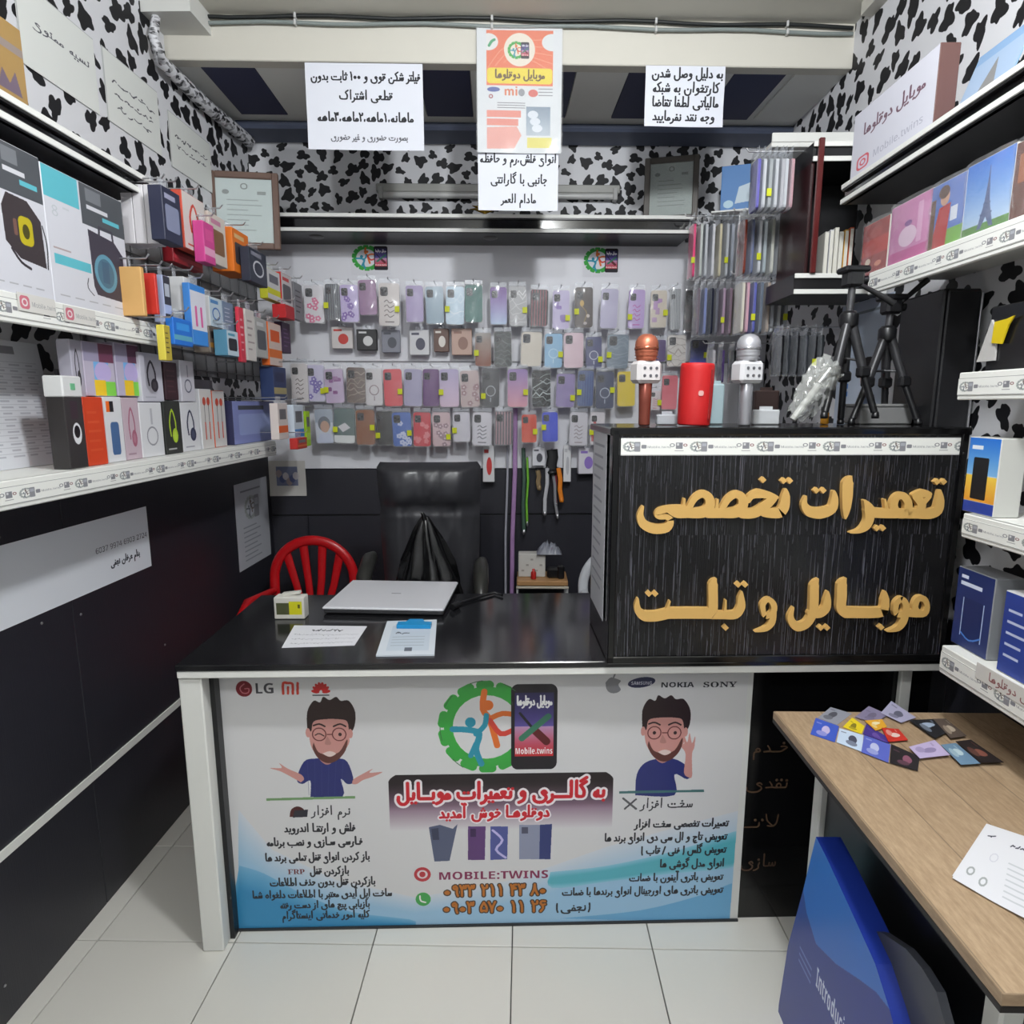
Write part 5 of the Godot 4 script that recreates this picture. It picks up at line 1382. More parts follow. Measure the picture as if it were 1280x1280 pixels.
func build_side_shelves() -> void:
	var xf := LEFT + SHELF_L
	var z_start := 0.2
	low_shelf = at_x(0, 602, xf).y
	var low_face := low_shelf - at_x(0, 640, xf).y
	wall_shelf("long white shelf with a printed edge strip above the black wall panels", left_frame(z_start), z_start - at_x(345, 565, xf).z, SHELF_L, low_shelf, low_face, "strip")
	mid_shelf = at_x(0, 362, xf).y
	var mid_end := at_x(206, 420, xf).z
	wall_shelf("white shelf with edge strip carrying the boxed party speakers", left_frame(z_start), z_start - mid_end, SHELF_L, mid_shelf, mid_shelf - at_x(0, 401, xf).y, "strip2" if false else "strip")
	top_shelf = at_x(0, 112, xf).y
	wall_shelf("black shelf with two white lips above the boxed party speakers", left_frame(z_start), z_start - at_x(188, 225, xf).z, SHELF_L, top_shelf, top_shelf - at_x(0, 146, xf).y, "black")
	# upright grid behind the hanging goods
	var g := thing("wire_grid", "dark wire grid panel behind the hanging accessory packs", "display grid", left_frame(mid_end + 0.02))
	var glen := mid_end + 0.02 - (BACK_Z + 0.03)
	var wire := mat(Color(0.32, 0.32, 0.33), 0.4, 0.5)
	slab("backing", Vector3(glen * 0.5, 1.71, 0.004), Vector3(glen, 0.42, 0.006), mat(Color(0.46, 0.46, 0.47), 0.6), g)
	for k in 7:
		var b := Build.new()
		b.tube(PackedVector3Array([Vector3(0, 1.52 + k * 0.065, 0.014), Vector3(glen, 1.52 + k * 0.065, 0.014)]), [0.0025], 6)
		part("wire", b.done(), wire, g)
	for k in 15:
		var b := Build.new()
		b.tube(PackedVector3Array([Vector3(0.01 + k * (glen - 0.02) / 14, 1.5, 0.011), Vector3(0.01 + k * (glen - 0.02) / 14, 1.93, 0.011)]), [0.0025], 6)
		part("wire", b.done(), wire, g)
	# wall on the right: shelves towards the camera
	var rf := RIGHT - SHELF_R
	for d in [["a", 1200, 466, 500, "strip", "white shelf with edge strip holding a black package with a yellow tag"], ["b", 1205, 641, 672, "strip", "white shelf with edge strip holding a bright blue phone box"], ["c", 1178, 806, 842, "strip", "lowest white edge shelf above the desk with dark blue phone boxes"]]:
		var p := at_x(d[1], d[2], rf)
		var q := at_x(d[1], d[3], rf)
		r_shelf[d[0]] = p.y
		wall_shelf(d[5], right_frame(p.z), 0.2 - p.z, SHELF_R, p.y, p.y - q.y, d[4])
	var pe := at_x(1086, 351, rf)
	var pn := at_x(1280, 268, rf)
	r_shelf["album"] = pn.y
	wall_shelf("white shelf with edge strip carrying the glossy photo albums", right_frame(pe.z), 0.2 - pe.z, SHELF_R, pn.y, pn.y - at_x(1280, 307, rf).y, "strip")
	var tp := at_x(1053, 232, rf)
	r_shelf["top"] = at_x(1280, 76, rf).y
	wall_shelf("black shelf with two white lips carrying the white shop sign", right_frame(tp.z), 0.2 - tp.z, SHELF_R, r_shelf["top"], r_shelf["top"] - at_x(1280, 112, rf).y, "black")
	# red writing on the lowest strip
	var pr := at_x(1215, 835, rf - 0.006)
	# tall black cabinet behind the sign box
	var cz := -1.62
	var ca := Vector3(1.006, 0, 0)
	var cab := thing("black_cabinet", "tall narrow black cabinet standing behind the two tripods", "cabinet", frame(Vector3(ca.x, counter_top + 0.001, cz)))
	var ch: float = r_shelf["album"] - 0.065 - counter_top
	var cw := RIGHT - 0.014 - ca.x
	slab("body", Vector3(cw * 0.5, ch * 0.5, -0.09), Vector3(cw, ch, 0.18), m_black, cab, 0.004)
	slab("door_front", Vector3(cw * 0.5, ch * 0.5, 0.004), Vector3(cw - 0.012, ch - 0.012, 0.008), mat(Color(0.11, 0.11, 0.12), 0.3), cab, 0.003)
	slab("edge_trim", Vector3(cw - 0.004, ch * 0.5, 0.006), Vector3(0.005, ch - 0.02, 0.008), m_steel, cab, 0.001)
	# deep shelf unit at the end of the album wall, facing the room
	var uz := -2.06
	var u := thing("shelf_unit", "black shelf unit with white edges and a dark red post beside the hanging cases", "shelf", frame(Vector3(0, 0, uz)))
	var ux0 := at_z(1012, 260, uz).x
	var ux1 := RIGHT - 0.006
	for d in [[177, 201, ux0], [342, 367, at_z(992, 366, uz).x]]:
		ux0 = d[2]
		var ya := at_z(1040, d[0], uz).y
		var yb := at_z(1040, d[1], uz).y
		slab("board", Vector3((ux0 + ux1) * 0.5, (ya + yb) * 0.5, -0.12), Vector3(ux1 - ux0, ya - yb, 0.23), m_black, u)
		slab("white_lip", Vector3((ux0 + ux1) * 0.5, ya - 0.006, 0.0), Vector3(ux1 - ux0, 0.014, 0.006), m_white, u, 0.001)
		slab("white_lip", Vector3((ux0 + ux1) * 0.5, yb + 0.006, 0.0), Vector3(ux1 - ux0, 0.014, 0.006), m_white, u, 0.001)
	unit_shelf = at_z(1040, 342, uz).y
	ux0 = at_z(1012, 260, uz).x
	var yt := at_z(1040, 201, uz).y
	slab("back_board", Vector3((ux0 + ux1) * 0.5 + 0.04, (unit_shelf + yt) * 0.5, -0.23), Vector3(ux1 - ux0 - 0.08, yt - unit_shelf, 0.01), m_black, u)
	var post := at_z(1021, 260, uz + 0.006).x
	slab("post", Vector3(post, (unit_shelf + yt) * 0.5 + 0.03, 0.008), Vector3(0.016, yt - unit_shelf + 0.06, 0.012), mat(Color(0.33, 0.10, 0.10), 0.3), u, 0.002)
	slab("side_board", Vector3(ux0 + 0.005, (unit_shelf + yt) * 0.5, -0.12), Vector3(0.01, yt - unit_shelf, 0.22), mat(Color(0.16, 0.05, 0.06), 0.3), u)
	unit_x = Vector2(ux0, ux1)
var unit_shelf: float
var unit_x: Vector2

# ---------------------------------------------------------------- shelf, lamp and ornaments on the back wall
func build_back_wall() -> void:
	var width := (RIGHT - LEFT) / cos(TURN)
	var out := 0.24
	var y1 := on(back, 600, 268, out).y
	var y2 := on(back, 600, 290, out).y
	var x0 := 0.012
	var x1 := on(back, 866, 280, out).x
	var t := thing("back_shelf", "long black shelf with two white lips under the spotted back wall", "shelf", back)
	var m := (x0 + x1) * 0.5
	slab("board", Vector3(m, y1 - 0.009, out * 0.5), Vector3(x1 - x0, 0.018, out), m_black, t)
	slab("under_board", Vector3(m, y2 + 0.008, out * 0.5), Vector3(x1 - x0, 0.016, out), m_black, t)
	slab("fascia", Vector3(m, (y1 + y2) * 0.5, out - 0.012), Vector3(x1 - x0, y1 - y2, 0.01), m_black_gloss, t)
	slab("white_lip", Vector3(m, y1 - 0.006, out + 0.001), Vector3(x1 - x0, 0.014, 0.004), m_white, t, 0.001)
	slab("white_lip", Vector3(m, y2 + 0.006, out + 0.001), Vector3(x1 - x0, 0.014, 0.004), m_white, t, 0.001)
	back_shelf = y1
	back_shelf_out = out
	for px in [395, 613]:
		var p := on(back, px, 295, 0.16)
		var b := Build.new()
		b.lathe([0.0, -0.006, 0.022, -0.006, 0.03, -0.002, 0.03, 0.0], 16)
		part("spot_cover", b.done(), mat(Color(0.35, 0.35, 0.34), 0.4), t, shift(p.x, y2, 0.15))
	# fluorescent fitting, switched off
	var a := on(back, 470, 238, 0.03)
	var c := on(back, 775, 238, 0.03)
	var lamp := thing("tube_lamp", "long grey fluorescent tube fitting on the spotted back wall", "lamp", back * shift((a.x + c.x) * 0.5, a.y, 0))
	var lw := c.x - a.x
	slab("housing", Vector3(0, 0.012, 0.018), Vector3(lw, 0.034, 0.034), mat(Color(0.62, 0.62, 0.60), 0.4), lamp, 0.004)
	var b2 := Build.new()
	b2.tube(PackedVector3Array([Vector3(-lw * 0.47, -0.018, 0.03), Vector3(lw * 0.47, -0.018, 0.03)]), [0.013], 12)
	part("tube", b2.done(), mat(Color(0.75, 0.75, 0.74), 0.3), lamp)
	for s in [-1, 1]: slab("socket", Vector3(s * lw * 0.48, -0.01, 0.024), Vector3(0.02, 0.05, 0.04), mat(Color(0.66, 0.66, 0.65), 0.4), lamp, 0.003)
	# two framed certificates standing on the shelf ends
	framed("framed certificate in a brown frame hanging in the wall corner", 270, 347, 209, 312, 0.12, Color(0.42, 0.33, 0.29), Color(0.76, 0.81, 0.80), 0.36)
	framed("framed certificate in a dark frame on the back shelf near the hanging cases", 804, 871, 190, 272, -0.25, Color(0.33, 0.31, 0.29), Color(0.62, 0.66, 0.64))
	# small golden ornament
	var g := on(back, 606, 268, 0.2)
	var orn := thing("gold_ornament", "small golden ornament on the back shelf below the notices", "ornament", back * shift(g.x, back_shelf, 0.18))
	var ob := Build.new()
	ob.lathe([0.0, 0.0, 0.03, 0.0, 0.03, 0.006, 0.010, 0.012, 0.007, 0.02, 0.014, 0.028, 0.0, 0.03], 14)
	var gm := mat(Color(0.62, 0.5, 0.16), 0.35, 0.7)
	part("base", ob.done(), gm, orn)
	for k in 7:
		var an := PI * (0.06 + 0.88 * k / 6.0)
		var pb := Build.new()
		pb.tube(PackedVector3Array([Vector3(0, 0.02, 0), Vector3(cos(an) * 0.04, 0.03 + sin(an) * 0.02, 0.01), Vector3(cos(an) * 0.065, 0.025 + sin(an) * 0.035, 0.015)]), [0.005, 0.009, 0.002], 8, 0.5)
		part("petal", pb.done(), gm, orn)
	# shop marks printed on the white board
	for d in [[463, 323, "round green shop emblem with phone on the white board above the lilac cases"], [752, 326, "round green shop emblem with phone on the white board above the brown case"]]:
		var cell := papers.cell(130, 120, Color(0.85, 0.85, 0.87))
		shop_mark(papers, cell.position.x + 52.0, cell.position.y + 58.0, 44)
		var p0 := on(back, d[0] - 24, d[1] + 20, 0.018)
		var p1 := on(back, d[0] + 24, d[1] - 20, 0.018)
		var b := Build.new()
		b.side = papers.uv(Rect2i(cell.position, Vector2i(4, 4)))
		b.box(Vector3.ZERO, Vector3(p1.x - p0.x, p1.y - p0.y, 0.0008), 0.0, papers.uv(cell))
		var e := thing("wall_emblem", d[2], "emblem", back * shift((p0.x + p1.x) * 0.5, (p0.y + p1.y) * 0.5, 0.0166))
		part("print", b.done(), m_paper, e)
	# cables clipped along the beam
	for k in 2:
		var pts := PackedVector3Array()
		for s in 21:
			var px := lerpf(246, 1066, s / 20.0)
			var py: float = (20.0 if k == 0 else 28.0) + 14.0 * pow(s / 20.0, 1.6) + 1.4 * sin(s * 1.3 + k * 2.0)
			pts.append(beam * on(beam, px, py, 0.012))
		var b := Build.new()
		b.tube(pts, [0.006], 8)
		var cab := thing("ceiling_cable", ["black cable clipped along the top of the beam", "pale grey cable running under the black one along the beam"][k], "cable")
		part("cable", b.done(), mat([Color(0.12, 0.13, 0.13), Color(0.5, 0.53, 0.52)][k], 0.5), cab)
		for s in [3, 9, 14, 18]:
			var cb := Build.new()
			cb.box(pts[s], Vector3(0.008, 0.018, 0.018), 0.002)
			part("clip", cb.done(), mat(Color(0.75, 0.75, 0.74), 0.5), cab)
var back_shelf: float
var back_shelf_out: float

func framed(label: String, x0: float, x1: float, y0: float, y1: float, turn: float, wood: Color, sheet: Color, out := 0.15) -> void:
	var p := on(back, (x0 + x1) * 0.5, y1, out)
	var q := on(back, x1, (y0 + y1) * 0.5, out)
	var w := absf(q.x - p.x) * 2.0 / cos(turn)
	var low := back_shelf if out < 0.2 else p.y
	var h := on(back, (x0 + x1) * 0.5, y0 + 4, out).y - low
	var t := thing("framed_certificate", label, "picture frame", back * Transform3D(Basis(Vector3.UP, turn) * Basis(Vector3.RIGHT, -0.08), Vector3(p.x, low + 0.001, out)))
	var fw := 0.024
	slab("backing", Vector3(0, h * 0.5, -0.006), Vector3(w - 0.01, h - 0.01, 0.008), mat(Color(0.3, 0.25, 0.2), 0.7), t)
	var cell := papers.cell(150, 200, sheet)
	papers.ring(cell.position.x + 75, cell.position.y + 26, 8, 3, sheet.darkened(0.4))
	papers.ell(cell.position.x + 28, cell.position.y + 44, 9, 7, sheet.darkened(0.35))
	papers.rect(cell.position.x + 108, cell.position.y + 40, 22, 10, sheet.darkened(0.3))
	for k in 7: papers.rect(cell.position.x + 30, cell.position.y + 66 + k * 15, dice.randi_range(50, 92), 3, sheet.darkened(0.22))
	var b := Build.new()
	b.side = papers.uv(Rect2i(cell.position, Vector2i(4, 4)))
	b.box(Vector3(0, h * 0.5, 0.0), Vector3(w - fw * 1.6, h - fw * 1.6, 0.002), 0.0, papers.uv(cell))
	part("certificate", b.done(), m_paper, t)
	var fm := mat(wood, 0.45)
	for s in [-1, 1]:
		slab("frame_side", Vector3(s * (w - fw) * 0.5, h * 0.5, 0.002), Vector3(fw, h, 0.018), fm, t, 0.003)
		slab("frame_rail", Vector3(0, h * 0.5 + s * (h - fw) * 0.5, 0.002), Vector3(w - 2 * fw, fw, 0.017), fm, t, 0.003)
	slab("glass", Vector3(0, h * 0.5, 0.0042), Vector3(w - fw * 1.8, h - fw * 1.8, 0.001), clear_sheet(0.06), t)

# ---------------------------------------------------------------- chairs behind the counter
func tube_part(called: String, pts: Array, radii: Array, m: Material, parent: Node, sides := 10, flat := 1.0) -> MeshInstance3D:
	var b := Build.new()
	b.tube(PackedVector3Array(pts), radii, sides, flat)
	return part(called, b.done(), m, parent)

func plastic_chair(label: String, at: Vector3, turn: float, c: Color, w: float, top: float) -> void:
	var t := thing("plastic_chair", label, "chair", frame(at, turn))
	var m := mat(c, 0.32)
	var h := w * 0.5
	var seat := 0.44
	# arched back frame
	var arch := []
	for k in 25:
		var a := PI * k / 24.0
		arch.append(Vector3(cos(a) * h, top - 0.17 + sin(a) * 0.165, -0.2 + 0.0))
	arch.push_front(Vector3(h * 0.98, seat, -0.17))
	arch.append(Vector3(-h * 0.98, seat, -0.17))
	tube_part("back_frame", arch, [0.021], m, t, 12, 0.7)
	# fan of slats: two crossed pairs and straight ones
	var yb := seat + 0.06
	for s in [[-0.10, -0.36], [-0.03, -0.13], [0.03, 0.13], [0.10, 0.36]]:
		var xb: float = s[0] * w * 1.1
		var xt: float = s[1] * w * 0.95
		var yt := top - 0.17 + sqrt(maxf(0.0, 1.0 - pow(xt / h, 2))) * 0.165
		tube_part("slat", [Vector3(xb, yb, -0.185), Vector3(lerpf(xb, xt, 0.55), lerpf(yb, yt, 0.5), -0.205), Vector3(xt, yt, -0.2)], [0.014, 0.016, 0.019], m, t, 10, 0.32)
	var b := Build.new()
	b.prism(rounded(w * 1.02, 0.42, 0.06), -0.012, 0.012, Rect2(-1, 0, 0, 0), Transform3D(Basis(Vector3.RIGHT, -PI / 2), Vector3(0, seat, 0.02)))
	part("seat", b.done(), m, t)
	tube_part("lower_rail", [Vector3(-h * 0.95, yb, -0.18), Vector3(h * 0.95, yb, -0.18)], [0.014], m, t, 8)
	for sx in [-1, 1]:
		for sz in [-1, 1]:
			tube_part("leg", [Vector3(sx * h * 0.9, seat, 0.02 + sz * 0.17), Vector3(sx * h * 1.08, 0.0, 0.02 + sz * 0.21)], [0.024, 0.018], m, t, 8)
		tube_part("armrest", [Vector3(sx * h * 0.98, seat + 0.19, -0.17), Vector3(sx * h * 1.06, seat + 0.21, 0.05), Vector3(sx * h * 1.04, seat + 0.16, 0.16), Vector3(sx * h * 0.98, seat, 0.18)], [0.017], m, t, 8, 0.8)

func build_chairs() -> void:
	var rz := -2.6
	var ra := at_z(338, 720, rz)
	var rb := at_z(448, 720, rz)
	plastic_chair("red plastic armchair with a fan of slats behind the counter", Vector3((ra.x + rb.x) * 0.5, 0, rz + 0.2), 0.0, Color(0.70, 0.06, 0.09), rb.x - ra.x - 0.036, at_z(393, 674, rz).y)
	var wa := at_z(723, 720, rz)
	plastic_chair("white plastic armchair half hidden behind the black sign box", Vector3(wa.x + 0.205, 0, rz + 0.2), 0.0, Color(0.78, 0.79, 0.81), 0.37, at_z(745, 682, rz).y)
	# office chair
	var oz := -2.42
	var a := at_z(474, 640, oz)
	var c := at_z(601, 640, oz)
	var top := at_z(540, 577, oz).y
	var w := c.x - a.x
	var t := thing("office_chair", "black padded leather office chair with high back behind the counter", "chair", frame(Vector3((a.x + c.x) * 0.5, 0, oz), 0.06))
	var leather := StandardMaterial3D.new()
	leather.albedo_color = Color(0.20, 0.20, 0.215)
	leather.roughness = 0.34
	var nz := FastNoiseLite.new()
	nz.seed = 5
	nz.frequency = 6.0
	var pts := []
	var rows := 33
	var cols := 25
	for j in rows:
		var v := j / float(rows - 1)
		var y := lerpf(top, 0.56, v)
		var half := w * 0.5 * (1.0 - 0.05 * smoothstep(0.0, 0.3, v) + 0.03 * sin(v * 5.0))
		if v < 0.03: half -= 0.012
		for i in cols:
			var u := i / float(cols - 1) * 2.0 - 1.0
			var edge := 1.0 - pow(absf(u), 6.0)
			var z := 0.055 * edge
			z += 0.03 * (1.0 - smoothstep(0.0, 0.2, absf(v - 0.13))) * edge                       # head pad
			z -= 0.022 * exp(-pow((v - 0.27) / 0.018, 2.0))                                          # seam under the head pad
			if v > 0.27: z -= 0.018 * exp(-pow((absf(u) - 0.46) / 0.05, 2.0))                        # seams beside the middle panel
			z += 0.012 * nz.get_noise_3d(u * 0.5, y * 0.6, 0.0) + 0.004 * nz.get_noise_3d(u * 1.4, y * 1.2, 4.0)
			if v < 0.02: z *= 0.35
			pts.append(Vector3(u * half, y, z - v * 0.02))
	var b := Build.new()
	b.grid(pts, cols, Rect2(0, 0, 1, 1), 0.05)
	part("backrest", b.done(), leather, t)
	b = Build.new()
	b.prism(rounded(w * 1.05, 0.5, 0.08), -0.05, 0.05, Rect2(-1, 0, 0, 0), Transform3D(Basis(Vector3.RIGHT, -PI / 2), Vector3(0, 0.5, 0.24)))
	part("seat", b.done(), leather, t)
	var grip := mat(Color(0.17, 0.17, 0.16), 0.3)
	var silver := mat(Color(0.45, 0.45, 0.43), 0.3, 0.6)
	for d in [[-1, 461, 703], [1, 599, 712]]:
		var s: int = d[0]
		var p := at_z(d[1], d[2], oz + 0.1)
		var lx := p.x - t.position.x
		var arm := tube_part("armrest", [Vector3(lx + s * 0.005, p.y + 0.005, 0.0), Vector3(lx, p.y + 0.015, 0.1), Vector3(lx, p.y - 0.02, 0.22), Vector3(lx, p.y - 0.1, 0.25)], [0.018, 0.028, 0.028, 0.02], grip, t, 12, 1.0)
		tube_part("support", [Vector3(lx, p.y - 0.09, 0.25), Vector3(lx - s * 0.02, 0.56, 0.22), Vector3(lx - s * 0.06, 0.47, 0.2)], [0.018, 0.016, 0.014], silver, arm, 8)
	tube_part("column", [Vector3(0, 0.1, 0.24), Vector3(0, 0.46, 0.24)], [0.03], silver, t)
	for k in 5:
		var an := TAU * k / 5.0 + 0.3
		var e := Vector3(cos(an) * 0.27, 0.06, 0.24 + sin(an) * 0.27)
		var leg := tube_part("foot", [Vector3(0, 0.12, 0.24), e], [0.025, 0.016], m_black, t, 8)
		var wb := Build.new()
		wb.lathe([0.0, -0.012, 0.026, -0.012, 0.028, 0.0, 0.026, 0.012, 0.0, 0.012], 12)
		part("caster", wb.done(), m_black, leg, Transform3D(Basis(Vector3(0, 0, 1), PI / 2), e - Vector3(0, 0.03, 0)))
	# black plastic bag on the seat
	var bag := thing("black_bag", "shiny black plastic bag gathered to a point on the office chair", "bag", frame(Vector3(at_z(535, 700, oz + 0.2).x, 0.555, oz + 0.24)))
	var btop := at_z(534, 647, oz + 0.24).y - 0.555
	var bp := []
	nz.frequency = 2.2
	for j in 22:
		var v := j / 21.0
		for i in 37:
			var an := TAU * i / 36.0
			var r := (0.012 + 0.185 * pow(v, 0.85)) * (1.0 + 0.10 * sin(an * 9.0 + 2.0 * sin(v * 4.0)) * (1.1 - v) + 0.22 * nz.get_noise_3d(cos(an), sin(an), v * 0.9))
			if v > 0.93: r *= 1.0 - (v - 0.93) * 3.0
			bp.append(Vector3(cos(an) * r, btop * (1.0 - v) + 0.004, -sin(an) * r * 0.55 * -1.0))
	bp.reverse()
	b = Build.new()
	var flipped := []
	for j in 22:
		for i in 37: flipped.append(bp[(21 - j) * 37 + (i)])
	b.grid(flipped, 37)
	var film := mat(Color(0.035, 0.035, 0.04), 0.16)
	part("film", b.done(), film, bag)
	tube_part("knot", [Vector3(0.002, btop - 0.02, 0), Vector3(-0.004, btop + 0.006, 0.004), Vector3(-0.012, btop + 0.018, 0)], [0.012, 0.009, 0.004], film, bag, 8)
	# little table with things on it, by the back wall
	var sz := -2.7
	var q0 := at_z(646, 729, sz)
	var q1 := at_z(710, 729, sz)
	var st := thing("small_table", "small wooden topped table with thin white legs by the back wall", "table", frame(Vector3((q0.x + q1.x) * 0.5, 0, sz)))
	var tw := q1.x - q0.x
	slab("table_top", Vector3(0, q0.y, -0.08), Vector3(tw, 0.022, 0.17), mat(Color(0.66, 0.5, 0.33), 0.5), st, 0.003)
	slab("edge_rail", Vector3(0, q0.y - 0.018, 0.004), Vector3(tw + 0.006, 0.01, 0.008), mat(Color(0.75, 0.72, 0.66), 0.4), st, 0.002)
	for sx in [-1, 1]:
		for k in 2: tube_part("leg", [Vector3(sx * tw * 0.49, q0.y - 0.015, -0.005 - k * 0.15), Vector3(sx * tw * 0.49, 0, -0.005 - k * 0.15)], [0.005], mat(Color(0.72, 0.72, 0.72), 0.4), st, 8)
	var ty := q0.y + 0.0115
	var bx := thing("white_carton", "white carton with grey marks standing on the small table", "box", frame(Vector3(q0.x + 0.066, ty, sz - 0.09)))
	part("body", simple_box(Vector3(0.12, 0.105, 0.06), 0.003), mat(Color(0.76, 0.75, 0.73), 0.6), bx)
	for k in 5: slab("mark", Vector3(-0.04 + k * 0.02, 0.03 + (k % 3) * 0.025, 0.0305), Vector3(0.012, 0.008, 0.001), mat(Color(0.6, 0.58, 0.56), 0.6), bx)
	var rd := thing("red_bottle", "tiny red bottle standing on the small table", "bottle", frame(Vector3(at_z(667, 720, sz).x, ty, sz - 0.03)))
	b = Build.new()
	b.lathe([0.0, 0.0, 0.011, 0.0, 0.012, 0.004, 0.012, 0.03, 0.006, 0.036, 0.006, 0.045, 0.0, 0.046], 14)
	part("body", b.done(), mat(Color(0.7, 0.14, 0.12), 0.4), rd)
	var ch := thing("black_adapter", "black power adapters lying on the small table", "adapter", frame(Vector3(at_z(693, 718, sz).x, ty, sz - 0.06)))
	part("body", simple_box(Vector3(0.06, 0.045, 0.05), 0.008), m_black, ch)
	part("plug", simple_box(Vector3(0.03, 0.06, 0.03), 0.006), m_black, ch, shift(0.03, 0, 0.02))
	var gb := thing("grey_pouch", "crumpled grey plastic pouch on top of the white carton", "bag", frame(Vector3(at_z(690, 700, sz).x - 0.01, ty + 0.106, sz - 0.08)))
	bp = []
	nz.frequency = 3.0
	for j in 9:
		for i in 17:
			var u := i / 16.0 * 2.0 - 1.0
			var v := j / 8.0
			var hgt := 0.042 * sin(v * PI) * (1.0 - pow(absf(u), 3.0)) * (1.0 + 0.8 * nz.get_noise_2d(u * 2.0, v * 3.0))
			bp.append(Vector3(u * 0.055, hgt + 0.001, (v - 0.5) * 0.08))
	b = Build.new()
	b.grid(bp, 17)
	part("film", b.done(), mat(Color(0.5, 0.51, 0.55), 0.35), gb)

# ---------------------------------------------------------------- wooden desk in front of the counter
const DESK := 0.70
func build_desk() -> void:
	var zb := -1.395
	var zf := -0.675
	var xl := 0.578
	var xr := RIGHT - 0.012
	var f := Transform3D(Basis(Vector3.UP, PI / 2), Vector3(xl, 0, zf))        # x to the back, z across the desk
	var t := thing("desk", "light oak desk with black end panel and white legs", "desk", f)
	var l := zf - zb
	var w := xr - xl
	slab("desktop", Vector3(l * 0.5, DESK - 0.009, w * 0.5), Vector3(l, 0.018, w), m_wood, t, 0.001, 0.62)
	slab("dark_edge", Vector3(l * 0.5, DESK - 0.0225, w * 0.5), Vector3(l, 0.009, w), mat(Color(0.10, 0.08, 0.07), 0.5), t)
	slab("side_panel", Vector3(l * 0.5 + 0.035, 0.365, 0.112), Vector3(l - 0.21, 0.61, 0.016), m_black, t, 0.002)
	slab("back_panel", Vector3(l - 0.02, 0.36, w * 0.5 + 0.06), Vector3(0.016, 0.6, w - 0.16), m_black, t, 0.002)
	for p in [[0.12, 0.108], [l - 0.05, 0.108], [0.12, w - 0.05], [l - 0.05, w - 0.05]]:
		slab("leg", Vector3(p[0], (DESK - 0.027) * 0.5, p[1]), Vector3(0.035, DESK - 0.027, 0.035), m_white, t, 0.004)
	# photo cards spread on the desk
	var cards := [
		["grey portrait", [310, 215, 400, 250, 470, 195, 370, 165], Color(0.55, 0.56, 0.6), Color(0.3, 0.3, 0.34)], ["bright blue", [275, 292, 390, 330, 410, 255, 300, 215], Color(0.22, 0.33, 0.72), Color(0.75, 0.7, 0.85)],
		["yellow", [428, 258, 515, 292, 530, 255, 472, 214], Color(0.88, 0.78, 0.12), Color(0.5, 0.45, 0.1)], ["pale blue and white", [398, 330, 520, 376, 524, 297, 412, 264], Color(0.76, 0.82, 0.9), Color(0.25, 0.26, 0.33)],
		["deep purple", [522, 292, 646, 336, 640, 308, 538, 244], Color(0.25, 0.17, 0.5), Color(0.4, 0.3, 0.6)], ["blue violet", [514, 376, 642, 426, 652, 342, 528, 296], Color(0.33, 0.38, 0.72), Color(0.72, 0.74, 0.86)],
		["black with pink figure", [648, 426, 780, 465, 790, 398, 655, 338], Color(0.10, 0.08, 0.10), Color(0.5, 0.3, 0.38)], ["mauve grey", [484, 212, 585, 238, 640, 200, 550, 160], Color(0.5, 0.47, 0.58), Color(0.4, 0.37, 0.47)],
		["orange", [530, 228, 582, 276, 636, 258, 612, 222], Color(0.85, 0.62, 0.16), Color(0.9, 0.85, 0.7)], ["red", [610, 262, 642, 328, 735, 320, 690, 268], Color(0.74, 0.17, 0.12), Color(0.85, 0.75, 0.72)],
		["lavender grey", [606, 192, 702, 238, 772, 214, 656, 136], Color(0.64, 0.63, 0.73), Color(0.35, 0.35, 0.42)], ["black and white", [738, 226, 862, 312, 925, 280, 868, 220], Color(0.09, 0.09, 0.11), Color(0.62, 0.68, 0.76)],
		["brown photo", [852, 220, 935, 312, 1010, 300, 912, 219], Color(0.33, 0.28, 0.25), Color(0.68, 0.62, 0.55)], ["pale lilac", [738, 352, 790, 406, 932, 390, 860, 320], Color(0.72, 0.66, 0.80), Color(0.55, 0.5, 0.65)],
		["teal blue", [888, 342, 984, 436, 1075, 430, 960, 334], Color(0.4, 0.52, 0.62), Color(0.7, 0.78, 0.8)], ["dark brown", [958, 326, 1072, 426, 1186, 425, 1030, 318], Color(0.12, 0.08, 0.08), Color(0.5, 0.3, 0.25)],
	]
	var n := 0
	for d in cards:
		var cell := papers.cell(90, 70, d[2])
		var x := float(cell.position.x)
		var y := float(cell.position.y)
		papers.ell(x + 45 + (n * 13) % 20 - 10, y + 34, 15, 17, d[3])
		papers.ell(x + 30 + (n * 7) % 30, y + 52, 20, 10, d[3].lerp(d[2], 0.4))
		papers.rect(x + 8, y + 8 + (n * 5) % 12, 20, 5, d[3].lerp(d[2], 0.5))
		var yy := DESK + 0.0008 + n * 0.0005
		var pts := []
		for i in 4: pts.append(at_y(940 + d[1][2 * i] / 3.765, 840 + d[1][2 * i + 1] / 3.765, yy))
		var c: Vector3 = (pts[0] + pts[1] + pts[2] + pts[3]) * 0.25
		var card := thing("photo_card", "%s picture card lying among the cards on the oak desk" % d[0], "card", frame(c), "picture cards spread on the desk")
		var b := Build.new()
		for p in 4: pts[p] = pts[p] - c
		b.quad(pts[0], pts[1], pts[2], pts[3], papers.uv(cell))
		var dn := Vector3(0, -0.0006, 0)
		b.side = papers.uv(Rect2i(cell.position, Vector2i(3, 3)))
		b.quad(pts[3] + dn, pts[2] + dn, pts[1] + dn, pts[0] + dn, b.side)
		for i in 4: b.quad(pts[i] + dn, pts[(i + 1) % 4] + dn, pts[(i + 1) % 4], pts[i], b.side)
		part("print", b.done(), m_paper, card)
		n += 1
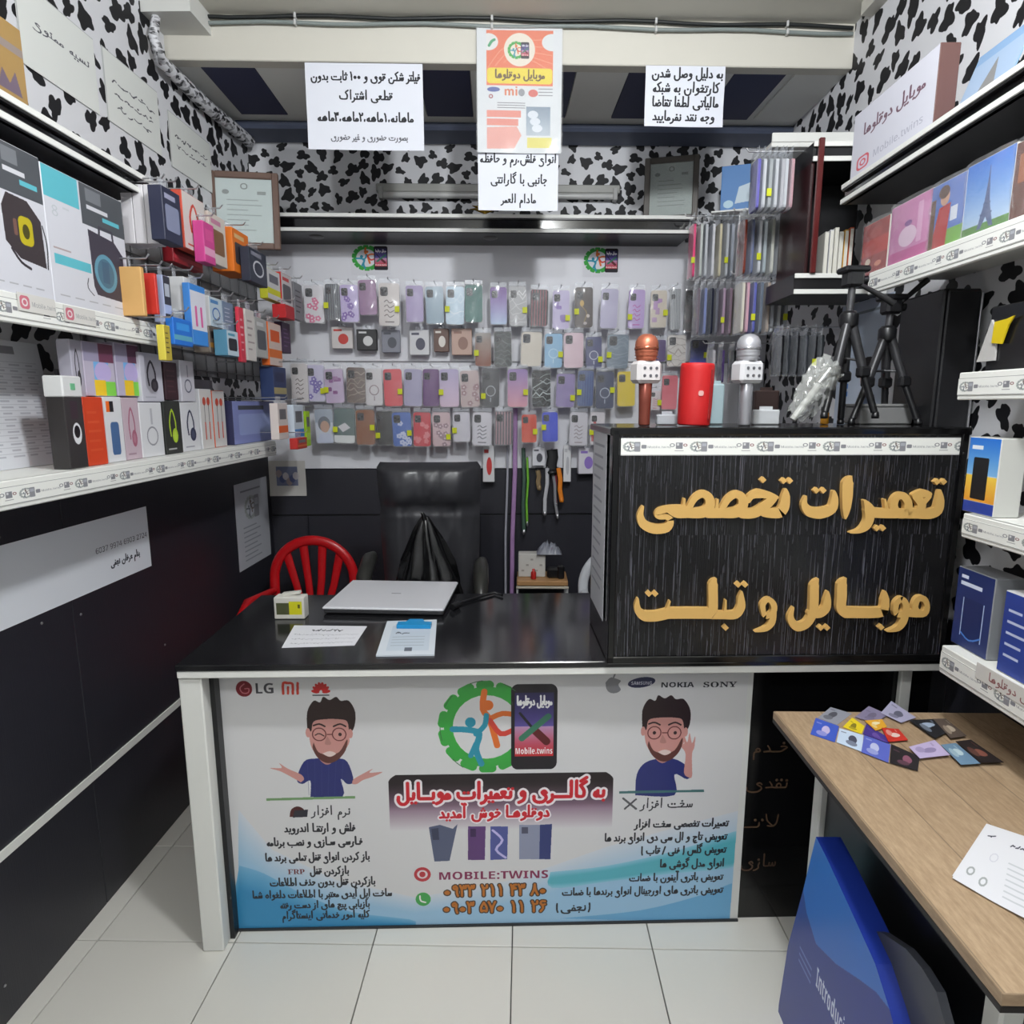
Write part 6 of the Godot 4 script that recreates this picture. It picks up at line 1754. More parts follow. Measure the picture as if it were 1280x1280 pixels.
	# white sheets at the near end
	for k in 2:
		var cell := papers.cell(220, 150, Color(0.85, 0.85, 0.87))
		var x := float(cell.position.x)
		var y := float(cell.position.y)
		if k == 1:
			scribble(papers, x + 20, x + 36, y + 24, 2.2, Color(0.25, 0.25, 0.3), 1.3)
			scribble(papers, x + 84, x + 118, y + 30, 2.4, Color(0.25, 0.25, 0.3), 1.3)
			for p in [[28, 118], [66, 126]]: papers.ring(x + p[0], y + p[1], 8, 4, Color(0.6, 0.62, 0.62))
			papers.ring(x + 60, y + 70, 9, 2, Color(0.76, 0.76, 0.8))
			for q in 7: papers.rect(x + 96 + q * 4, y + 66 + q * 11, 80, 3, Color(0.74, 0.75, 0.77))
		var off := Vector3(0.004, 0, -0.006) * (1 - k)
		var pts := [at_y(1190, 1100, DESK), at_y(1300, 1163, DESK), at_y(1340, 1070, DESK), at_y(1233, 1034, DESK)]
		var c := Vector3.ZERO
		for p in pts: c += p * 0.25
		var sh := thing("paper_sheet", ["white sheet under the marked one on the oak desk", "white sheet with two dark marks lying on the oak desk"][k], "paper", frame(Vector3(c.x, DESK + 0.001 + 0.001 * k, c.z) + off))
		var b := Build.new()
		var g := []
		for j in 5:
			for i in 7:
				var u := i / 6.0
				var v := j / 4.0
				var p: Vector3 = pts[3].lerp(pts[2], u).lerp(pts[0].lerp(pts[1], u), v) - c
				g.append(Vector3(p.x, 0.0015 * sin(u * 5.0 + v * 3.0) * u * (0.3 + k) + 0.0016, p.z))
		b.grid(g, 7, papers.uv(cell))
		part("sheet", b.done(), m_paper, sh)
	# blue carrier bag leaning against the desk's black panel
	var px := 0.628
	var bf := Transform3D(Basis(Vector3.UP, -PI / 2), Vector3(px, 0, 0))
	var pts := [[975, 1237], [985, 1182], [1004, 1112], [1020, 1046], [1036, 1078], [1060, 1130], [1076, 1165], [1094, 1205], [1112, 1262], [1122, 1300]]
	var poly := PackedVector2Array()
	for p in pts:
		var q := bf.affine_inverse() * at_x(p[0], p[1], px - 0.03)
		poly.append(Vector2(q.x, maxf(q.y, 0.0)))
	var last := poly[poly.size() - 1]
	poly.append(Vector2(last.x + 0.05, 0.09))
	poly.append(Vector2(last.x + 0.06, 0.0))
	poly.append(Vector2(poly[0].x, 0.0))
	poly[0].y = 0.02
	var lo := poly[0]
	var hi := poly[0]
	for p in poly:
		lo = lo.min(p); hi = hi.max(p)
	var cell := papers.cell(360, 300, Color(0.12, 0.2, 0.55))
	var to := func(a: float, b2: float) -> Vector2:
		var q := bf.affine_inverse() * at_x(a, b2, px - 0.03)
		return Vector2(cell.position.x + (q.x - lo.x) / (hi.x - lo.x) * 360.0, cell.position.y + (hi.y - q.y) / (hi.y - lo.y) * 300.0)
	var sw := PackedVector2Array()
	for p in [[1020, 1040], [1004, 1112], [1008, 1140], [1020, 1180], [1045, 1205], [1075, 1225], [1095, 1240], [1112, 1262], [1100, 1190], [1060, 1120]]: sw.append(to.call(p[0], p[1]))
	papers.poly(sw, Color(0.16, 0.42, 0.78))  # sheen on the upper bag, painted as a lighter blue
	var tw: Vector2 = to.call(1020, 1226)
	var te: Vector2 = to.call(1062, 1283)
	write_en(papers, "Introducing", tw.x, tw.y + 14, 34, Color(0.85, 0.88, 0.95), true, false, false, absf(te.x - tw.x) * 1.1)
	for k in 3: papers.rect(tw.x - 60, tw.y - 4 + k * 9, 44, 3, Color(0.4, 0.48, 0.75))
	var bag := thing("blue_carrier_bag", "crumpled blue carrier bag with white writing leaning against the desk", "bag", bf)
	var b := Build.new()
	b.side = papers.uv(Rect2i(cell.position + Vector2i(4, 290), Vector2i(4, 4)))
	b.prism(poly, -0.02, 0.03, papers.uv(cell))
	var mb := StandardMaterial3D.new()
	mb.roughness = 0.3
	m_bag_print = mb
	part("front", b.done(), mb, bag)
	var fl := PackedVector2Array()
	for p in [[1078, 1160], [1100, 1166], [1130, 1186], [1150, 1210], [1168, 1240], [1184, 1300], [1122, 1300], [1110, 1250], [1092, 1200]]:
		var q := bf.affine_inverse() * at_x(p[0], p[1], px - 0.005)
		fl.append(Vector2(q.x, q.y))
	b = Build.new()
	b.prism(fl, -0.012, 0.002)
	part("side_flap", b.done(), mat(Color(0.27, 0.28, 0.31), 0.4), bag)
var m_bag_print: StandardMaterial3D

# ---------------------------------------------------------------- paper notices
func sheet_on(f: Transform3D, called: String, label: String, r: Array, cell: Rect2i, out: float, category := "notice", sag := 0.003) -> Node3D:
	var a := on(f, r[0], r[3], out)
	var c := on(f, r[2], r[1], out)
	var w := absf(c.x - a.x)
	var h := absf(c.y - a.y)
	var t := thing(called, label, category, f * shift((a.x + c.x) * 0.5, minf(a.y, c.y), out))
	var g := []
	for j in 7:
		for i in 6:
			var u := i / 5.0
			var v := j / 6.0
			g.append(Vector3((u - 0.5) * w, h * (1.0 - v), sag * sin(u * 4.0 + v * 2.0) * v + sag * 0.5 * sin(v * 7.0)))
	var b := Build.new()
	b.grid(g, 6, papers.uv(cell), 0.0004)
	part("sheet", b.done(), m_paper, t)
	return t

func build_notices() -> void:
	var ink := Color(0.12, 0.12, 0.14)
	var white := Color(0.86, 0.87, 0.90)
	# long notice about connection service
	var c := papers.cell(430, 322, white)
	var x := float(c.position.x)
	var y := float(c.position.y)
	write_fa(papers, "فیلتر شکن قوی و ۱۰۰ ثابت بدون", x + 420, y + 62, 4.6, ink, 1.2, false, 402)
	write_fa(papers, "قطعی اشتراک", x + 218, y + 132, 4.6, ink, 1.2, true, 196)
	write_fa(papers, "ماهانه،۱ماهه،۲ماهه،۳ماهه", x + 214, y + 212, 4.6, ink, 1.3, true, 356)
	write_fa(papers, "بصورت حضوری و غیر حضوری", x + 226, y + 282, 3.6, Color(0.35, 0.35, 0.38), 1.0, true, 286)
	sheet_on(beam, "paper_notice", "white notice with four lines of Persian hanging from the beam", [386, 80, 528, 187], c, 0.006)
	# card reader notice
	c = papers.cell(340, 256, white)
	x = c.position.x; y = c.position.y
	write_fa(papers, "به دلیل وصل شدن", x + 330, y + 48, 5.6, ink, 1.25, false, 306)
	write_fa(papers, "کارتخوان به شبکه", x + 318, y + 108, 5.6, ink, 1.25, false, 288)
	write_fa(papers, "مالیاتی لطفا تقاضا", x + 318, y + 168, 5.6, ink, 1.25, false, 290)
	write_fa(papers, "وجه نقد نفرمایید", x + 304, y + 228, 5.6, ink, 1.25, false, 272)
	sheet_on(beam, "paper_notice", "bold four line notice hanging from the beam near the spotted side wall", [805, 83, 907, 158], c, 0.006)
	# memory notice under the poster
	c = papers.cell(310, 224, white)
	x = c.position.x; y = c.position.y
	write_fa(papers, "انواع فلش،رم و حافظه", x + 302, y + 40, 4.6, ink, 1.1, false, 296)
	write_fa(papers, "جانبی با گارانتی", x + 156, y + 118, 4.6, ink, 1.1, true, 220)
	write_fa(papers, "مادام العمر", x + 156, y + 192, 4.6, ink, 1.1, true, 136)
	sheet_on(beam, "paper_notice", "three line white notice hanging below the orange poster", [598, 190, 698, 263], c, 0.004)
	# orange poster in a clear sleeve
	c = papers.cell(320, 470, Color(0.83, 0.84, 0.85))
	x = c.position.x; y = c.position.y
	papers.rect(x + 36, y + 8, 250, 205, Color(0.86, 0.45, 0.31))
	for k in 5: papers.path(curve([x + 40 + k * 30, y + 150 - k * 10, x + 120 + k * 20, y + 60 + k * 14, x + 282, y + 40 + k * 30]), 4, Color(0.88, 0.55, 0.42))
	papers.ell(x + 160, y + 80, 58, 62, Color(0.88, 0.85, 0.79))
	shop_mark(papers, x + 148, y + 82, 30)
	papers.ell(x + 44, y + 52, 36, 32, Color(0.85, 0.85, 0.84)); papers.ell(x + 282, y + 52, 38, 32, Color(0.83, 0.85, 0.85))
	papers.rect(x + 8, y + 8, 28, 90, Color(0.83, 0.84, 0.85)); papers.rect(x + 286, y + 8, 32, 90, Color(0.83, 0.84, 0.85))
	papers.path(curve([x + 46, y + 66, x + 56, y + 50, x + 66, y + 44]), 10, Color(0.25, 0.6, 0.4))
	papers.rrect(x + 38, y + 148, 246, 58, 12, Color(0.88, 0.8, 0.2))
	write_fa(papers, "موبایل دوقلوها", x + 160, y + 184, 4.2, Color(0.35, 0.25, 0.1), 1.3, true, 190)
	papers.ell(x + 62, y + 228, 24, 9, Color(0.3, 0.35, 0.6))
	papers.ring(x + 52, y + 254, 6, 4, Color(0.6, 0.3, 0.3))
	write_en(papers, "mi", x + 104, y + 250, 44, Color(0.8, 0.45, 0.3), true)
	papers.ell(x + 168, y + 238, 12, 14, Color(0.55, 0.56, 0.58)); papers.ell(x + 212, y + 240, 18, 14, Color(0.8, 0.4, 0.36))
	for k in 3: papers.rect(x + 232, y + 222 + k * 12, 54, 3, Color(0.5, 0.5, 0.52))
	for k in 3: papers.rect(x + 76, y + 276 + k * 9, 106, 3, Color(0.5, 0.5, 0.52))
	for k in 2: papers.rect(x + 36, y + 306 + k * 32, 130 - k * 10, 26, Color(0.84, 0.52, 0.46))
	papers.poly(PackedVector2Array([Vector2(x + 36, y + 372), Vector2(x + 150, y + 366), Vector2(x + 168, y + 400), Vector2(x + 140, y + 452), Vector2(x + 36, y + 455)]), Color(0.86, 0.62, 0.58))
	papers.grad(x + 186, y + 290, 92, 110, Color(0.5, 0.56, 0.62), Color(0.66, 0.7, 0.74))
	for k in 3: papers.ell(x + 212 + k * 8, y + 320 + k * 26, 20, 15, Color(0.82, 0.84, 0.87))
	papers.rect(x + 190, y + 408, 94, 40, Color(0.84, 0.8, 0.4))
	var po := sheet_on(beam, "shop_poster", "orange and yellow shop poster in a clear sleeve on the beam", [597, 36, 703, 191], c, 0.012, "poster", 0.004)
	var a := on(beam, 597, 191, 0.02)
	var d := on(beam, 703, 36, 0.02)
	var g := []
	var nz := FastNoiseLite.new()
	nz.frequency = 9.0
	for j in 15:
		for i in 9: g.append(Vector3((i / 8.0 - 0.5) * (d.x - a.x) * 1.03, (d.y - a.y) * (1.0 - j / 14.0), 0.008 + 0.005 * nz.get_noise_2d(i * 0.05, j * 0.05)))
	var b := Build.new()
	b.grid(g, 9)
	part("clear_sleeve", b.done(), m_bag, po)
	# sheets on the spotted wall above the top shelf
	var lf := left_frame(0)
	for k in 3:
		var q: Array = [[26, 0, 121, 141, 53], [127, 74, 195, 190, 114], [203, 133, 256, 235, 175]][k]
		c = papers.cell(150, 190, Color(0.86, 0.87, 0.85))
		x = c.position.x; y = c.position.y
		papers.rect(x, y, 150, 2, Color(0.68, 0.69, 0.69)); papers.rect(x, y, 2, 190, Color(0.68, 0.69, 0.69))
		if k == 0: write_fa(papers, "نسیه ممنوع", x + 136, y + 84, 2.9, Color(0.3, 0.3, 0.33), 0.85, false, 112)
		else:
			for i in 4 - k: scribble(papers, x + 22 + i * 4, x + 136 - i * 8, y + 74 + i * 34, 3.4, Color(0.3, 0.3, 0.33), 0.8)
		var p0 := lf.affine_inverse() * at_x(q[0], 60, LEFT + 0.004)
		var p1 := lf.affine_inverse() * at_x(q[2], 100, LEFT + 0.004)
		var pb := lf.affine_inverse() * at_x(q[2], q[3], LEFT + 0.004)
		var pt := lf.affine_inverse() * at_x(q[2], q[4], LEFT + 0.004)
		var t := thing("wall_sheet", ["pale sheet with one handwritten line on the spotted wall", "pale sheet with three handwritten lines on the spotted wall", "pale sheet with two handwritten lines on the spotted wall"][k], "paper", lf * shift((p0.x + p1.x) * 0.5, pb.y, 0.003))
		var sb := Build.new()
		sb.side = papers.uv(Rect2i(c.position + Vector2i(6, 6), Vector2i(3, 3)))
		sb.box(Vector3(0, (pt.y - pb.y) * 0.5, 0), Vector3(p1.x - p0.x, pt.y - pb.y, 0.001), 0.0, papers.uv(c))
		part("sheet", sb.done(), m_paper, t)
	# long sheet with the card number on the black panels
	c = papers.cell(460, 150, Color(0.90, 0.91, 0.94))
	x = c.position.x; y = c.position.y
	write_en(papers, "6037 9974 6903 2724", x + 296, y + 74, 17, Color(0.3, 0.3, 0.34), false, false, false, 158)
	write_fa(papers, "بنام عرفان نجفی", x + 424, y + 112, 2.2, Color(0.2, 0.2, 0.24), 1.3, false, 92)
	var e0 := lf.affine_inverse() * at_x(-70, 700, LEFT + 0.012)
	var e1 := lf.affine_inverse() * at_x(186, 670, LEFT + 0.012)
	var et := lf.affine_inverse() * at_x(182, 633, LEFT + 0.012)
	var eb := lf.affine_inverse() * at_x(190, 707, LEFT + 0.012)
	var lt := thing("long_sheet", "long white sheet with a row of digits on the black wall panel", "paper", lf * shift((e0.x + e1.x) * 0.5, eb.y, 0.0115))
	var lb := Build.new()
	lb.side = papers.uv(Rect2i(c.position + Vector2i(6, 6), Vector2i(3, 3)))
	lb.box(Vector3(0, (et.y - eb.y) * 0.5, 0), Vector3(e1.x - e0.x, et.y - eb.y, 0.001), 0.0, papers.uv(c))
	part("sheet", lb.done(), m_paper, lt)
	# smaller shop sheet farther along the panels
	c = papers.cell(150, 200, Color(0.72, 0.73, 0.76))
	x = c.position.x; y = c.position.y
	papers.rect(x + 24, y + 18, 90, 4, Color(0.5, 0.5, 0.53))
	shop_mark(papers, x + 66, y + 62, 26, true)
	for k in 8: papers.rect(x + 28, y + 104 + k * 11, 60 + (k * 17) % 34, 3, Color(0.56, 0.57, 0.6))
	var f0 := lf.affine_inverse() * at_x(296, 660, LEFT + 0.012)
	var f1 := lf.affine_inverse() * at_x(337, 660, LEFT + 0.012)
	var ft := lf.affine_inverse() * at_x(316, 600, LEFT + 0.012)
	var fb := lf.affine_inverse() * at_x(316, 706, LEFT + 0.012)
	var st := thing("shop_sheet", "grey printed shop sheet on the black panel near the red chair", "paper", lf * shift((f0.x + f1.x) * 0.5, fb.y, 0.0115))
	lb = Build.new()
	lb.side = papers.uv(Rect2i(c.position + Vector2i(6, 6), Vector2i(3, 3)))
	lb.box(Vector3(0, (ft.y - fb.y) * 0.5, 0), Vector3(f1.x - f0.x, ft.y - fb.y, 0.001), 0.0, papers.uv(c))
	part("sheet", lb.done(), m_paper, st)
	# torn photo print at the corner under the shelf end
	c = papers.cell(110, 110, Color(0.75, 0.74, 0.72))
	x = c.position.x; y = c.position.y
	papers.rect(x + 22, y + 18, 64, 60, Color(0.42, 0.45, 0.55))
	for k in 6: papers.ell(x + 30 + k * 10, y + 40 + (k * 17) % 26, 9, 12, [Color(0.6, 0.55, 0.55), Color(0.3, 0.34, 0.5), Color(0.7, 0.68, 0.7)][k % 3])
	sheet_on(back, "photo_print", "torn colour photo print below the end of the long white shelf", [338, 576, 381, 620], c, 0.02, "photo")

# ---------------------------------------------------------------- goods hanging on the white back wall
var bag_meshes := []
func bag_mesh(w: float, h: float, k: int) -> ArrayMesh:          # a crumpled clear bag in front of the article
	var b := Build.new()
	var nz := FastNoiseLite.new()
	nz.seed = 20 + k
	nz.frequency = 1.0
	var g := []
	for j in 9:
		for i in 5: g.append(Vector3((i / 4.0 - 0.5) * w, h * (1.0 - j / 8.0), 0.0045 * nz.get_noise_2d(i * 1.7, j * 1.3) - (0.006 if i in [0, 4] else 0.0)))
	b.grid(g, 5)
	return b.done()

func hook_on_wall(wall: Node, x: float, y: float, out: float) -> void:
	var b := Build.new()
	b.tube(PackedVector3Array([Vector3(x, y, 0.004), Vector3(x, y, out), Vector3(x, y + 0.006, out + 0.006)]), [0.0022], 6)
	part("hook", b.done(), m_steel, wall)

# d: [what, kind, colour, second colour, x0, x1, y0, y1, options]
func case_pack(d: Array, row: String, k: int, wall: Node) -> void:
	var out := 0.115 + 0.014 * (k % 3)
	var a := on(back, d[4] - 0.8, d[7] + 1.0, out)
	var c := on(back, d[5] + 0.8, d[6], out)
	var w := c.x - a.x
	var h := c.y - a.y
	var opts: String = d[8] if d.size() > 8 else ""
	var t := thing("phone_case_pack", "%s, %s of the white back wall" % [d[0], row], "phone case", back * Transform3D(Basis(Vector3(0, 0, 1), deg_to_rad((k * 37) % 7 - 3) * 0.5) * Basis(Vector3.RIGHT, 0.03), Vector3((a.x + c.x) * 0.5, a.y, out)), "bagged phone cases on the back wall")
	var cw := w * 0.9
	var chh := h * 0.94
	var uv := case_cell(d[1], d[2], d[3])
	var b := Build.new()
	b.side = tint(d[2])
	b.prism(rounded(cw, chh, cw * 0.14, 3, Vector2(0, chh * 0.5 + h * 0.03)), -0.006, 0.006, uv)
	var cs := part("case", b.done(), m_goods_gloss if opts.contains("gloss") else m_goods, t)
	if not opts.contains("card"):
		b = Build.new()
		b.side = tint(Color(0.22, 0.22, 0.24))
		b.prism(rounded(cw * 0.36, cw * 0.42, cw * 0.08, 3, Vector2(-cw * 0.24, chh * 0.84)), 0.006, 0.0085)
		b.side = tint(Color(0.06, 0.06, 0.07))
		for q in [[-0.32, 0.88], [-0.16, 0.84], [-0.32, 0.79]]: b.prism(rounded(cw * 0.11, cw * 0.11, cw * 0.05, 2, Vector2(cw * q[0], chh * q[1])), 0.0085, 0.0098)
		part("camera_frame", b.done(), m_goods_gloss, cs)
	part("clear_bag", bag_mesh(w, h, k % 5), m_bag, t, shift(0, 0, 0.0135))
	b = Build.new()
	b.box(Vector3(0, h + 0.007, 0.0), Vector3(w * 0.9, 0.016, 0.002), 0.0)
	part("hang_tab", b.done(), m_film, t)
	if opts.contains("y") or k % 3 == 1:
		b = Build.new()
		b.box(Vector3(w * (0.36 if k % 2 == 0 else -0.38), h * (0.3 + 0.1 * (k % 3)), 0.017), Vector3(0.020, 0.024, 0.001), 0.0)
		part("price_sticker", b.done(), mat(Color(0.78, 0.80, 0.10), 0.5), t)
	hook_on_wall(wall, (a.x + c.x) * 0.5, c.y + 0.012, out + 0.012)

func build_goods_back() -> void:
	var wall := get_node("wall_back")
	var W := Color(0.82, 0.81, 0.83)
	var lilac := Color(0.66, 0.60, 0.76)
	var grey := Color(0.42, 0.44, 0.47)
	var dark := Color(0.14, 0.13, 0.15)
	var purple := Color(0.48, 0.36, 0.66)
	var pink := Color(0.80, 0.62, 0.70)
	var rows := [
		["top row", [
			["white case with pink print", "floral", W, Color(0.82, 0.4, 0.55), 381, 404, 356, 404], ["stack of smoke grey cases", "stripes", grey, Color(0.2, 0.22, 0.26), 408, 424, 354, 400, "y"], ["white case with violet flowers", "floral", Color(0.74, 0.68, 0.84), purple, 427, 448, 355, 403],
			["plain mauve case", "plain", Color(0.60, 0.46, 0.60), W, 450, 471, 349, 394], ["ivory case with lettering", "text", Color(0.83, 0.80, 0.79), Color(0.35, 0.3, 0.3), 474, 499, 353, 408], ["flat lilac case", "plain", lilac, W, 508, 529, 356, 403],
			["pale blue grey case", "grad", Color(0.68, 0.75, 0.80), Color(0.55, 0.64, 0.70), 533, 555, 357, 405, "gloss"], ["frosty sky blue case", "marble", Color(0.76, 0.84, 0.90), Color(0.88, 0.92, 0.95), 557, 580, 357, 406, "gloss"], ["teal green case", "plain", Color(0.20, 0.43, 0.40), W, 581, 603, 355, 403],
			["violet to sky gradient case", "grad", Color(0.45, 0.27, 0.58), Color(0.72, 0.80, 0.90), 613, 634, 358, 406], ["crinkled silver case", "marble", Color(0.66, 0.66, 0.67), Color(0.9, 0.9, 0.9), 637, 659, 357, 408, "gloss"], ["stack of black cases with red edges", "stripes", dark, Color(0.55, 0.25, 0.3), 662, 685, 361, 408],
			["white case with purple blocks", "blocks", Color(0.76, 0.72, 0.85), purple, 690, 712, 362, 412, "y"], ["brown case with golden charm", "gem", Color(0.27, 0.22, 0.20), Color(0.75, 0.6, 0.25), 718, 742, 358, 410], ["silvery lilac case", "plain", Color(0.72, 0.70, 0.80), W, 749, 772, 360, 411, "gloss"],
			["lilac case with magenta lettering", "text", Color(0.72, 0.62, 0.82), Color(0.68, 0.25, 0.6), 784, 806, 361, 411, "y"], ["beige case with coloured blobs", "blocks", Color(0.80, 0.76, 0.70), Color(0.6, 0.4, 0.7), 812, 834, 362, 410], ["stack of clear cases", "stripes", Color(0.70, 0.71, 0.72), Color(0.45, 0.46, 0.48), 837, 852, 360, 412, "gloss"], ["black case with dark red print", "marble", Color(0.10, 0.07, 0.08), Color(0.25, 0.08, 0.1), 854, 876, 362, 415]]],
		["second row", [
			["rust brown glossy case", "grad", Color(0.60, 0.58, 0.56), Color(0.50, 0.26, 0.17), 594, 614, 415, 458, "gloss"], ["dark clear bumper case", "marble", Color(0.22, 0.24, 0.24), Color(0.5, 0.52, 0.52), 618, 640, 414, 459, "gloss"], ["cream white case", "plain", Color(0.82, 0.79, 0.74), W, 650, 677, 414, 458], ["light blue case with rings", "ring", Color(0.55, 0.72, 0.84), Color(0.75, 0.86, 0.92), 680, 703, 416, 460],
			["pale pink case", "plain", Color(0.84, 0.74, 0.78), W, 704, 730, 415, 460], ["navy case with white ring", "ring", Color(0.24, 0.26, 0.44), Color(0.8, 0.8, 0.85), 732, 753, 420, 461, "y"], ["slate grey clear case", "marble", Color(0.42, 0.48, 0.54), Color(0.6, 0.66, 0.7), 757, 786, 417, 461], ["dark violet case", "plain", Color(0.28, 0.16, 0.42), W, 815, 832, 424, 452], ["white case with grey pattern", "marble", Color(0.80, 0.78, 0.76), Color(0.6, 0.56, 0.54), 833, 858, 418, 458, "y"], ["cobalt blue case", "grad", Color(0.08, 0.10, 0.22), Color(0.1, 0.22, 0.75), 861, 884, 424, 456, "y"]]],
		["third row", [
			["white case with dark lettering", "text", Color(0.80, 0.78, 0.78), Color(0.4, 0.35, 0.35), 366, 384, 453, 503], ["white case with violet blossoms", "floral", Color(0.76, 0.74, 0.84), Color(0.42, 0.36, 0.66), 385, 406, 455, 502, "y"], ["lilac case with pink splashes", "blocks", Color(0.74, 0.66, 0.78), Color(0.45, 0.16, 0.45), 408, 430, 460, 504, "y"], ["crinkled bronze case", "marble", Color(0.42, 0.36, 0.33), Color(0.75, 0.7, 0.66), 434, 456, 458, 504, "gloss"],
			["white case with a ring", "ring", Color(0.82, 0.81, 0.82), Color(0.5, 0.42, 0.45), 458, 478, 460, 507], ["coral red case", "plain", Color(0.82, 0.28, 0.32), W, 481, 503, 460, 508], ["greyish lilac case", "plain", Color(0.64, 0.62, 0.74), W, 505, 527, 460, 508], ["plum purple case", "plain", Color(0.40, 0.22, 0.46), W, 529, 549, 460, 508], ["pearly pink case", "grad", Color(0.70, 0.66, 0.80), Color(0.84, 0.74, 0.82), 550, 574, 460, 509, "gloss"],
			["rose beige floral case", "floral", Color(0.74, 0.66, 0.66), Color(0.6, 0.48, 0.5), 576, 600, 462, 509], ["charcoal case with pale ring", "ring", Color(0.24, 0.25, 0.27), Color(0.66, 0.67, 0.7), 602, 624, 460, 509, "y"], ["violet to pink gradient case with white rim", "grad", Color(0.58, 0.48, 0.72), Color(0.85, 0.6, 0.66), 634, 660, 460, 509], ["black and silver case", "marble", Color(0.10, 0.12, 0.13), Color(0.75, 0.78, 0.78), 665, 689, 462, 509, "gloss"], ["soft violet case", "plain", Color(0.55, 0.49, 0.68), W, 694, 718, 466, 509, "y"],
			["denim blue case", "stripes", Color(0.20, 0.28, 0.48), Color(0.28, 0.38, 0.58), 721, 742, 462, 508], ["midnight blue case with ring", "ring", Color(0.17, 0.21, 0.34), Color(0.72, 0.74, 0.8), 744, 768, 463, 511, "y"], ["lemon yellow case", "plain", Color(0.86, 0.76, 0.06), W, 771, 795, 463, 508], ["white case with red stripe", "text", Color(0.82, 0.78, 0.79), Color(0.7, 0.2, 0.25), 812, 825, 488, 512], ["pink case in a white rim", "grad", Color(0.80, 0.32, 0.38), Color(0.86, 0.45, 0.5), 826, 847, 468, 512]]],
		["bottom row", [
			["pack printed with a man's portrait", "photo", Color(0.62, 0.66, 0.72), Color(0.78, 0.8, 0.85), 396, 417, 510, 554, "card"], ["grey green case with a white card", "card", Color(0.32, 0.40, 0.40), W, 418, 443, 509, 554, "card"], ["tan leather case", "plain", Color(0.52, 0.30, 0.14), W, 446, 468, 511, 556, "y"], ["matt black case", "plain", Color(0.12, 0.12, 0.12), W, 472, 491, 513, 556, "y"], ["blue case with white petals", "floral", Color(0.26, 0.40, 0.70), Color(0.78, 0.8, 0.9), 492, 515, 514, 558],
			["red case with white petals", "floral", Color(0.76, 0.16, 0.22), Color(0.86, 0.5, 0.52), 517, 538, 514, 558], ["pale rose case with grey petals", "floral", Color(0.80, 0.70, 0.72), Color(0.62, 0.52, 0.56), 541, 563, 514, 558, "y"], ["white snap case", "plain", Color(0.80, 0.79, 0.83), W, 567, 588, 514, 552], ["white case with drawn outlines", "text", Color(0.82, 0.81, 0.84), Color(0.3, 0.3, 0.34), 590, 614, 514, 557], ["grey case with pink stripes", "stripes", Color(0.34, 0.34, 0.37), Color(0.7, 0.55, 0.58), 618, 641, 513, 556],
			["orange red case", "grad", Color(0.80, 0.25, 0.16), Color(0.84, 0.35, 0.24), 652, 671, 517, 553, "gloss"], ["royal blue case", "plain", Color(0.20, 0.28, 0.80), W, 678, 698, 514, 552, "y"], ["white cable case", "text", Color(0.80, 0.79, 0.82), Color(0.55, 0.5, 0.52), 711, 734, 514, 557], ["white case with a red corner", "blocks", Color(0.82, 0.80, 0.82), Color(0.75, 0.2, 0.22), 737, 756, 514, 556]]],
	]
	var k := 0
	for r in rows:
		for d in r[1]:
			case_pack(d, r[0], k, wall)
			k += 1
	# small boxed chargers between the first and the third row
	var chargers := [["white and red charger box with a black cable", Color(0.80, 0.78, 0.77), Color(0.75, 0.25, 0.22), 416, 441, 409, 436], ["black charger box with white base", Color(0.14, 0.14, 0.15), Color(0.8, 0.8, 0.8), 447, 471, 412, 438], ["grey earbud box", Color(0.48, 0.49, 0.53), Color(0.25, 0.26, 0.3), 478, 500, 413, 441], ["white adapter box", Color(0.82, 0.82, 0.83), Color(0.35, 0.35, 0.4), 513, 537, 413, 444], ["brown and white cable box", Color(0.42, 0.33, 0.3), Color(0.85, 0.83, 0.8), 543, 561, 411, 440], ["beige power bank box", Color(0.74, 0.62, 0.57), Color(0.55, 0.42, 0.38), 565, 590, 411, 444],
		["white earphone box under the row of cases", Color(0.82, 0.82, 0.84), Color(0.3, 0.3, 0.33), 665, 681, 559, 582], ["white box with a violet seal under the row of cases", Color(0.82, 0.81, 0.84), Color(0.55, 0.45, 0.75), 722, 745, 560, 592], ["slim white pen box under the row of cases", Color(0.84, 0.84, 0.85), Color(0.7, 0.7, 0.72), 704, 714, 556, 602], ["slim white earphone pack with red tip below the cases", Color(0.82, 0.82, 0.83), Color(0.75, 0.2, 0.2), 604, 618, 557, 602]]
	for d in chargers:
		var out := 0.06
		var a := on(back, d[3], d[6], out)
		var c := on(back, d[4], d[5], out)
		var w := c.x - a.x
		var h := c.y - a.y
		var t := thing("accessory_box", "%s on the white back wall" % d[0], "box", back * frame(Vector3((a.x + c.x) * 0.5, a.y, out), 0.05 * ((k % 5) - 2)), "small accessory boxes on the back wall")
		var b := Build.new()
		b.side = tint(d[1])
		var r := goods.cell(64, 64, d[1])
		goods.ell(r.position.x + 36.0, r.position.y + 36.0, 16, 16, d[2])
		goods.rect(r.position.x + 6, r.position.y + 6, 26, 6, d[2])
		b.box(Vector3(0, h * 0.5, 0), Vector3(w, h, minf(0.03, w * 0.6)), 0.002, goods.uv(r))
		part("carton", b.done(), m_goods, t)
		b = Build.new()
		b.box(Vector3(0, h + 0.008, 0), Vector3(w * 0.4, 0.018, 0.0012), 0.0)
		part("hang_tab", b.done(), m_film, t)
		hook_on_wall(wall, (a.x + c.x) * 0.5, h + a.y + 0.01, out + 0.01)
		k += 1
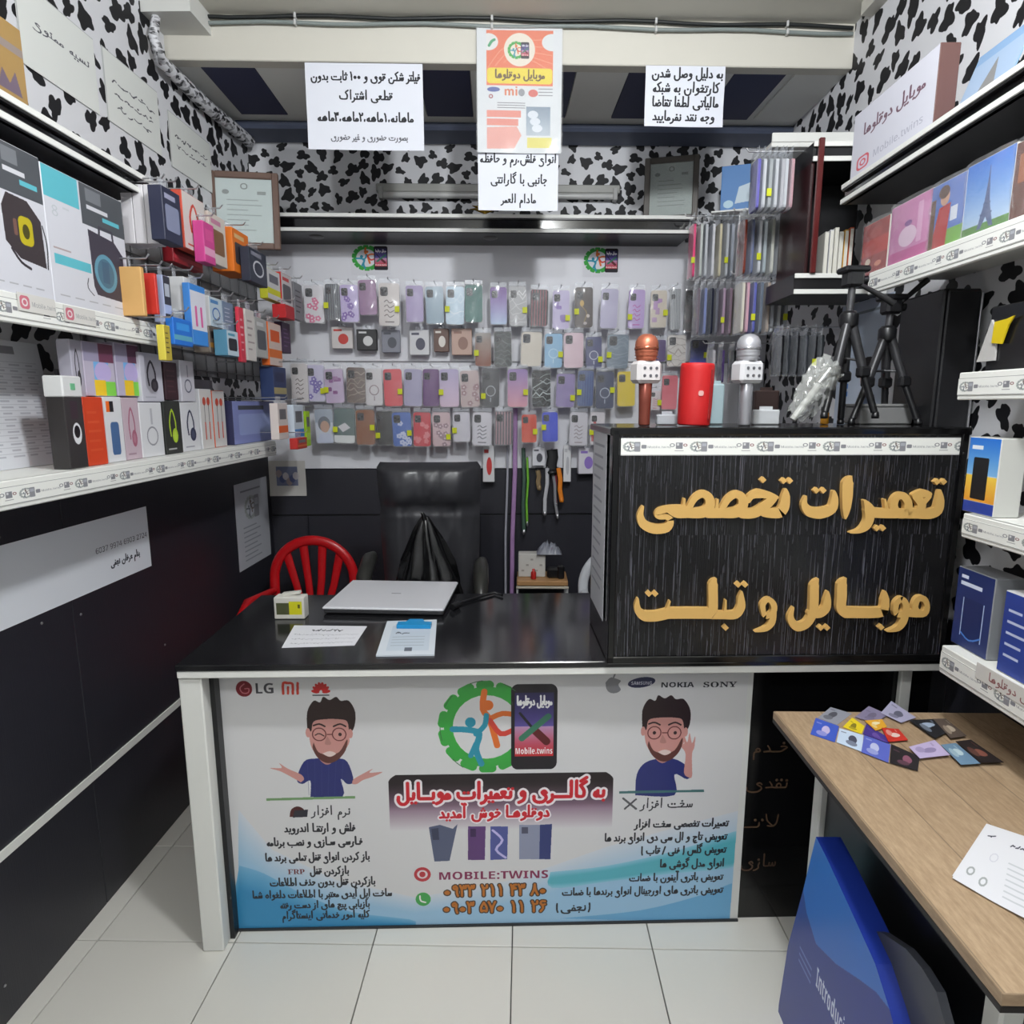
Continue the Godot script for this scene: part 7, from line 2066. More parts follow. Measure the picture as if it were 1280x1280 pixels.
	# straps and lanyards hanging low
	var straps := [
		["long pale grey lanyard reaching below the table edge", Color(0.6, 0.6, 0.64), 634, 632, 515, 745, 3.0], ["long pink and violet ribbon lanyard hanging from the white wall", Color(0.62, 0.48, 0.66), 644, 640, 510, 745, 6.0], ["black and green braided strap with a clip", Color(0.22, 0.32, 0.27), 654, 655, 560, 665, 5.0], ["lime green strap beside the braided one", Color(0.42, 0.68, 0.18), 659, 659, 572, 655, 3.0],
		["white corded strap in the bundle of hand straps", Color(0.72, 0.72, 0.74), 684, 681, 585, 642, 5.0], ["orange strap in the bundle of hand straps", Color(0.85, 0.48, 0.08), 698, 702, 585, 625, 6.0], ["dark red strap in the bundle of hand straps", Color(0.45, 0.12, 0.16), 693, 695, 585, 630, 4.0], ["grey strap with metal ring in the bundle of hand straps", Color(0.5, 0.5, 0.52), 690, 697, 585, 646, 4.0], ["black cord coil above the bundle of hand straps", Color(0.07, 0.07, 0.08), 690, 690, 562, 590, 14.0], ["small brass strap beside the bundle of hand straps", Color(0.5, 0.42, 0.3), 672, 674, 588, 610, 6.0],
	]
	for d in straps:
		var out := 0.05 + 0.004 * (k % 6)
		var a := on(back, d[2], d[4], out)
		var c := on(back, d[3], d[5], out)
		var wd: float = d[6] / 801.0 * 2.9
		var t := thing("strap", d[0], "strap", back * shift(c.x, c.y, out))
		var m := mat(d[1], 0.5)
		var l := a - c
		tube_part("band", [l, l * 0.66 + Vector3(0.004, 0, 0), l * 0.33 + Vector3(-0.003, 0, 0), Vector3.ZERO], [wd * 0.5], m, t, 8, 0.3)
		var b := Build.new()
		b.lathe([0.0, -0.012, wd * 0.4, -0.010, wd * 0.5, 0.0, wd * 0.3, 0.012, 0.0, 0.014], 10)
		part("end_clip", b.done(), m_steel if d[6] < 6.0 else m, t)
		hook_on_wall(wall, a.x, a.y, out)
		k += 1

# ---------------------------------------------------------------- goods along the side walls
var hung := []
# a box whose printed face looks away from the side wall; xb: pixel of the face's near edge, xc: of its far edge, x: plane of the face, deep: thickness behind it
func side_box(sd: int, called: String, label: String, category: String, xb: float, xc: float, ya: float, yb: float, x: float, deep: float, uv: Rect2, edge: Color, opts := "", base := -1.0, group := "") -> Node3D:
	var ym := (ya + yb) * 0.5
	var n := Vector3.ZERO
	var f := Vector3.ZERO
	var y0 := 0.0
	var y1 := 0.0
	for attempt in 14:                                              # hang it farther out where it would cut into its neighbours
		n = at_x(xb, ym, x)
		f = at_x(xc, ym, x)
		y1 = at_x(xb, ya, x).y
		y0 = at_x(xb, yb, x).y if base < 0.0 else base
		var bb := AABB(Vector3(x - (deep if sd < 0 else 0.0), y0, minf(n.z, f.z)), Vector3(deep, y1 - y0, absf(n.z - f.z)))
		var hit := false
		if opts.contains("hang"):
			for o in hung: hit = hit or o.intersects(bb)
		if not hit:
			hung.append(bb)
			break
		x += 0.009 if attempt < 6 else -0.018
	var w := absf(n.z - f.z)
	var xf: Transform3D
	if sd < 0: xf = Transform3D(Basis(Vector3.UP, PI / 2), Vector3(x, y0, n.z))
	else: xf = Transform3D(Basis(Vector3.UP, -PI / 2), Vector3(x, y0, f.z))
	var t := thing(called, label, category, xf, group)
	var h := y1 - y0
	var b := Build.new()
	b.side = tint(edge)
	b.box(Vector3(w * 0.5, h * 0.5, -deep * 0.5), Vector3(w, h, deep), 0.0015, uv)
	part("carton", b.done(), m_goods_gloss if opts.contains("gloss") else m_goods, t)
	if opts.contains("hang"):
		b = Build.new()
		b.box(Vector3(w * 0.5, h + 0.012, -deep * 0.5), Vector3(w * 0.5, 0.026, 0.0012), 0.0)
		part("hang_tab", b.done(), m_film, t)
		b = Build.new()
		var wall_d := absf(x - (LEFT if sd < 0 else RIGHT)) - 0.02
		b.tube(PackedVector3Array([Vector3(w * 0.5, h + 0.02, -wall_d), Vector3(w * 0.5, h + 0.02, 0.012), Vector3(w * 0.5, h + 0.03, 0.02)]), [0.0022], 6)
		var wl := get_node("wall_left")
		part("hook", b.done(), m_steel, wl, wl.transform.affine_inverse() * xf)
	if opts.contains("lid"):
		slab("lid", Vector3(w * 0.5, h - 0.005, -deep * 0.5), Vector3(w + 0.003, 0.012, deep + 0.003), mat(edge, 0.4), t, 0.001)
	return t

func build_goods_side() -> void:
	var W := Color(0.82, 0.82, 0.83)
	var navy := Color(0.20, 0.21, 0.33)
	var g := "accessory packs hanging on the wire grid"
	var X := -0.93
	# three white cartons on one hook, edge on
	for k in 3:
		var xb := 166.0 + k * 14.5
		var z := at_x(195, 270, X).z
		var xx := at_z(xb, 270, z).x
		var uv := box_cell("panel", 60, 110, navy, Color(0.5, 0.5, 0.66), Color(0.75, 0.3, 0.2)) if k == 2 else tint(Color(0.75, 0.75, 0.76))
		side_box(-1, "white_carton_pack", ["white slim carton nearest the wall of three on one hook", "middle white slim carton of three on one hook", "white slim carton with a navy face, outermost of three on one hook"][k], "box", xb, 195.0 + k * 11 - 12, 232, 303, xx, 0.028, uv, Color(0.84, 0.83, 0.84), "hang" if k == 2 else "", -1.0, g)
	# [label, xb, xc, y0, y1, plane, thickness, print, edge]
	var packs := [
		["dark navy earphone pack with silver print hanging on the top grid row", 204, 226, 232, 298, X, 0.035, box_cell("panel", 70, 120, Color(0.16, 0.17, 0.26), Color(0.5, 0.52, 0.62), Color(0.6, 0.6, 0.7)), Color(0.16, 0.17, 0.26)],
		["white and red earphone pack with rounded window on the top grid row", 229, 256, 238, 308, X, 0.03, box_cell("headphone", 80, 130, Color(0.82, 0.79, 0.77), Color(0.78, 0.25, 0.18), Color(0.75, 0.3, 0.25)), Color(0.78, 0.3, 0.22)],
		["magenta earphone pack on the top grid row", 255, 268, 276, 326, X + 0.015, 0.03, box_cell("band", 50, 100, Color(0.75, 0.25, 0.52), Color(0.85, 0.6, 0.72), Color(0.8, 0.3, 0.55)), Color(0.75, 0.25, 0.52)],
		["cream pack with brown window on the top grid row", 262, 282, 264, 326, X, 0.03, box_cell("panel", 64, 110, Color(0.80, 0.76, 0.72), Color(0.5, 0.36, 0.25), Color(0.75, 0.5, 0.6)), Color(0.80, 0.76, 0.72)],
		["orange cable box on the top grid row", 291, 311, 284, 338, X, 0.07, box_cell("panel", 64, 100, Color(0.86, 0.45, 0.12), Color(0.25, 0.22, 0.25), Color(0.85, 0.7, 0.5)), Color(0.86, 0.45, 0.12)],
		["dark pack with white scribble on the top grid row", 312, 333, 308, 350, X, 0.03, box_cell("cable", 64, 80, Color(0.16, 0.18, 0.24), Color(0.8, 0.8, 0.82), Color(0.5, 0.5, 0.55)), Color(0.16, 0.18, 0.24)],
		["red glossy pack below the white and red earphone pack", 216, 252, 300, 326, X - 0.04, 0.03, box_cell("band", 90, 60, Color(0.55, 0.10, 0.14), Color(0.7, 0.2, 0.25), Color(0.3, 0.05, 0.1)), Color(0.55, 0.10, 0.14)],
		["white and yellow cable pack near the wall corner", 334, 350, 334, 372, X, 0.03, box_cell("band", 50, 80, Color(0.82, 0.82, 0.82), Color(0.82, 0.82, 0.1), Color(0.4, 0.4, 0.44)), Color(0.8, 0.8, 0.2)],
		["white pack with red rim near the wall corner", 352, 365, 340, 384, X, 0.03, box_cell("panel", 50, 90, Color(0.80, 0.78, 0.78), Color(0.35, 0.34, 0.36), Color(0.75, 0.2, 0.2)), Color(0.75, 0.15, 0.15)],
		["solid red box near the wall corner", 357, 368, 380, 397, X, 0.05, tint(Color(0.70, 0.12, 0.14)), Color(0.70, 0.12, 0.14)],
		["grey silver pack near the wall corner", 368, 378, 352, 398, X, 0.02, box_cell("lines", 40, 90, Color(0.5, 0.5, 0.52), Color(0.25, 0.25, 0.28)), Color(0.5, 0.5, 0.52)],
		["tan wooden look box on the second grid row", 178, 182, 334, 394, X, 0.06, tint(Color(0.80, 0.62, 0.38)), Color(0.80, 0.62, 0.38)],
		["narrow red box with white dots on the second grid row", 195, 198, 342, 392, X, 0.045, tint(Color(0.78, 0.20, 0.16)), Color(0.78, 0.20, 0.16)],
		["black to pale blue pack on the second grid row", 205, 214, 344, 402, X, 0.03, box_cell("band", 50, 100, Color(0.2, 0.2, 0.24), Color(0.65, 0.7, 0.84), Color(0.7, 0.72, 0.76)), Color(0.62, 0.66, 0.78)],
		["white letter box on the second grid row", 231, 239, 346, 392, X, 0.07, box_cell("lines", 50, 90, Color(0.80, 0.80, 0.80), Color(0.15, 0.15, 0.17)), Color(0.80, 0.80, 0.80)],
		["white and blue pack with pink ear tips on the second grid row", 239, 258, 354, 430, X + 0.02, 0.02, box_cell("tips", 60, 130, Color(0.82, 0.82, 0.86), Color(0.82, 0.35, 0.6)), Color(0.25, 0.5, 0.78)],
		["bright blue pack with a green streak on the second grid row", 217, 240, 396, 430, X, 0.02, box_cell("band", 70, 80, Color(0.12, 0.42, 0.78), Color(0.35, 0.62, 0.72), Color(0.2, 0.55, 0.85)), Color(0.12, 0.42, 0.78)],
		["white pack with a blue coiled cable on the second grid row", 262, 278, 370, 407, X, 0.05, box_cell("cable", 64, 90, Color(0.70, 0.76, 0.80), Color(0.15, 0.35, 0.62), Color(0.3, 0.5, 0.7)), Color(0.84, 0.84, 0.84)],
		["steel blue pack on the second grid row", 279, 292, 376, 413, X, 0.02, box_cell("lines", 50, 90, Color(0.42, 0.49, 0.58), Color(0.7, 0.74, 0.8)), Color(0.42, 0.49, 0.58)],
		["crimson booklet hanging askew from the grid", 300, 306, 384, 452, X + 0.02, 0.012, box_cell("lines", 40, 130, Color(0.80, 0.20, 0.28), Color(0.88, 0.6, 0.62)), Color(0.80, 0.20, 0.28)],
		["white booklet hanging beside the crimson one", 308, 319, 386, 450, X + 0.01, 0.012, box_cell("lines", 40, 130, Color(0.80, 0.78, 0.76), Color(0.6, 0.55, 0.55)), Color(0.80, 0.78, 0.76)],
		["clear pack with a grey case on the lower grid row", 320, 334, 396, 446, X, 0.02, box_cell("panel", 54, 110, Color(0.66, 0.66, 0.65), Color(0.32, 0.33, 0.35), Color(0.8, 0.8, 0.8)), Color(0.66, 0.66, 0.65)],
		["orange and white pack on the lower grid row", 336, 352, 402, 456, X, 0.03, box_cell("band", 54, 110, Color(0.82, 0.74, 0.70), Color(0.84, 0.42, 0.14), Color(0.84, 0.34, 0.12)), Color(0.84, 0.40, 0.14)],
		["navy round tin on the lower grid row", 342, 358, 458, 500, X, 0.05, box_cell("band", 54, 90, Color(0.16, 0.22, 0.38), Color(0.62, 0.58, 0.4), Color(0.12, 0.16, 0.3)), Color(0.16, 0.22, 0.38)],
		["yellow hook card holding small pens on the grid edge", 206, 214, 406, 450, X + 0.02, 0.02, box_cell("lines", 40, 90, Color(0.70, 0.62, 0.2), Color(0.3, 0.24, 0.12)), Color(0.82, 0.76, 0.28)],
		["small brown and black box pair below the blue pack", 262, 274, 408, 440, X, 0.05, box_cell("band", 50, 70, Color(0.34, 0.30, 0.28), Color(0.6, 0.42, 0.14), Color(0.12, 0.1, 0.1)), Color(0.5, 0.46, 0.42)],
		["small white box with black corner below the steel blue pack", 284, 298, 412, 444, X, 0.04, box_cell("panel", 54, 70, Color(0.72, 0.78, 0.82), Color(0.12, 0.12, 0.16), Color(0.3, 0.55, 0.65)), Color(0.3, 0.5, 0.6)],
		["plum coloured pack behind the orange and white one", 353, 363, 402, 440, X, 0.03, box_cell("lines", 40, 80, Color(0.25, 0.16, 0.28), Color(0.45, 0.35, 0.5)), Color(0.25, 0.16, 0.28)],
	]
	for d in packs:
		side_box(-1, "accessory_pack", d[0], "accessory pack", d[1], d[2], d[3], d[4], d[5], d[6], d[7], d[8], "hang", -1.0, g)
	# bagged cases on the hooks of the opposite wall, seen edge on: [label word, y0, y1, hook depth, first px, last px, colours]
	var C := Color(0.72, 0.73, 0.75)
	var hooks := [
		["hook beside the dark red post", 188, 262, -2.12, 948, 996, [Color(0.38, 0.36, 0.66), C, Color(0.6, 0.62, 0.63), C, Color(0.66, 0.66, 0.68), C, Color(0.7, 0.55, 0.58)]],
		["hook under the blue folder", 270, 348, -2.68, 866, 932, [Color(0.85, 0.25, 0.45), Color(0.74, 0.76, 0.74), C, Color(0.8, 0.8, 0.82), Color(0.78, 0.74, 0.62), C, Color(0.6, 0.62, 0.66), Color(0.75, 0.75, 0.76)]],
		["hook under the small white shelf", 264, 344, -2.30, 930, 1000, [Color(0.42, 0.16, 0.10), Color(0.32, 0.36, 0.5), C, Color(0.58, 0.62, 0.64), Color(0.7, 0.7, 0.66), C, Color(0.62, 0.63, 0.66), C]],
		["hook behind the red loudspeaker", 352, 420, -2.66, 872, 928, [Color(0.45, 0.40, 0.44), Color(0.5, 0.54, 0.72), Color(0.12, 0.13, 0.2), Color(0.4, 0.4, 0.44), Color(0.68, 0.58, 0.66), Color(0.66, 0.56, 0.62), Color(0.8, 0.78, 0.68)]],
		["hook under the shelf unit", 344, 418, -2.34, 926, 990, [Color(0.82, 0.80, 0.74), Color(0.78, 0.6, 0.66), Color(0.36, 0.38, 0.66), Color(0.4, 0.44, 0.5), Color(0.66, 0.60, 0.55), C, Color(0.74, 0.74, 0.74), C]],
		["hook behind the silver microphone", 432, 480, -2.5, 890, 958, [Color(0.70, 0.68, 0.70), Color(0.25, 0.18, 0.36), Color(0.08, 0.08, 0.1), Color(0.10, 0.10, 0.12), Color(0.12, 0.12, 0.13)]],
		["hook behind the clear bag", 412, 470, -2.2, 975, 1038, [Color(0.10, 0.10, 0.11), Color(0.16, 0.17, 0.19), Color(0.12, 0.12, 0.13), Color(0.18, 0.19, 0.21), Color(0.10, 0.10, 0.11), Color(0.14, 0.15, 0.16)]],
	]
	var names := {}
	var k := 0
	for hk in hooks:
		var n: int = hk[6].size()
		var z: float = hk[3]
		var ym: float = (hk[1] + hk[2]) * 0.5
		var top := at_z((hk[4] + hk[5]) * 0.5, hk[1], z).y
		var low := at_z((hk[4] + hk[5]) * 0.5, hk[2], z).y
		for i in n:
			var c: Color = hk[6][i]
			var xx := at_z(lerpf(hk[4], hk[5], i / float(n)), ym, z).x
			var h := top - low
			var w := 0.085
			var hue := "clear" if c.is_equal_approx(C) else tone_name(c)
			var lb := "%s bagged case, %s from the tip of the %s" % [hue, ["first", "second", "third", "fourth", "fifth", "sixth", "seventh", "eighth"][i], hk[0]]
			var t := thing("bagged_case", lb, "phone case", Transform3D(Basis(Vector3.UP, -PI / 2 + deg_to_rad((k * 29) % 13 - 6) * 0.45), Vector3(xx, low, z - w)), "bagged cases on the side wall hooks")
			var b := Build.new()
			b.side = tint(c)
			b.prism(rounded(w * 0.84, h * 0.86, 0.01, 2, Vector2(w * 0.5, h * 0.47)), -0.011, -0.001)
			part("case", b.done(), m_goods_gloss, t)
			part("clear_bag", bag_mesh(w, h, k % 5), m_film, t, shift(w * 0.5, 0, 0.004))
			b = Build.new()
			b.box(Vector3(w * 0.5, h + 0.008, -0.004), Vector3(w * 0.8, 0.018, 0.0016), 0.0)
			part("hang_tab", b.done(), m_film, t)
			if k % 5 == 2:
				b = Build.new()
				b.box(Vector3(w * 0.98, h * 0.3, -0.002), Vector3(0.003, 0.022, 0.014), 0.0)
				part("price_sticker", b.done(), mat(Color(0.78, 0.80, 0.10), 0.5), t)
			k += 1
		var hb := Build.new()
		var hx := at_z(hk[4], ym, z).x
		hb.tube(PackedVector3Array([Vector3(RIGHT - 0.001, top + 0.012, z - 0.042), Vector3(hx - 0.02, top + 0.012, z - 0.042), Vector3(hx - 0.028, top + 0.022, z - 0.042)]), [0.0025], 6)
		var wr := get_node("wall_right")
		part("hook", hb.done(), m_steel, wr, shift(-wr.position.x, -wr.position.y, -wr.position.z))

func tone_name(c: Color) -> String:
	var v := maxf(c.r, maxf(c.g, c.b))
	if c.s < 0.14: return "black" if v < 0.2 else ("dark grey" if v < 0.42 else ("grey" if v < 0.7 else "whitish"))
	var h := c.h * 360.0
	var n := "red"
	if h > 14 and h < 40: n = "brown" if v < 0.5 else "beige"
	elif h >= 40 and h < 75: n = "yellowish"
	elif h >= 75 and h < 170: n = "green"
	elif h >= 170 and h < 222: n = "slate blue"
	elif h >= 222 and h < 262: n = "indigo"
	elif h >= 262 and h < 300: n = "violet"
	elif h >= 300 and h < 348: n = "pink"
	return ("dark " if v < 0.3 else ("pale " if c.s < 0.3 and v > 0.6 else "")) + n

# ---------------------------------------------------------------- goods standing on the shelves
func build_goods_shelf() -> void:
	var W := Color(0.83, 0.83, 0.84)
	var xf := LEFT + SHELF_L - 0.012
	# boxed party speakers
	for k in 2:
		var r := goods.cell(300, 400, Color(0.80, 0.80, 0.83))
		var x := float(r.position.x)
		var y := float(r.position.y)
		var aqua := Color(0.36, 0.70, 0.75)
		goods.rect(x + 128, y, 172, 128, Color(0.30, 0.31, 0.33))
		goods.rect(x + 150, y + 10, 60, 40, Color(0.45, 0.46, 0.48))
		goods.rect(x + 150, y + 62, 84, 13, Color(0.8, 0.8, 0.82))
		goods.rect(x + 210, y + 84, 70, 14, aqua)
		if k == 1:
			goods.rect(x, y, 122, 90, aqua)
			write_en(goods, "8", x + 22, y + 140, 44, Color(0.72, 0.74, 0.76), false)
			goods.rect(x + 60, y + 104, 22, 6, Color(0.75, 0.76, 0.78))
			goods.rect(x + 14, y + 252, 130, 30, aqua)
			goods.rect(x + 14, y + 232, 60, 5, Color(0.66, 0.6, 0.6))
			goods.poly(PackedVector2Array([Vector2(x + 146, y + 140), Vector2(x + 250, y + 152), Vector2(x + 284, y + 190), Vector2(x + 284, y + 352), Vector2(x + 160, y + 346), Vector2(x + 150, y + 320)]), Color(0.24, 0.22, 0.27))
			goods.path(PackedVector2Array([Vector2(x + 190, y + 144), Vector2(x + 192, y + 120), Vector2(x + 244, y + 122), Vector2(x + 246, y + 150)]), 8, Color(0.25, 0.24, 0.28))
			goods.ell(x + 204, y + 268, 46, 62, Color(0.36, 0.56, 0.64)); goods.ell(x + 204, y + 268, 34, 48, Color(0.28, 0.42, 0.5))
			goods.rect(x + 190, y + 230, 28, 70, Color(0.24, 0.36, 0.46))
			goods.path(curve([x + 130, y + 300, x + 124, y + 330, x + 146, y + 352]), 3, Color(0.2, 0.2, 0.22))
		else:
			goods.poly(PackedVector2Array([Vector2(x + 150, y + 132), Vector2(x + 230, y + 136), Vector2(x + 280, y + 180), Vector2(x + 284, y + 310), Vector2(x + 180, y + 300), Vector2(x + 130, y + 262), Vector2(x + 128, y + 170)]), Color(0.22, 0.19, 0.2))
			goods.rrect(x + 186, y + 182, 56, 78, 18, Color(0.72, 0.66, 0.1)); goods.ell(x + 214, y + 222, 14, 20, Color(0.28, 0.26, 0.08))
			goods.rrect(x + 166, y + 196, 14, 44, 5, Color(0.45, 0.32, 0.28))
			goods.path(curve([x + 150, y + 280, x + 180, y + 310, x + 216, y + 322]), 8, Color(0.2, 0.18, 0.2))
			goods.path(curve([x + 284, y + 190, x + 296, y + 240, x + 290, y + 310]), 5, Color(0.2, 0.2, 0.22))
			goods.rect(x, y + 150, 30, 90, aqua)
		for q in 5: goods.rect(x + 20 + q * 52, y + 372, 34, 4, Color(0.66, 0.66, 0.68))
		if k == 0: side_box(-1, "speaker_carton", "white speaker carton with a yellow coned speaker printed on it", "box", -46, 54, 150, 350, xf, 0.14, goods.uv(r), Color(0.80, 0.80, 0.83), "", mid_shelf + 0.001)
		else: side_box(-1, "speaker_carton", "white speaker carton with a blue coned handle speaker printed on it", "box", 59, 155, 206, 375, xf, 0.12, goods.uv(r), Color(0.80, 0.80, 0.83), "", mid_shelf + 0.001)
	# kraft box on the top shelf
	var r0 := goods.cell(120, 120, Color(0.62, 0.50, 0.30))
	goods.rect(r0.position.x, r0.position.y + 30, 120, 12, Color(0.55, 0.5, 0.48))
	goods.poly(PackedVector2Array([Vector2(r0.position.x + 76, r0.position.y + 104), Vector2(r0.position.x + 84, r0.position.y + 74), Vector2(r0.position.x + 94, r0.position.y + 92), Vector2(r0.position.x + 104, r0.position.y + 70), Vector2(r0.position.x + 112, r0.position.y + 104)]), Color(0.42, 0.36, 0.42))
	side_box(-1, "kraft_box", "brown kraft box with a printed crown on the black top shelf", "box", -80, 25, -40, 110, xf - 0.01, 0.12, goods.uv(r0), Color(0.62, 0.50, 0.30), "", top_shelf + 0.001)
	# price list sheet leaning on the low shelf
	var c := papers.cell(200, 230, Color(0.80, 0.81, 0.83))
	papers.rect(c.position.x + 60, c.position.y + 10, 70, 14, Color(0.5, 0.5, 0.52))
	for i in 16:
		papers.rect(c.position.x + 14, c.position.y + 38 + i * 11, 170, 1, Color(0.68, 0.69, 0.71))
		for j in 4: papers.rect(c.position.x + 20 + j * 44, c.position.y + 42 + i * 11, 18 + (i * 7 + j * 5) % 14, 3, Color(0.66, 0.67, 0.7))
	var p0 := at_x(-30, 500, LEFT + 0.06)
	var p1 := at_x(66, 500, LEFT + 0.06)
	var pt := at_x(60, 430, LEFT + 0.06).y
	var pl := thing("price_list", "large white price list sheet leaning on the long white shelf", "paper", Transform3D(Basis(Vector3.UP, PI / 2) * Basis(Vector3.RIGHT, -0.12), Vector3(LEFT + 0.07, low_shelf + 0.001, (p0.z + p1.z) * 0.5)))
	var b := Build.new()
	b.side = papers.uv(Rect2i(c.position + Vector2i(3, 3), Vector2i(3, 3)))
	b.box(Vector3(0, (pt - low_shelf) * 0.5, 0), Vector3(p0.z - p1.z, pt - low_shelf, 0.0015), 0.0, papers.uv(c))
	part("sheet", b.done(), m_paper, pl)
	# boxes on the long low shelf: [label, xb, xc, ytop, plane, thickness, cell, edge, opts]
	var B := low_shelf + 0.001
	var low := [
		["dark smartwatch box with a white lid at the end of the low shelf row", 80, 103, 470, xf - 0.005, 0.04, box_cell("watch", 90, 200, Color(0.19, 0.18, 0.18), W), Color(0.19, 0.18, 0.18), "gloss"],
		["plain orange box beside the smartwatch box", 106, 131, 496, xf - 0.01, 0.07, box_cell("lines", 80, 140, Color(0.78, 0.24, 0.10), Color(0.80, 0.30, 0.16)), Color(0.78, 0.24, 0.10), ""],
		["white box showing a blue tube speaker", 132, 154, 496, xf - 0.015, 0.08, box_cell("speaker_tube", 80, 140, W, Color(0.26, 0.38, 0.55)), W, ""],
		["white box showing pink headphones", 155, 175, 497, xf - 0.02, 0.08, box_cell("headphone", 76, 140, Color(0.74, 0.66, 0.70), Color(0.62, 0.36, 0.44), Color(0.6, 0.5, 0.55)), Color(0.74, 0.66, 0.70), ""],
		["white box showing a pale ring headset", 176, 204, 503, xf - 0.02, 0.08, box_cell("ringset", 90, 130, W, Color(0.55, 0.55, 0.58)), W, ""],
		["black box showing lime green headphones", 206, 227, 501, xf - 0.022, 0.08, box_cell("headphone", 80, 140, Color(0.16, 0.17, 0.16), Color(0.66, 0.78, 0.16), Color(0.7, 0.7, 0.7)), Color(0.16, 0.17, 0.16), ""],
		["white box showing dark blue headphones", 228, 250, 503, xf - 0.025, 0.08, box_cell("headphone", 80, 140, W, Color(0.15, 0.17, 0.28), Color(0.6, 0.6, 0.64)), W, ""],
		["tall white box showing two red earphones beside the dark blue headphones box", 251, 266, 486, xf - 0.025, 0.08, box_cell("earset", 60, 140, Color(0.80, 0.79, 0.78), Color(0.76, 0.26, 0.16)), W, ""],
		["tall white box showing two red earphones with an orange edge", 267, 282, 488, xf - 0.025, 0.08, box_cell("earset", 60, 140, Color(0.79, 0.78, 0.77), Color(0.76, 0.26, 0.16)), Color(0.8, 0.35, 0.2), ""],
		["lavender blue gift box at the far end of the long white shelf", 292, 344, 501, xf - 0.02, 0.1, box_cell("panel", 150, 120, Color(0.50, 0.53, 0.74), Color(0.58, 0.62, 0.80), Color(0.25, 0.26, 0.3)), Color(0.20, 0.21, 0.34), ""],
	]
	for d in low:
		var t := side_box(-1, "product_box", d[0], "box", d[1], d[2], d[3], d[3] + 70, d[4], d[5], d[6], d[7], d[8], B, "boxed audio products on the low shelf")
		if d[0].begins_with("dark smartwatch"):
			var n := at_x(80, 500, d[4])
			var f := at_x(103, 500, d[4])
			var w := n.z - f.z
			var h := at_x(80, 470, d[4]).y - B
			slab("white_lid", Vector3(w * 0.5, h - 0.022, -0.02), Vector3(w + 0.004, 0.046, 0.044), mat(Color(0.82, 0.82, 0.82), 0.3), t, 0.003)
			slab("green_mark", Vector3(w * 0.5, h - 0.022, 0.0025), Vector3(0.014, 0.014, 0.001), mat(Color(0.4, 0.66, 0.5), 0.5), t)
	# second layer, on top of the first
	var up := [
		["white and grey pack with a dark headset above the smartwatch box", 90, 104, 424, 498, -0.03, 0.03, box_cell("headphone", 80, 130, Color(0.66, 0.65, 0.70), Color(0.14, 0.13, 0.16), Color(0.6, 0.6, 0.66)), Color(0.66, 0.65, 0.70), 72],
		["patchwork coloured headset box above the orange box", 105, 143, 426, 495, -0.03, 0.06, box_cell("blocks", 120, 130, Color(0.72, 0.69, 0.76), Color(0.42, 0.22, 0.32)), Color(0.72, 0.69, 0.76), 0],
		["patchwork coloured headset box above the pink headphones box", 145, 175, 428, 495, -0.03, 0.06, box_cell("blocks", 120, 130, Color(0.70, 0.67, 0.75), Color(0.36, 0.2, 0.3)), Color(0.70, 0.67, 0.75), 0],
		["white box with dark headphones on top of the ring headset box", 176, 203, 440, 502, -0.022, 0.07, box_cell("headphone", 90, 120, Color(0.76, 0.75, 0.79), Color(0.18, 0.16, 0.2), Color(0.66, 0.66, 0.7)), Color(0.76, 0.75, 0.79), 0],
		["dark maroon box on top of the lime headphones box", 206, 222, 452, 500, -0.024, 0.07, box_cell("lines", 70, 100, Color(0.20, 0.10, 0.13), Color(0.3, 0.18, 0.2)), Color(0.20, 0.10, 0.13), 0],
		["white box with a watch ring on top of the dark blue headphones box", 226, 243, 450, 502, -0.026, 0.07, box_cell("ringset", 70, 110, Color(0.78, 0.77, 0.80), Color(0.35, 0.36, 0.42)), Color(0.78, 0.77, 0.80), 0],
	]
	for d in up: side_box(-1, "stacked_box", d[0], "box", d[1], d[2], d[3], d[4], xf + d[5], d[6], d[7], d[8], "", -1.0, "boxes stacked on the low shelf row")
	slab_back_panel()
	# small things beyond the shelf end, under the grid
	var small := [["orange and white spray pack beyond the shelf end", Color(0.82, 0.78, 0.76), Color(0.84, 0.36, 0.12), 348, 360, 504, 550], ["white and sky blue tube beyond the shelf end", Color(0.80, 0.84, 0.88), Color(0.2, 0.5, 0.78), 368, 380, 506, 556], ["lime green tube at the edge of the white wall", Color(0.6, 0.76, 0.12), Color(0.7, 0.84, 0.3), 383, 388, 514, 558], ["red capped pack low beside the shelf end", Color(0.70, 0.16, 0.14), Color(0.8, 0.4, 0.2), 372, 384, 548, 562]]
	for d in small: side_box(-1, "tube_pack", d[0], "accessory pack", d[3], d[4], d[5], d[6], -0.88, 0.03, box_cell("band", 40, 90, d[1], d[2], Color(0.4, 0.4, 0.42)), d[1], "hang", -1.0, "")
	# --- the opposite wall
	var rx := RIGHT - SHELF_R
	# white sign box with the shop's name
	var rs := goods.cell(330, 270, Color(0.82, 0.82, 0.86))
	var sx := float(rs.position.x)
	var sy := float(rs.position.y)
	write_fa(goods, "موبایل دوقلوها", sx + 292, sy + 110, 6.4, Color(0.42, 0.30, 0.36), 1.0, false, 246)
	var insta := Color(0.80, 0.36, 0.40)
	goods.rrect(sx + 28, sy + 196, 56, 56, 16, insta); goods.rrect(sx + 35, sy + 203, 42, 42, 12, Color(0.82, 0.8, 0.86)); goods.ring(sx + 56, sy + 224, 11, 6, insta)
	write_en(goods, "Mobile.twins", sx + 104, sy + 236, 40, Color(0.66, 0.66, 0.72), false, false, false, 190)
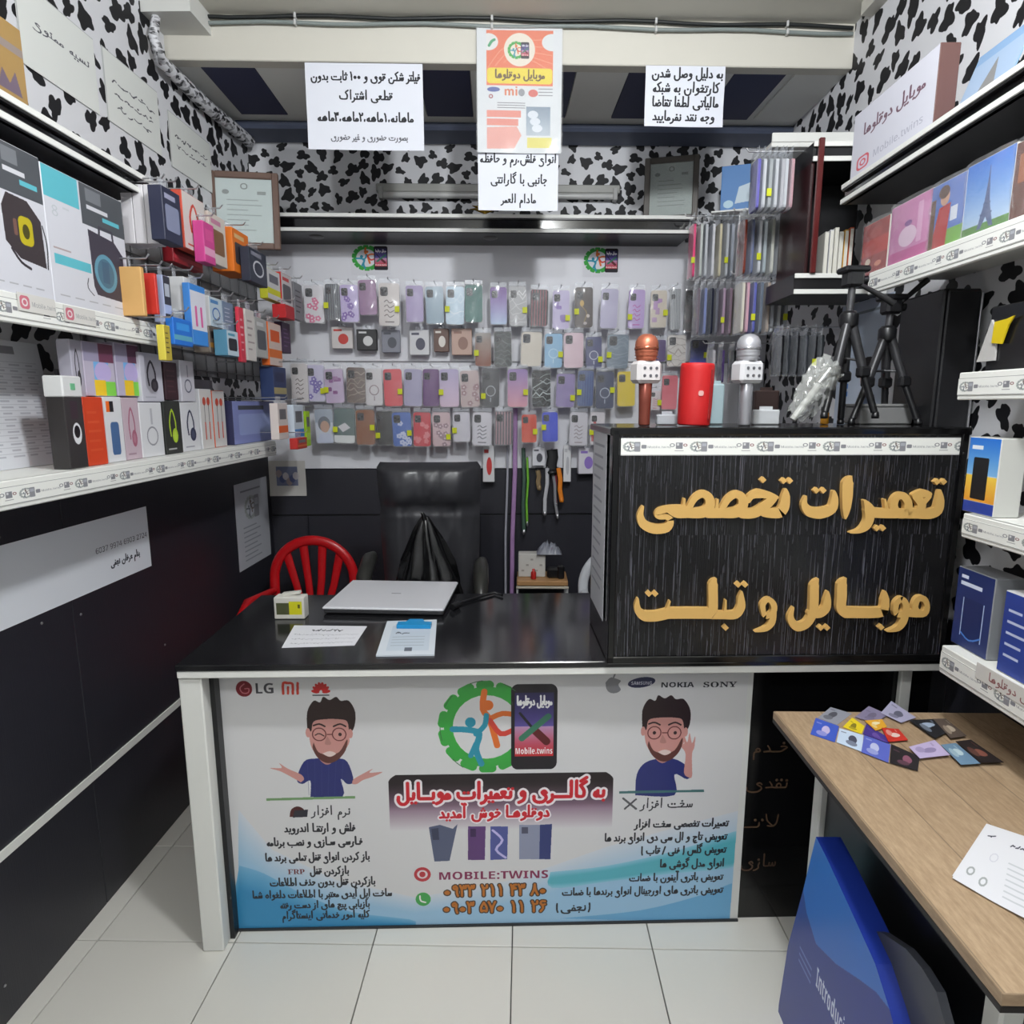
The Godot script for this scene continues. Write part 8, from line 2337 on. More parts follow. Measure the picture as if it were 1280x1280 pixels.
	var sg := side_box(1, "shop_sign", "white box sign with the shop's Persian name on the black top shelf", "sign", 1171, 1072, 57, 154, rx + 0.006, 0.045, goods.uv(rs), Color(0.36, 0.24, 0.22), "", r_shelf["top"] + 0.001)
	# folded blue leaflet
	var r1 := goods.cell(120, 150, Color(0.60, 0.68, 0.78))
	goods.poly(PackedVector2Array([Vector2(r1.position) + Vector2(30, 150), Vector2(r1.position) + Vector2(60, 40), Vector2(r1.position) + Vector2(90, 150)]), Color(0.5, 0.5, 0.5))
	goods.rect(r1.position.x, r1.position.y, 120, 26, Color(0.5, 0.62, 0.76))
	var la := at_x(1196, 120, rx + 0.05)
	var lz := at_x(1262, 90, rx + 0.05)
	var lf := thing("blue_leaflet", "pale blue leaflet leaning on the black top shelf beside the white sign", "leaflet", Transform3D(Basis(Vector3.UP, -PI / 2) * Basis(Vector3.RIGHT, -0.35), Vector3(rx + 0.045, r_shelf["top"] + 0.002, (la.z + lz.z) * 0.5)))
	b = Build.new()
	b.side = tint(Color(0.5, 0.62, 0.72))
	b.box(Vector3(0, 0.07, 0), Vector3(lz.z - la.z, 0.14, 0.003), 0.0, goods.uv(r1))
	part("sheet", b.done(), m_goods, lf)
	# albums in clear sleeves
	var alb := [["red photo album with pale spots", Color(0.55, 0.10, 0.09), 1111, 1079, 268, 326], ["pink photo album with a white centre", Color(0.76, 0.48, 0.66), 1163, 1114, 236, 318], ["photo album with a girl in red before blue sky", Color(0.3, 0.42, 0.7), 1206, 1164, 214, 300], ["photo album with a lattice tower against blue sky", Color(0.35, 0.58, 0.85), 1266, 1208, 180, 285], ["brown photo album at the open end of the shelf", Color(0.38, 0.2, 0.14), 1312, 1268, 158, 262]]
	for i in alb.size():
		var d: Array = alb[i]
		var r := goods.cell(150, 190, d[1])
		var x := float(r.position.x)
		var y := float(r.position.y)
		match i:
			0:
				goods.rect(x, y + 60, 150, 60, Color(0.68, 0.14, 0.10)); goods.rrect(x + 40, y + 20, 70, 36, 12, Color(0.62, 0.2, 0.18)); goods.ell(x + 40, y + 140, 16, 12, Color(0.85, 0.78, 0.7)); goods.ell(x + 100, y + 156, 20, 10, Color(0.8, 0.5, 0.4))
			1:
				goods.rect(x, y + 150, 150, 40, Color(0.72, 0.3, 0.55)); goods.ell(x + 70, y + 110, 34, 32, Color(0.85, 0.74, 0.82)); goods.ell(x + 70, y + 70, 14, 9, Color(0.5, 0.3, 0.55)); goods.rect(x + 104, y + 20, 18, 120, Color(0.82, 0.62, 0.76))
			2:
				goods.rect(x, y + 140, 150, 50, Color(0.4, 0.62, 0.2)); goods.poly(PackedVector2Array([Vector2(x + 10, y + 190), Vector2(x + 40, y + 70), Vector2(x + 90, y + 66), Vector2(x + 80, y + 190)]), Color(0.66, 0.12, 0.12)); goods.ell(x + 62, y + 44, 20, 24, Color(0.75, 0.58, 0.48)); goods.ell(x + 56, y + 28, 24, 18, Color(0.35, 0.24, 0.18)); goods.rect(x, y + 40, 22, 150, Color(0.4, 0.28, 0.2)); goods.rect(x + 92, y + 80, 30, 40, Color(0.8, 0.82, 0.86))
			3:
				goods.grad(x, y, 150, 190, Color(0.16, 0.42, 0.78), Color(0.78, 0.84, 0.9))
				goods.rect(x, y + 164, 150, 26, Color(0.3, 0.5, 0.18))
				goods.poly(PackedVector2Array([Vector2(x + 50, y + 178), Vector2(x + 67, y + 116), Vector2(x + 73, y + 60), Vector2(x + 76, y + 14), Vector2(x + 79, y + 60), Vector2(x + 85, y + 116), Vector2(x + 102, y + 178), Vector2(x + 90, y + 178), Vector2(x + 76, y + 150), Vector2(x + 62, y + 178)]), Color(0.28, 0.34, 0.5))
				goods.rect(x + 64, y + 114, 24, 4, Color(0.24, 0.3, 0.46)); goods.rect(x + 57, y + 140, 38, 4, Color(0.24, 0.3, 0.46))
			4: goods.rect(x + 20, y + 30, 100, 70, Color(0.6, 0.35, 0.2))
		var t := side_box(1, "photo_album", d[0] + " on the edge strip shelf", "photo album", d[2], d[3], d[4], d[5], rx + 0.02, 0.02, goods.uv(r), Color(0.80, 0.79, 0.76), "gloss", r_shelf["album"] + 0.001, "photo albums in a row")
		var w := absf(at_x(d[2], 270, rx + 0.02).z - at_x(d[3], 270, rx + 0.02).z)
		var h: float = at_x(d[2], d[4], rx + 0.02).y - r_shelf["album"]
		part("clear_sleeve", bag_mesh(w * 1.02, h * 1.02, i), m_bag, t, shift(w * 0.5, 0, 0.008))
	# thin white books on the shelf unit
	for i in 6:
		var x := at_z(1027.0 + i * 6.0, 320, -2.12).x
		var col: Color = [Color(0.74, 0.73, 0.70), Color(0.70, 0.70, 0.72), Color(0.78, 0.77, 0.72), Color(0.80, 0.79, 0.76), Color(0.80, 0.6, 0.2), Color(0.74, 0.34, 0.2)][i]
		var t := thing("thin_book", "%s thin book standing on the black shelf unit" % ["ivory", "light grey", "cream", "off white", "golden yellow", "brick red"][i], "book", frame(Vector3(x, unit_shelf + 0.001, -2.13), -0.1))
		part("cover", simple_box(Vector3(0.012, 0.125 + 0.006 * (i % 3), 0.1), 0.001), mat(col, 0.5), t)
		part("pages", simple_box(Vector3(0.009, 0.121 + 0.006 * (i % 3), 0.102), 0.0), mat(Color(0.82, 0.81, 0.77), 0.8), t)
	# sky blue folder leaning above the hanging cases
	var fz := -2.80
	var f0 := at_z(904, 262, fz)
	var f1 := at_z(948, 206, fz)
	var rf := goods.cell(110, 110, Color(0.26, 0.48, 0.72))
	goods.poly(PackedVector2Array([Vector2(rf.position) + Vector2(40, 96), Vector2(rf.position) + Vector2(50, 54), Vector2(rf.position) + Vector2(106, 40), Vector2(rf.position) + Vector2(106, 90)]), Color(0.76, 0.82, 0.86))
	goods.ell(rf.position.x + 22.0, rf.position.y + 96.0, 14, 10, Color(0.7, 0.82, 0.88))
	var fo := thing("blue_folder", "sky blue printed folder leaning above the hanging cases", "folder", frame(Vector3((f0.x + f1.x) * 0.5, f0.y, fz), -0.3))
	b = Build.new()
	b.side = tint(Color(0.24, 0.44, 0.68))
	b.box(Vector3(0, (f1.y - f0.y) * 0.5, 0), Vector3(f1.x - f0.x + 0.02, f1.y - f0.y, 0.012), 0.001, goods.uv(rf))
	part("cover", b.done(), m_goods, fo)
	slab("support", Vector3(0.02, -0.003, -0.05), Vector3(0.26, 0.006, 0.12), m_white, fo)
	# white shelf board edges above the uppermost hook
	var e0 := at_z(958, 190, -2.4)
	var sb := thing("small_shelf", "small white shelf board above the uppermost row of bagged cases", "shelf", frame(Vector3(0, 0, -2.36)))
	slab("board", Vector3((e0.x + RIGHT) * 0.5, at_z(980, 180, -2.36).y, -0.1), Vector3(RIGHT - e0.x - 0.004, 0.018, 0.2), m_white, sb, 0.002)
	slab("lip", Vector3((e0.x + RIGHT) * 0.5, at_z(980, 172, -2.36).y, 0.0), Vector3(RIGHT - e0.x - 0.004, 0.03, 0.008), m_white, sb, 0.002)
	# poster rolled out on the side wall behind the tripods
	var cp := papers.cell(150, 260, Color(0.72, 0.76, 0.82))
	papers.rect(cp.position.x + 20, cp.position.y + 20, 100, 5, Color(0.5, 0.53, 0.56))
	papers.ell(cp.position.x + 96.0, cp.position.y + 150.0, 20, 28, Color(0.72, 0.55, 0.5)); papers.ell(cp.position.x + 96.0, cp.position.y + 126.0, 22, 14, Color(0.15, 0.14, 0.15))
	papers.poly(PackedVector2Array([Vector2(cp.position) + Vector2(54, 258), Vector2(cp.position) + Vector2(74, 190), Vector2(cp.position) + Vector2(120, 186), Vector2(cp.position) + Vector2(148, 258)]), Color(0.3, 0.34, 0.42))
	for i in 4: papers.rect(cp.position.x + 26, cp.position.y + 130 + i * 16, 14, 10, Color(0.3, 0.5, 0.78))
	var q0 := at_x(1046, 440, RIGHT - 0.012)
	var q1 := at_x(1108, 440, RIGHT - 0.012)
	var qt := at_x(1090, 372, RIGHT - 0.012).y
	var qb := at_x(1070, 540, RIGHT - 0.012).y
	var ps := thing("wall_poster", "pale blue poster with a dark haired person on the side wall behind the tripods", "poster", Transform3D(Basis(Vector3.UP, -PI / 2), Vector3(RIGHT - 0.003, qb, (q0.z + q1.z) * 0.5)))
	b = Build.new()
	b.side = tint(Color(0.7, 0.74, 0.8))
	b.side = papers.uv(Rect2i(cp.position + Vector2i(3, 3), Vector2i(3, 3)))
	b.box(Vector3(0, (qt - qb) * 0.5, 0), Vector3(absf(q1.z - q0.z), qt - qb, 0.002), 0.0, papers.uv(cp))
	part("sheet", b.done(), m_paper, ps)
	# package with a yellow tag
	var ra: float = r_shelf["a"] + 0.001
	var pk := side_box(1, "black_package", "crumpled black package on the shelf under the albums", "package", 1300, 1236, 372, 468, rx + 0.03, 0.12, tint(Color(0.08, 0.08, 0.09)), Color(0.08, 0.08, 0.09), "gloss", ra)
	var tg := at_x(1252, 413, rx + 0.024)
	var tb := Build.new()
	tb.prism(PackedVector2Array([Vector2(-0.02, -0.022), Vector2(0.008, -0.026), Vector2(0.02, 0.008), Vector2(0.032, 0.024), Vector2(0.014, 0.02), Vector2(-0.018, 0.018)]), 0, 0.003)
	part("yellow_tag", tb.done(), mat(Color(0.80, 0.70, 0.06), 0.5), pk, Transform3D(Basis(), pk.transform.affine_inverse() * tg))
	var wb := Build.new()
	wb.prism(PackedVector2Array([Vector2(-0.05, 0.0), Vector2(0.0, 0.0), Vector2(-0.002, 0.05), Vector2(-0.02, 0.08)]), 0, 0.004)
	part("white_label", wb.done(), mat(Color(0.7, 0.69, 0.68), 0.6), pk, Transform3D(Basis(), Vector3(0.03, 0.02, 0.001)))
	# phone boxes
	var rb: float = r_shelf["b"] + 0.001
	side_box(1, "phone_box", "phone box with a bright blue and yellow front on the middle shelf", "box", 1247, 1207, 548, 645, rx + 0.012, 0.05, box_cell("phone", 110, 190, W, W), Color(0.76, 0.76, 0.74), "", rb)
	var rc: float = r_shelf["c"] + 0.001
	side_box(1, "phone_box", "dark blue phone box showing a phone outline on the lowest shelf", "box", 1240, 1192, 722, 810, rx + 0.03, 0.06, box_cell("phone_dark", 120, 180, Color(0.13, 0.19, 0.40), W), Color(0.5, 0.51, 0.53), "", rc)
	side_box(1, "phone_box", "blue phone box with white lettering beside the dark blue one", "box", 1296, 1250, 752, 840, rx + 0.02, 0.09, box_cell("lines", 110, 150, Color(0.16, 0.24, 0.55), Color(0.75, 0.78, 0.88)), Color(0.75, 0.75, 0.76), "", rc)
	# the name in red on the lowest edge strip
	var nm := at_x(1262, 862, rx - 0.0045)
	var wl := thing("name_label", "paper label with the shop name in red on the lowest shelf edge", "label", Transform3D(Basis(Vector3.UP, -PI / 2), Vector3(rx - 0.003, nm.y - 0.016, nm.z)))
	var lc := papers.cell(230, 46, Color(0.80, 0.79, 0.77))
	write_fa(papers, "موبایل دوقلوها", lc.position.x + 222, lc.position.y + 32, 3.2, Color(0.5, 0.3, 0.3), 1.0, false, 180)
	b = Build.new()
	b.side = papers.uv(Rect2i(lc.position + Vector2i(3, 3), Vector2i(3, 3)))
	b.box(Vector3(0, 0.016, 0), Vector3(0.18, 0.032, 0.0012), 0.0, papers.uv(lc))
	part("sheet", b.done(), m_paper, wl)
	# name labels on the speaker shelf edge
	for d in [[22, 376, 0], [80, 391, 1]]:
		var pp := at_x(d[0], d[1], LEFT + SHELF_L + 0.004)
		var tt := thing("edge_label", ["shelf edge label with a round photo app icon under the yellow coned speaker carton", "shelf edge label with a round photo app icon under the blue coned speaker carton"][d[2]], "label", Transform3D(Basis(Vector3.UP, PI / 2), Vector3(LEFT + SHELF_L + 0.0042, pp.y - 0.016, pp.z)))
		var cc := papers.cell(130, 44, Color(0.80, 0.79, 0.77))
		papers.rrect(cc.position.x + 6, cc.position.y + 6, 32, 32, 9, Color(0.74, 0.40, 0.46)); papers.ring(cc.position.x + 22.0, cc.position.y + 22.0, 8, 4, Color(0.85, 0.82, 0.82))
		write_en(papers, "Mobile.twins", cc.position.x + 46, cc.position.y + 30, 16, Color(0.55, 0.55, 0.56), false)
		b = Build.new()
		b.side = papers.uv(Rect2i(cc.position + Vector2i(50, 3), Vector2i(3, 3)))
		b.box(Vector3(0.05, 0.016, 0), Vector3(0.1, 0.034, 0.001), 0.0, papers.uv(cc))
		part("sheet", b.done(), m_paper, tt)

func slab_back_panel() -> void:                                  # grey board behind the boxes of the low shelf
	var z0 := at_x(75, 450, LEFT + 0.02).z
	var t := thing("grey_back_board", "plain grey board on the wall behind the boxed headphones", "board", left_frame(z0))
	var l := z0 + 2.45
	slab("board", Vector3(l * 0.5, low_shelf + 0.115, 0.006), Vector3(l, 0.228, 0.008), mat(Color(0.50, 0.49, 0.52), 0.6), t)

# ---------------------------------------------------------------- things on the worktop and on the sign box
func microphone(label: String, px: float, x0: float, x1: float, c: Color, body: Color, grip: Color) -> void:
	var z := -0.10
	var base := on(sign_at, px, 533, z)
	var y := sign_top + 0.0055
	var k := (on(sign_at, px, 420, z).y - y) / 0.218
	var t := thing("microphone", label, "microphone", sign_at * Transform3D(Basis(Vector3.UP, 0.25).scaled(Vector3(k, k, k)), Vector3(base.x, y, z)))
	var b := Build.new()
	b.lathe([0.0, 0.0, 0.013, 0.0, 0.0145, 0.004, 0.0145, 0.02, 0.0155, 0.06, 0.017, 0.108, 0.0, 0.108], 20)
	part("handle", b.done(), mat(grip, 0.25, 0.5), t)
	b = Build.new()
	b.box(Vector3(0, 0.131, 0), Vector3(0.066, 0.054, 0.05), 0.008)
	var bx := part("speaker_box", b.done(), mat(body, 0.35), t)
	for i in 3:
		for j in 2:
			b = Build.new()
			b.prism(rounded(0.007, 0.007, 0.003, 3), 0, 0.0015)
			part("button", b.done(), mat(Color(0.35, 0.35, 0.37), 0.4), bx, shift(-0.016 + i * 0.016, 0.122 + j * 0.018, 0.025))
	b = Build.new()
	b.lathe([0.022, 0.158, 0.024, 0.162, 0.0275, 0.178, 0.028, 0.190, 0.0285, 0.196, 0.027, 0.206, 0.021, 0.216, 0.011, 0.222, 0.0, 0.223], 24)
	var hd := part("mesh_head", b.done(), mat(c, 0.4, 0.55), t)
	b = Build.new()
	b.lathe([0.0285, 0.184, 0.0298, 0.186, 0.0298, 0.190, 0.0285, 0.192], 24)
	part("band", b.done(), mat(c, 0.2, 0.8), hd)
	for j in 7:
		b = Build.new()
		var pts := PackedVector3Array()
		var yy := 0.164 + j * 0.008
		var rr := 0.0282 * sqrt(maxf(0.1, 1.0 - pow(maxf(0.0, (yy - 0.192)) / 0.034, 2.0)))
		for s in 25: pts.append(Vector3(cos(TAU * s / 24) * rr, yy, sin(TAU * s / 24) * rr))
		b.tube(pts, [0.0007], 5)
		part("wire", b.done(), mat(c, 0.4, 0.5), hd)

func tripod(label: String, top: Array, hub: Array, foot: Array, legs: Array, z: float, arm: Array) -> void:
	var y0 := sign_top + 0.0055
	var f := on(sign_at, foot[0], foot[1], z)
	var t := thing("tripod", label, "tripod", sign_at * shift(f.x, y0, z))
	var P := func(p: Array, dz := 0.0) -> Vector3:
		var q := on(sign_at, p[0], p[1], z + dz)
		return Vector3(q.x - f.x, q.y - y0, dz)
	var pt: Vector3 = P.call(top)
	var ph: Vector3 = P.call(hub)
	var grey := mat(Color(0.20, 0.20, 0.21), 0.35, 0.3)
	tube_part("column", [ph - (pt - ph) * 0.4, ph, pt], [0.0085], mat(Color(0.30, 0.30, 0.31), 0.3, 0.5), t)
	b_hub(t, ph, 0.021, 0.04)
	for l in legs:
		var e: Vector3 = P.call(l, l[2])
		e.y = maxf(e.y, 0.006)
		var d := e - ph
		var leg := tube_part("leg", [ph + Vector3(d.x * 0.06, 0, d.z * 0.1), ph + d * 0.55], [0.0115, 0.0105], grey, t, 10)
		tube_part("lower_tube", [ph + d * 0.5, ph + d * 0.96], [0.0085], m_black, leg, 8)
		var fb := Build.new()
		fb.lathe([0.0, 0.0, 0.008, 0.0, 0.009, 0.006, 0.007, 0.016, 0.0, 0.017], 10)
		part("rubber_foot", fb.done(), m_black, leg, shift(e.x, maxf(0.0, e.y - 0.006), e.z))
		var cl := Build.new()
		cl.box(ph + d * 0.54, Vector3(0.027, 0.027, 0.027), 0.005)
		part("clamp", cl.done(), m_black, leg)
		tube_part("brace", [ph + Vector3(0, -0.09, 0), ph + d * 0.42], [0.0032], grey, t, 6)
	var hd := Build.new()
	hd.box(pt + Vector3(0, 0.006, 0), Vector3(0.04, 0.04, 0.04), 0.006)
	hd.box(pt + Vector3(0, 0.026, 0), Vector3(0.06, 0.014, 0.05), 0.004)
	var head := part("pan_head", hd.done(), m_black, t)
	tube_part("knob", [pt + Vector3(0.014, 0.004, 0), pt + Vector3(0.034, 0.004, 0)], [0.009, 0.010], m_black, head, 12)
	if arm.size() > 0:
		var pa: Vector3 = P.call(arm)
		tube_part("pan_handle", [pt + Vector3(0, -0.002, 0.01), pt.lerp(pa, 0.5) + Vector3(0, 0, 0.02), pa + Vector3(0, 0, 0.03)], [0.0045, 0.006, 0.008], m_black, head, 10)

func b_hub(t: Node3D, p: Vector3, r: float, h: float) -> void:
	var b := Build.new()
	b.lathe([0.0, -h * 0.5, r * 0.8, -h * 0.5, r, -h * 0.3, r, h * 0.3, r * 0.7, h * 0.5, 0.0, h * 0.5], 14, p)
	part("hub", b.done(), m_black, t)

func build_counter_top() -> void:
	var Y := counter_top + 0.0005
	# closed silver laptop
	var bl := at_y(401, 768, Y)
	var br := at_y(553, 771, Y)
	var tl := at_y(430, 733, Y)
	var w := bl.distance_to(br)
	var deep := (bl + br).distance_to(tl + at_y(563, 735, Y)) * 0.5
	var ang := atan2(-(br.z - bl.z), br.x - bl.x)
	var lap := thing("laptop", "closed silver laptop lying on the black counter", "laptop", frame((bl + br) * 0.5, ang))
	var silver := mat(Color(0.80, 0.80, 0.82), 0.35)
	slab("base", Vector3(0.004, 0.008, -deep * 0.5), Vector3(w - 0.006, 0.011, deep - 0.006), mat(Color(0.2, 0.2, 0.21), 0.4), lap, 0.003)
	slab("lid", Vector3(0.004, 0.0185, -deep * 0.5), Vector3(w, 0.009, deep), silver, lap, 0.0035)
	slab("hinge", Vector3(0.004, 0.011, -deep + 0.004), Vector3(w * 0.7, 0.012, 0.008), mat(Color(0.3, 0.3, 0.31), 0.4), lap, 0.003)
	slab("mark", Vector3(0.01, 0.0232, -deep * 0.5), Vector3(0.03, 0.0006, 0.006), mat(Color(0.5, 0.5, 0.52), 0.3), lap)
	for sx in [-1, 1]:
		for sz in [0.15, 0.85]: slab("foot", Vector3(sx * w * 0.42, 0.0013, -deep * sz), Vector3(0.02, 0.0026, 0.01), m_black, lap)
	# its black cable
	var cb := thing("laptop_cable", "black cable and plug beside the closed laptop", "cable")
	var cp := []
	for p in [[566, 757], [572, 755], [580, 752], [600, 746], [618, 741], [628, 744]]: cp.append(at_y(p[0], p[1], Y + 0.006))
	tube_part("cable", cp, [0.0045], m_black, cb, 8)
	tube_part("plug", [at_y(565, 759, Y + 0.011), at_y(573, 755, Y + 0.011)], [0.010, 0.009], m_black, cb, 10)
	# yellow and white charger box
	var q0 := at_y(342, 775, Y)
	var q1 := at_y(382, 773, Y)
	var cw := q1.x - q0.x
	var r := goods.cell(100, 84, Color(0.80, 0.79, 0.76))
	goods.rect(r.position.x + 6, r.position.y + 20, 48, 48, Color(0.30, 0.31, 0.20)); goods.rect(r.position.x + 50, r.position.y + 14, 44, 54, Color(0.78, 0.76, 0.12)); goods.rect(r.position.x + 80, r.position.y + 26, 8, 16, Color(0.3, 0.3, 0.1))
	var ch := thing("charger_box", "small white and yellow charger box on the counter near the red chair", "box", frame((q0 + q1) * 0.5, 0.02))
	var hh := at_z(360, 748, q0.z).y - Y
	var b := Build.new()
	b.side = tint(Color(0.78, 0.77, 0.74))
	b.box(Vector3(0, hh * 0.5, -0.02), Vector3(cw, hh, 0.04), 0.002, goods.uv(r))
	part("carton", b.done(), m_goods, ch)
	b = Build.new()
	b.side = tint(Color(0.78, 0.77, 0.74))
	b.box(Vector3(0.008, hh + 0.004, -0.03), Vector3(cw * 0.6, 0.008, 0.018), 0.001)
	part("open_flap", b.done(), m_goods, ch, Transform3D(Basis(Vector3(0, 0, 1), 0.12), Vector3.ZERO))
	# white sheet with three lines
	var c := papers.cell(220, 110, Color(0.84, 0.84, 0.86))
	scribble(papers, c.position.x + 64, c.position.x + 150, c.position.y + 26, 2.6, Color(0.2, 0.2, 0.22), 1.2)
	for i in 3: scribble(papers, c.position.x + 14, c.position.x + 206, c.position.y + 48 + i * 22, 1.5, Color(0.5, 0.5, 0.53), 1.0)
	flat_sheet("counter_sheet", "white sheet with a bold heading lying on the black counter", [[352, 810], [443, 807], [459, 783], [368, 782]], Y, c, 0.0008)
	# clipboard
	var c2 := papers.cell(150, 150, Color(0.78, 0.80, 0.83))
	papers.rect(c2.position.x + 22, c2.position.y + 24, 112, 110, Color(0.72, 0.76, 0.80))
	papers.rect(c2.position.x + 40, c2.position.y + 14, 60, 6, Color(0.4, 0.42, 0.45))
	scribble(papers, c2.position.x + 40, c2.position.x + 74, c2.position.y + 62, 3.0, Color(0.3, 0.32, 0.36), 1.3)
	for i in 4: papers.rect(c2.position.x + 30, c2.position.y + 76 + i * 12, 90, 3, Color(0.62, 0.66, 0.7))
	papers.rect(c2.position.x + 70, c2.position.y + 122, 20, 14, Color(0.35, 0.38, 0.42))
	var cl := flat_sheet("clipboard", "white clipboard with a bright blue clip on the black counter", [[470, 821], [543, 820], [546, 776], [484, 778]], Y, c2, 0.004)
	var k0 := at_y(497, 783, Y + 0.006)
	var k1 := at_y(540, 781, Y + 0.006)
	b = Build.new()
	b.prism(PackedVector2Array([Vector2(-0.5, -0.22), Vector2(0.5, -0.22), Vector2(0.5, 0.06), Vector2(0.28, 0.08), Vector2(0.2, 0.3), Vector2(-0.2, 0.3), Vector2(-0.28, 0.08), Vector2(-0.5, 0.06)]), 0, 0.12, Rect2(-1, 0, 0, 0), Transform3D(Basis(Vector3.RIGHT, -PI / 2).scaled_local(Vector3.ONE * (k1.x - k0.x)), Vector3.ZERO))
	part("clip", b.done(), mat(Color(0.08, 0.52, 0.74), 0.35), cl, shift((k0.x + k1.x) * 0.5 - cl.position.x, 0.0045, (k0.z + k1.z) * 0.5 - cl.position.z))
	# on the sign box
	microphone("rose gold karaoke microphone standing on the black sign box", 805, 791, 827, Color(0.72, 0.42, 0.32), Color(0.82, 0.80, 0.80), Color(0.52, 0.27, 0.22))
	microphone("silver karaoke microphone standing on the black sign box", 930, 911, 953, Color(0.72, 0.72, 0.74), Color(0.80, 0.80, 0.81), Color(0.62, 0.62, 0.64))
	var Ys := sign_top + 0.0055
	var s0 := on(sign_at, 846, 533, -0.09)
	var s1 := on(sign_at, 887, 533, -0.09)
	var sh := on(sign_at, 866, 455, -0.09).y - Ys
	var sw := (s1.x - s0.x) * 0.5
	var spk := thing("red_speaker", "red cylindrical loudspeaker standing upright between the two microphones", "speaker", sign_at * Transform3D(Basis(Vector3(0, 0, 1), -0.03), Vector3((s0.x + s1.x) * 0.5, Ys + 0.001, -0.09)))
	b = Build.new()
	b.lathe([0.0, 0.0, sw * 0.86, 0.0, sw * 0.96, 0.004, sw * 0.99, sh * 0.3, sw, sh * 0.9, sw * 0.98, sh * 0.97, sw * 0.93, sh * 1.0, sw * 0.84, sh * 0.985], 28)
	part("body", b.done(), mat(Color(0.72, 0.08, 0.09), 0.55), spk)
	b = Build.new()
	b.lathe([sw * 0.86, sh * 0.985, sw * 0.8, sh * 0.955, sw * 0.4, sh * 0.94, 0.0, sh * 0.935], 24)
	part("end_cap", b.done(), mat(Color(0.35, 0.35, 0.36), 0.4), spk)
	b = Build.new()
	b.prism(rounded(0.012, 0.012, 0.004, 3), 0, 0.002)
	part("badge", b.done(), mat(Color(0.80, 0.62, 0.6), 0.4), spk, shift(0, sh * 0.52, sw * 0.985))
	b = Build.new()
	b.box(Vector3(0, sh * 0.5, 0), Vector3(0.004, sh * 0.8, 0.004), 0.001)
	part("seam", b.done(), mat(Color(0.5, 0.05, 0.06), 0.5), spk, shift(sw * 0.6, 0, sw * 0.79))
	tripod("black camera tripod with a long handle on the black sign box", [1066, 352], [1061, 400], [1050, 533], [[1030, 520, 0.05], [1094, 520, 0.03], [1050, 533, -0.06]], -0.13, [1108, 382])
	tripod("black folded tripod standing beside the tripod with the long handle", [1114, 386], [1109, 418], [1104, 533], [[1064, 528, 0.02], [1147, 533, 0.05], [1104, 533, -0.05]], -0.2, [1150, 352])
	# clear bag with a metal capped stick
	var cbz := -0.11
	var p0 := on(sign_at, 986, 533, cbz)
	var p1 := on(sign_at, 1040, 462, cbz)
	var bag := thing("clear_bag_stick", "crumpled clear plastic bag holding a metal capped stick on the sign box", "bag", sign_at * shift((p0.x + p1.x) * 0.5, Ys, cbz))
	var g := []
	var nz := FastNoiseLite.new()
	nz.seed = 9
	nz.frequency = 1.0
	var L := Vector3(p1.x - p0.x, p1.y - p0.y, 0)
	for j in 13:
		for i in 17:
			var u := i / 16.0
			var v := j / 12.0 - 0.5
			var wd := 0.075 * (0.6 + 0.6 * sin(u * 2.6))
			var p := Vector3(-L.x * 0.5, 0.02, 0) + L * u * 0.92 + Vector3(0.55, -0.65, 0).normalized() * v * -wd
			p += Vector3(0.008 * nz.get_noise_2d(i * 0.7, j * 0.9), 0.01 * nz.get_noise_2d(i * 0.8 + 9.0, j * 0.8), 0.02 + 0.014 * nz.get_noise_2d(i * 0.9, j * 0.7 + 5.0) + 0.02 * cos(v * PI))
			p.y = maxf(p.y, 0.002)
			g.append(p)
	b = Build.new()
	b.grid(g, 17)
	part("film", b.done(), clear_sheet(0.3, Color(0.85, 0.86, 0.84)), bag)
	var sA := Vector3(-L.x * 0.42, 0.014, 0.0)
	var sB := sA + L * 0.62
	tube_part("stick", [sA, sB], [0.008], mat(Color(0.74, 0.74, 0.72), 0.5), bag, 10)
	tube_part("metal_cap", [sB, sB + L * 0.26], [0.015, 0.013], mat(Color(0.62, 0.62, 0.62), 0.25, 0.9), bag, 12)
	tube_part("loop", [sB + L * 0.26, sB + L * 0.3 + Vector3(-0.012, 0.008, 0), sB + L * 0.22 + Vector3(-0.02, 0.008, 0)], [0.003], m_steel, bag, 6)
	# small yellow bottle and pale box behind the tripod feet
	var yb := on(sign_at, 1030, 533, -0.2)
	var bt := thing("yellow_bottle", "small orange yellow bottle behind the tripod foot", "bottle", sign_at * shift(yb.x, Ys, -0.2))
	b = Build.new()
	b.lathe([0.0, 0.0, 0.009, 0.0, 0.010, 0.003, 0.010, 0.03, 0.005, 0.036, 0.005, 0.044, 0.0, 0.045], 14)
	part("body", b.done(), mat(Color(0.84, 0.58, 0.12), 0.4), bt)
	b = Build.new()
	b.lathe([0.0, 0.044, 0.006, 0.044, 0.006, 0.054, 0.0, 0.054], 12)
	part("cap", b.done(), m_white, bt)
	var g0 := on(sign_at, 1064, 533, -0.24)
	var g1 := on(sign_at, 1128, 533, -0.24)
	var gb := thing("grey_box", "low pale grey box between the feet of the two tripods", "box", sign_at * shift((g0.x + g1.x) * 0.5, Ys, -0.24))
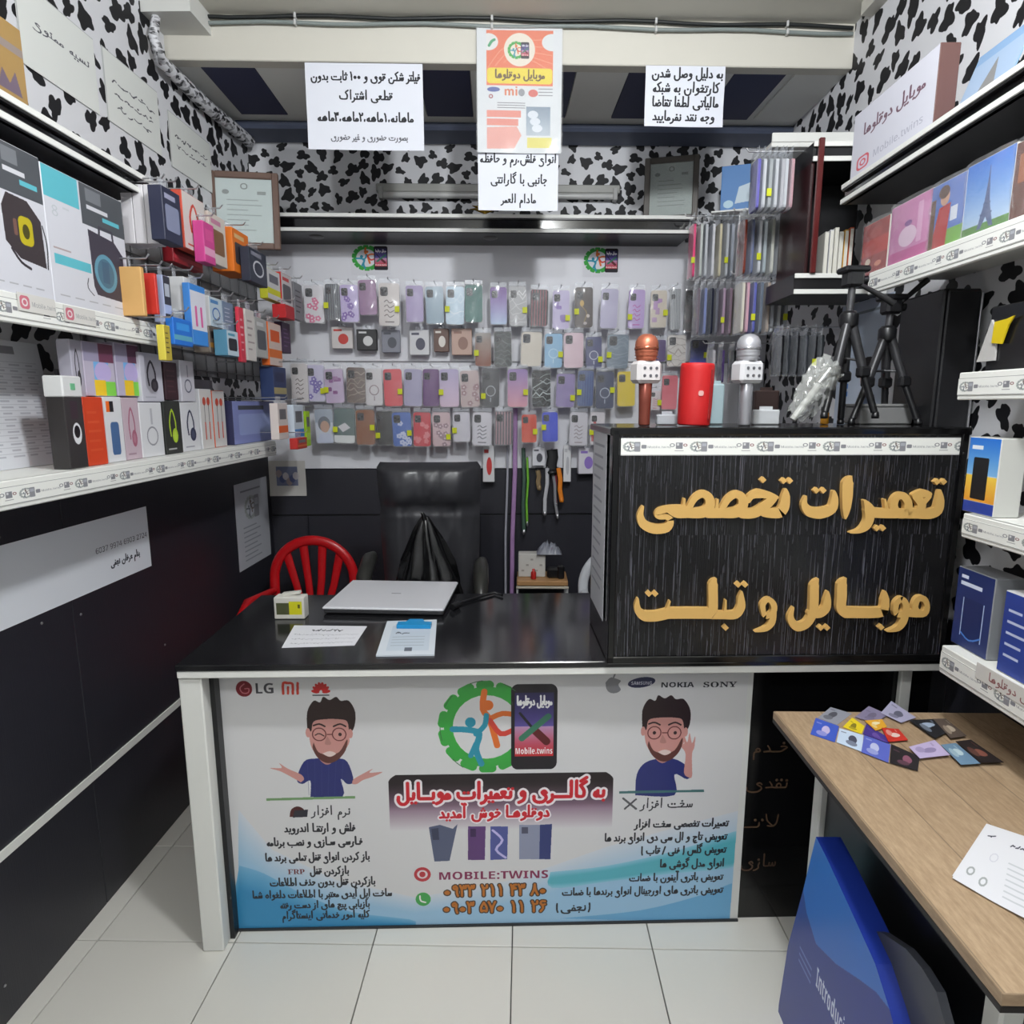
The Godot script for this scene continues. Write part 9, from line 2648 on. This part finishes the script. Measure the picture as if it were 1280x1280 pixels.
	part("carton", simple_box(Vector3(g1.x - g0.x, 0.045, 0.08), 0.003), mat(Color(0.46, 0.46, 0.46), 0.6), gb)
	slab("lid", Vector3(0, 0.048, 0), Vector3(g1.x - g0.x + 0.004, 0.008, 0.084), mat(Color(0.46, 0.46, 0.46), 0.6), gb, 0.002)
	# pale packs standing behind the speaker and the microphone
	var lp := [["pale blue pack standing behind the red loudspeaker", 886, 902, 480, Color(0.6, 0.68, 0.7), -0.2], ["white crumpled pack behind the silver microphone", 940, 972, 512, Color(0.72, 0.73, 0.74), -0.18], ["dark brown box behind the silver microphone", 940, 970, 488, Color(0.16, 0.10, 0.09), -0.24], ["white pack behind the rose gold microphone", 820, 846, 518, Color(0.66, 0.67, 0.69), -0.16]]
	for d in lp:
		var a := on(sign_at, d[1], 533, d[5])
		var e := on(sign_at, d[2], 533, d[5])
		var h2 := on(sign_at, d[1], d[3], d[5]).y - Ys
		var pk := thing("small_pack", d[0], "package", sign_at * shift((a.x + e.x) * 0.5, Ys, d[5]))
		part("carton", simple_box(Vector3(e.x - a.x, h2, 0.02), 0.003), mat(d[4], 0.5), pk)
		slab("flap", Vector3(0, h2 + 0.004, 0), Vector3((e.x - a.x) * 0.5, 0.008, 0.002), mat(d[4], 0.5), pk)

func flat_sheet(called: String, label: String, px: Array, y: float, cell: Rect2i, thick: float) -> Node3D:
	var p := []
	var c := Vector3.ZERO
	for q in px:
		var v := at_y(q[0], q[1], y)
		p.append(v); c += v * 0.25
	var t := thing(called, label, "paper" if called != "clipboard" else "clipboard", frame(c))
	for i in 4: p[i] = p[i] - c
	var up := Vector3(0, thick, 0)
	var b := Build.new()
	b.quad(p[0] + up, p[1] + up, p[2] + up, p[3] + up, papers.uv(cell))
	b.side = papers.uv(Rect2i(cell.position + Vector2i(3, 3), Vector2i(3, 3)))
	for i in 4: b.quad(p[i], p[(i + 1) % 4], p[(i + 1) % 4] + up, p[i] + up, b.side)
	b.quad(p[3], p[2], p[1], p[0], b.side)
	part("board" if called == "clipboard" else "sheet", b.done(), m_paper, t)
	return t
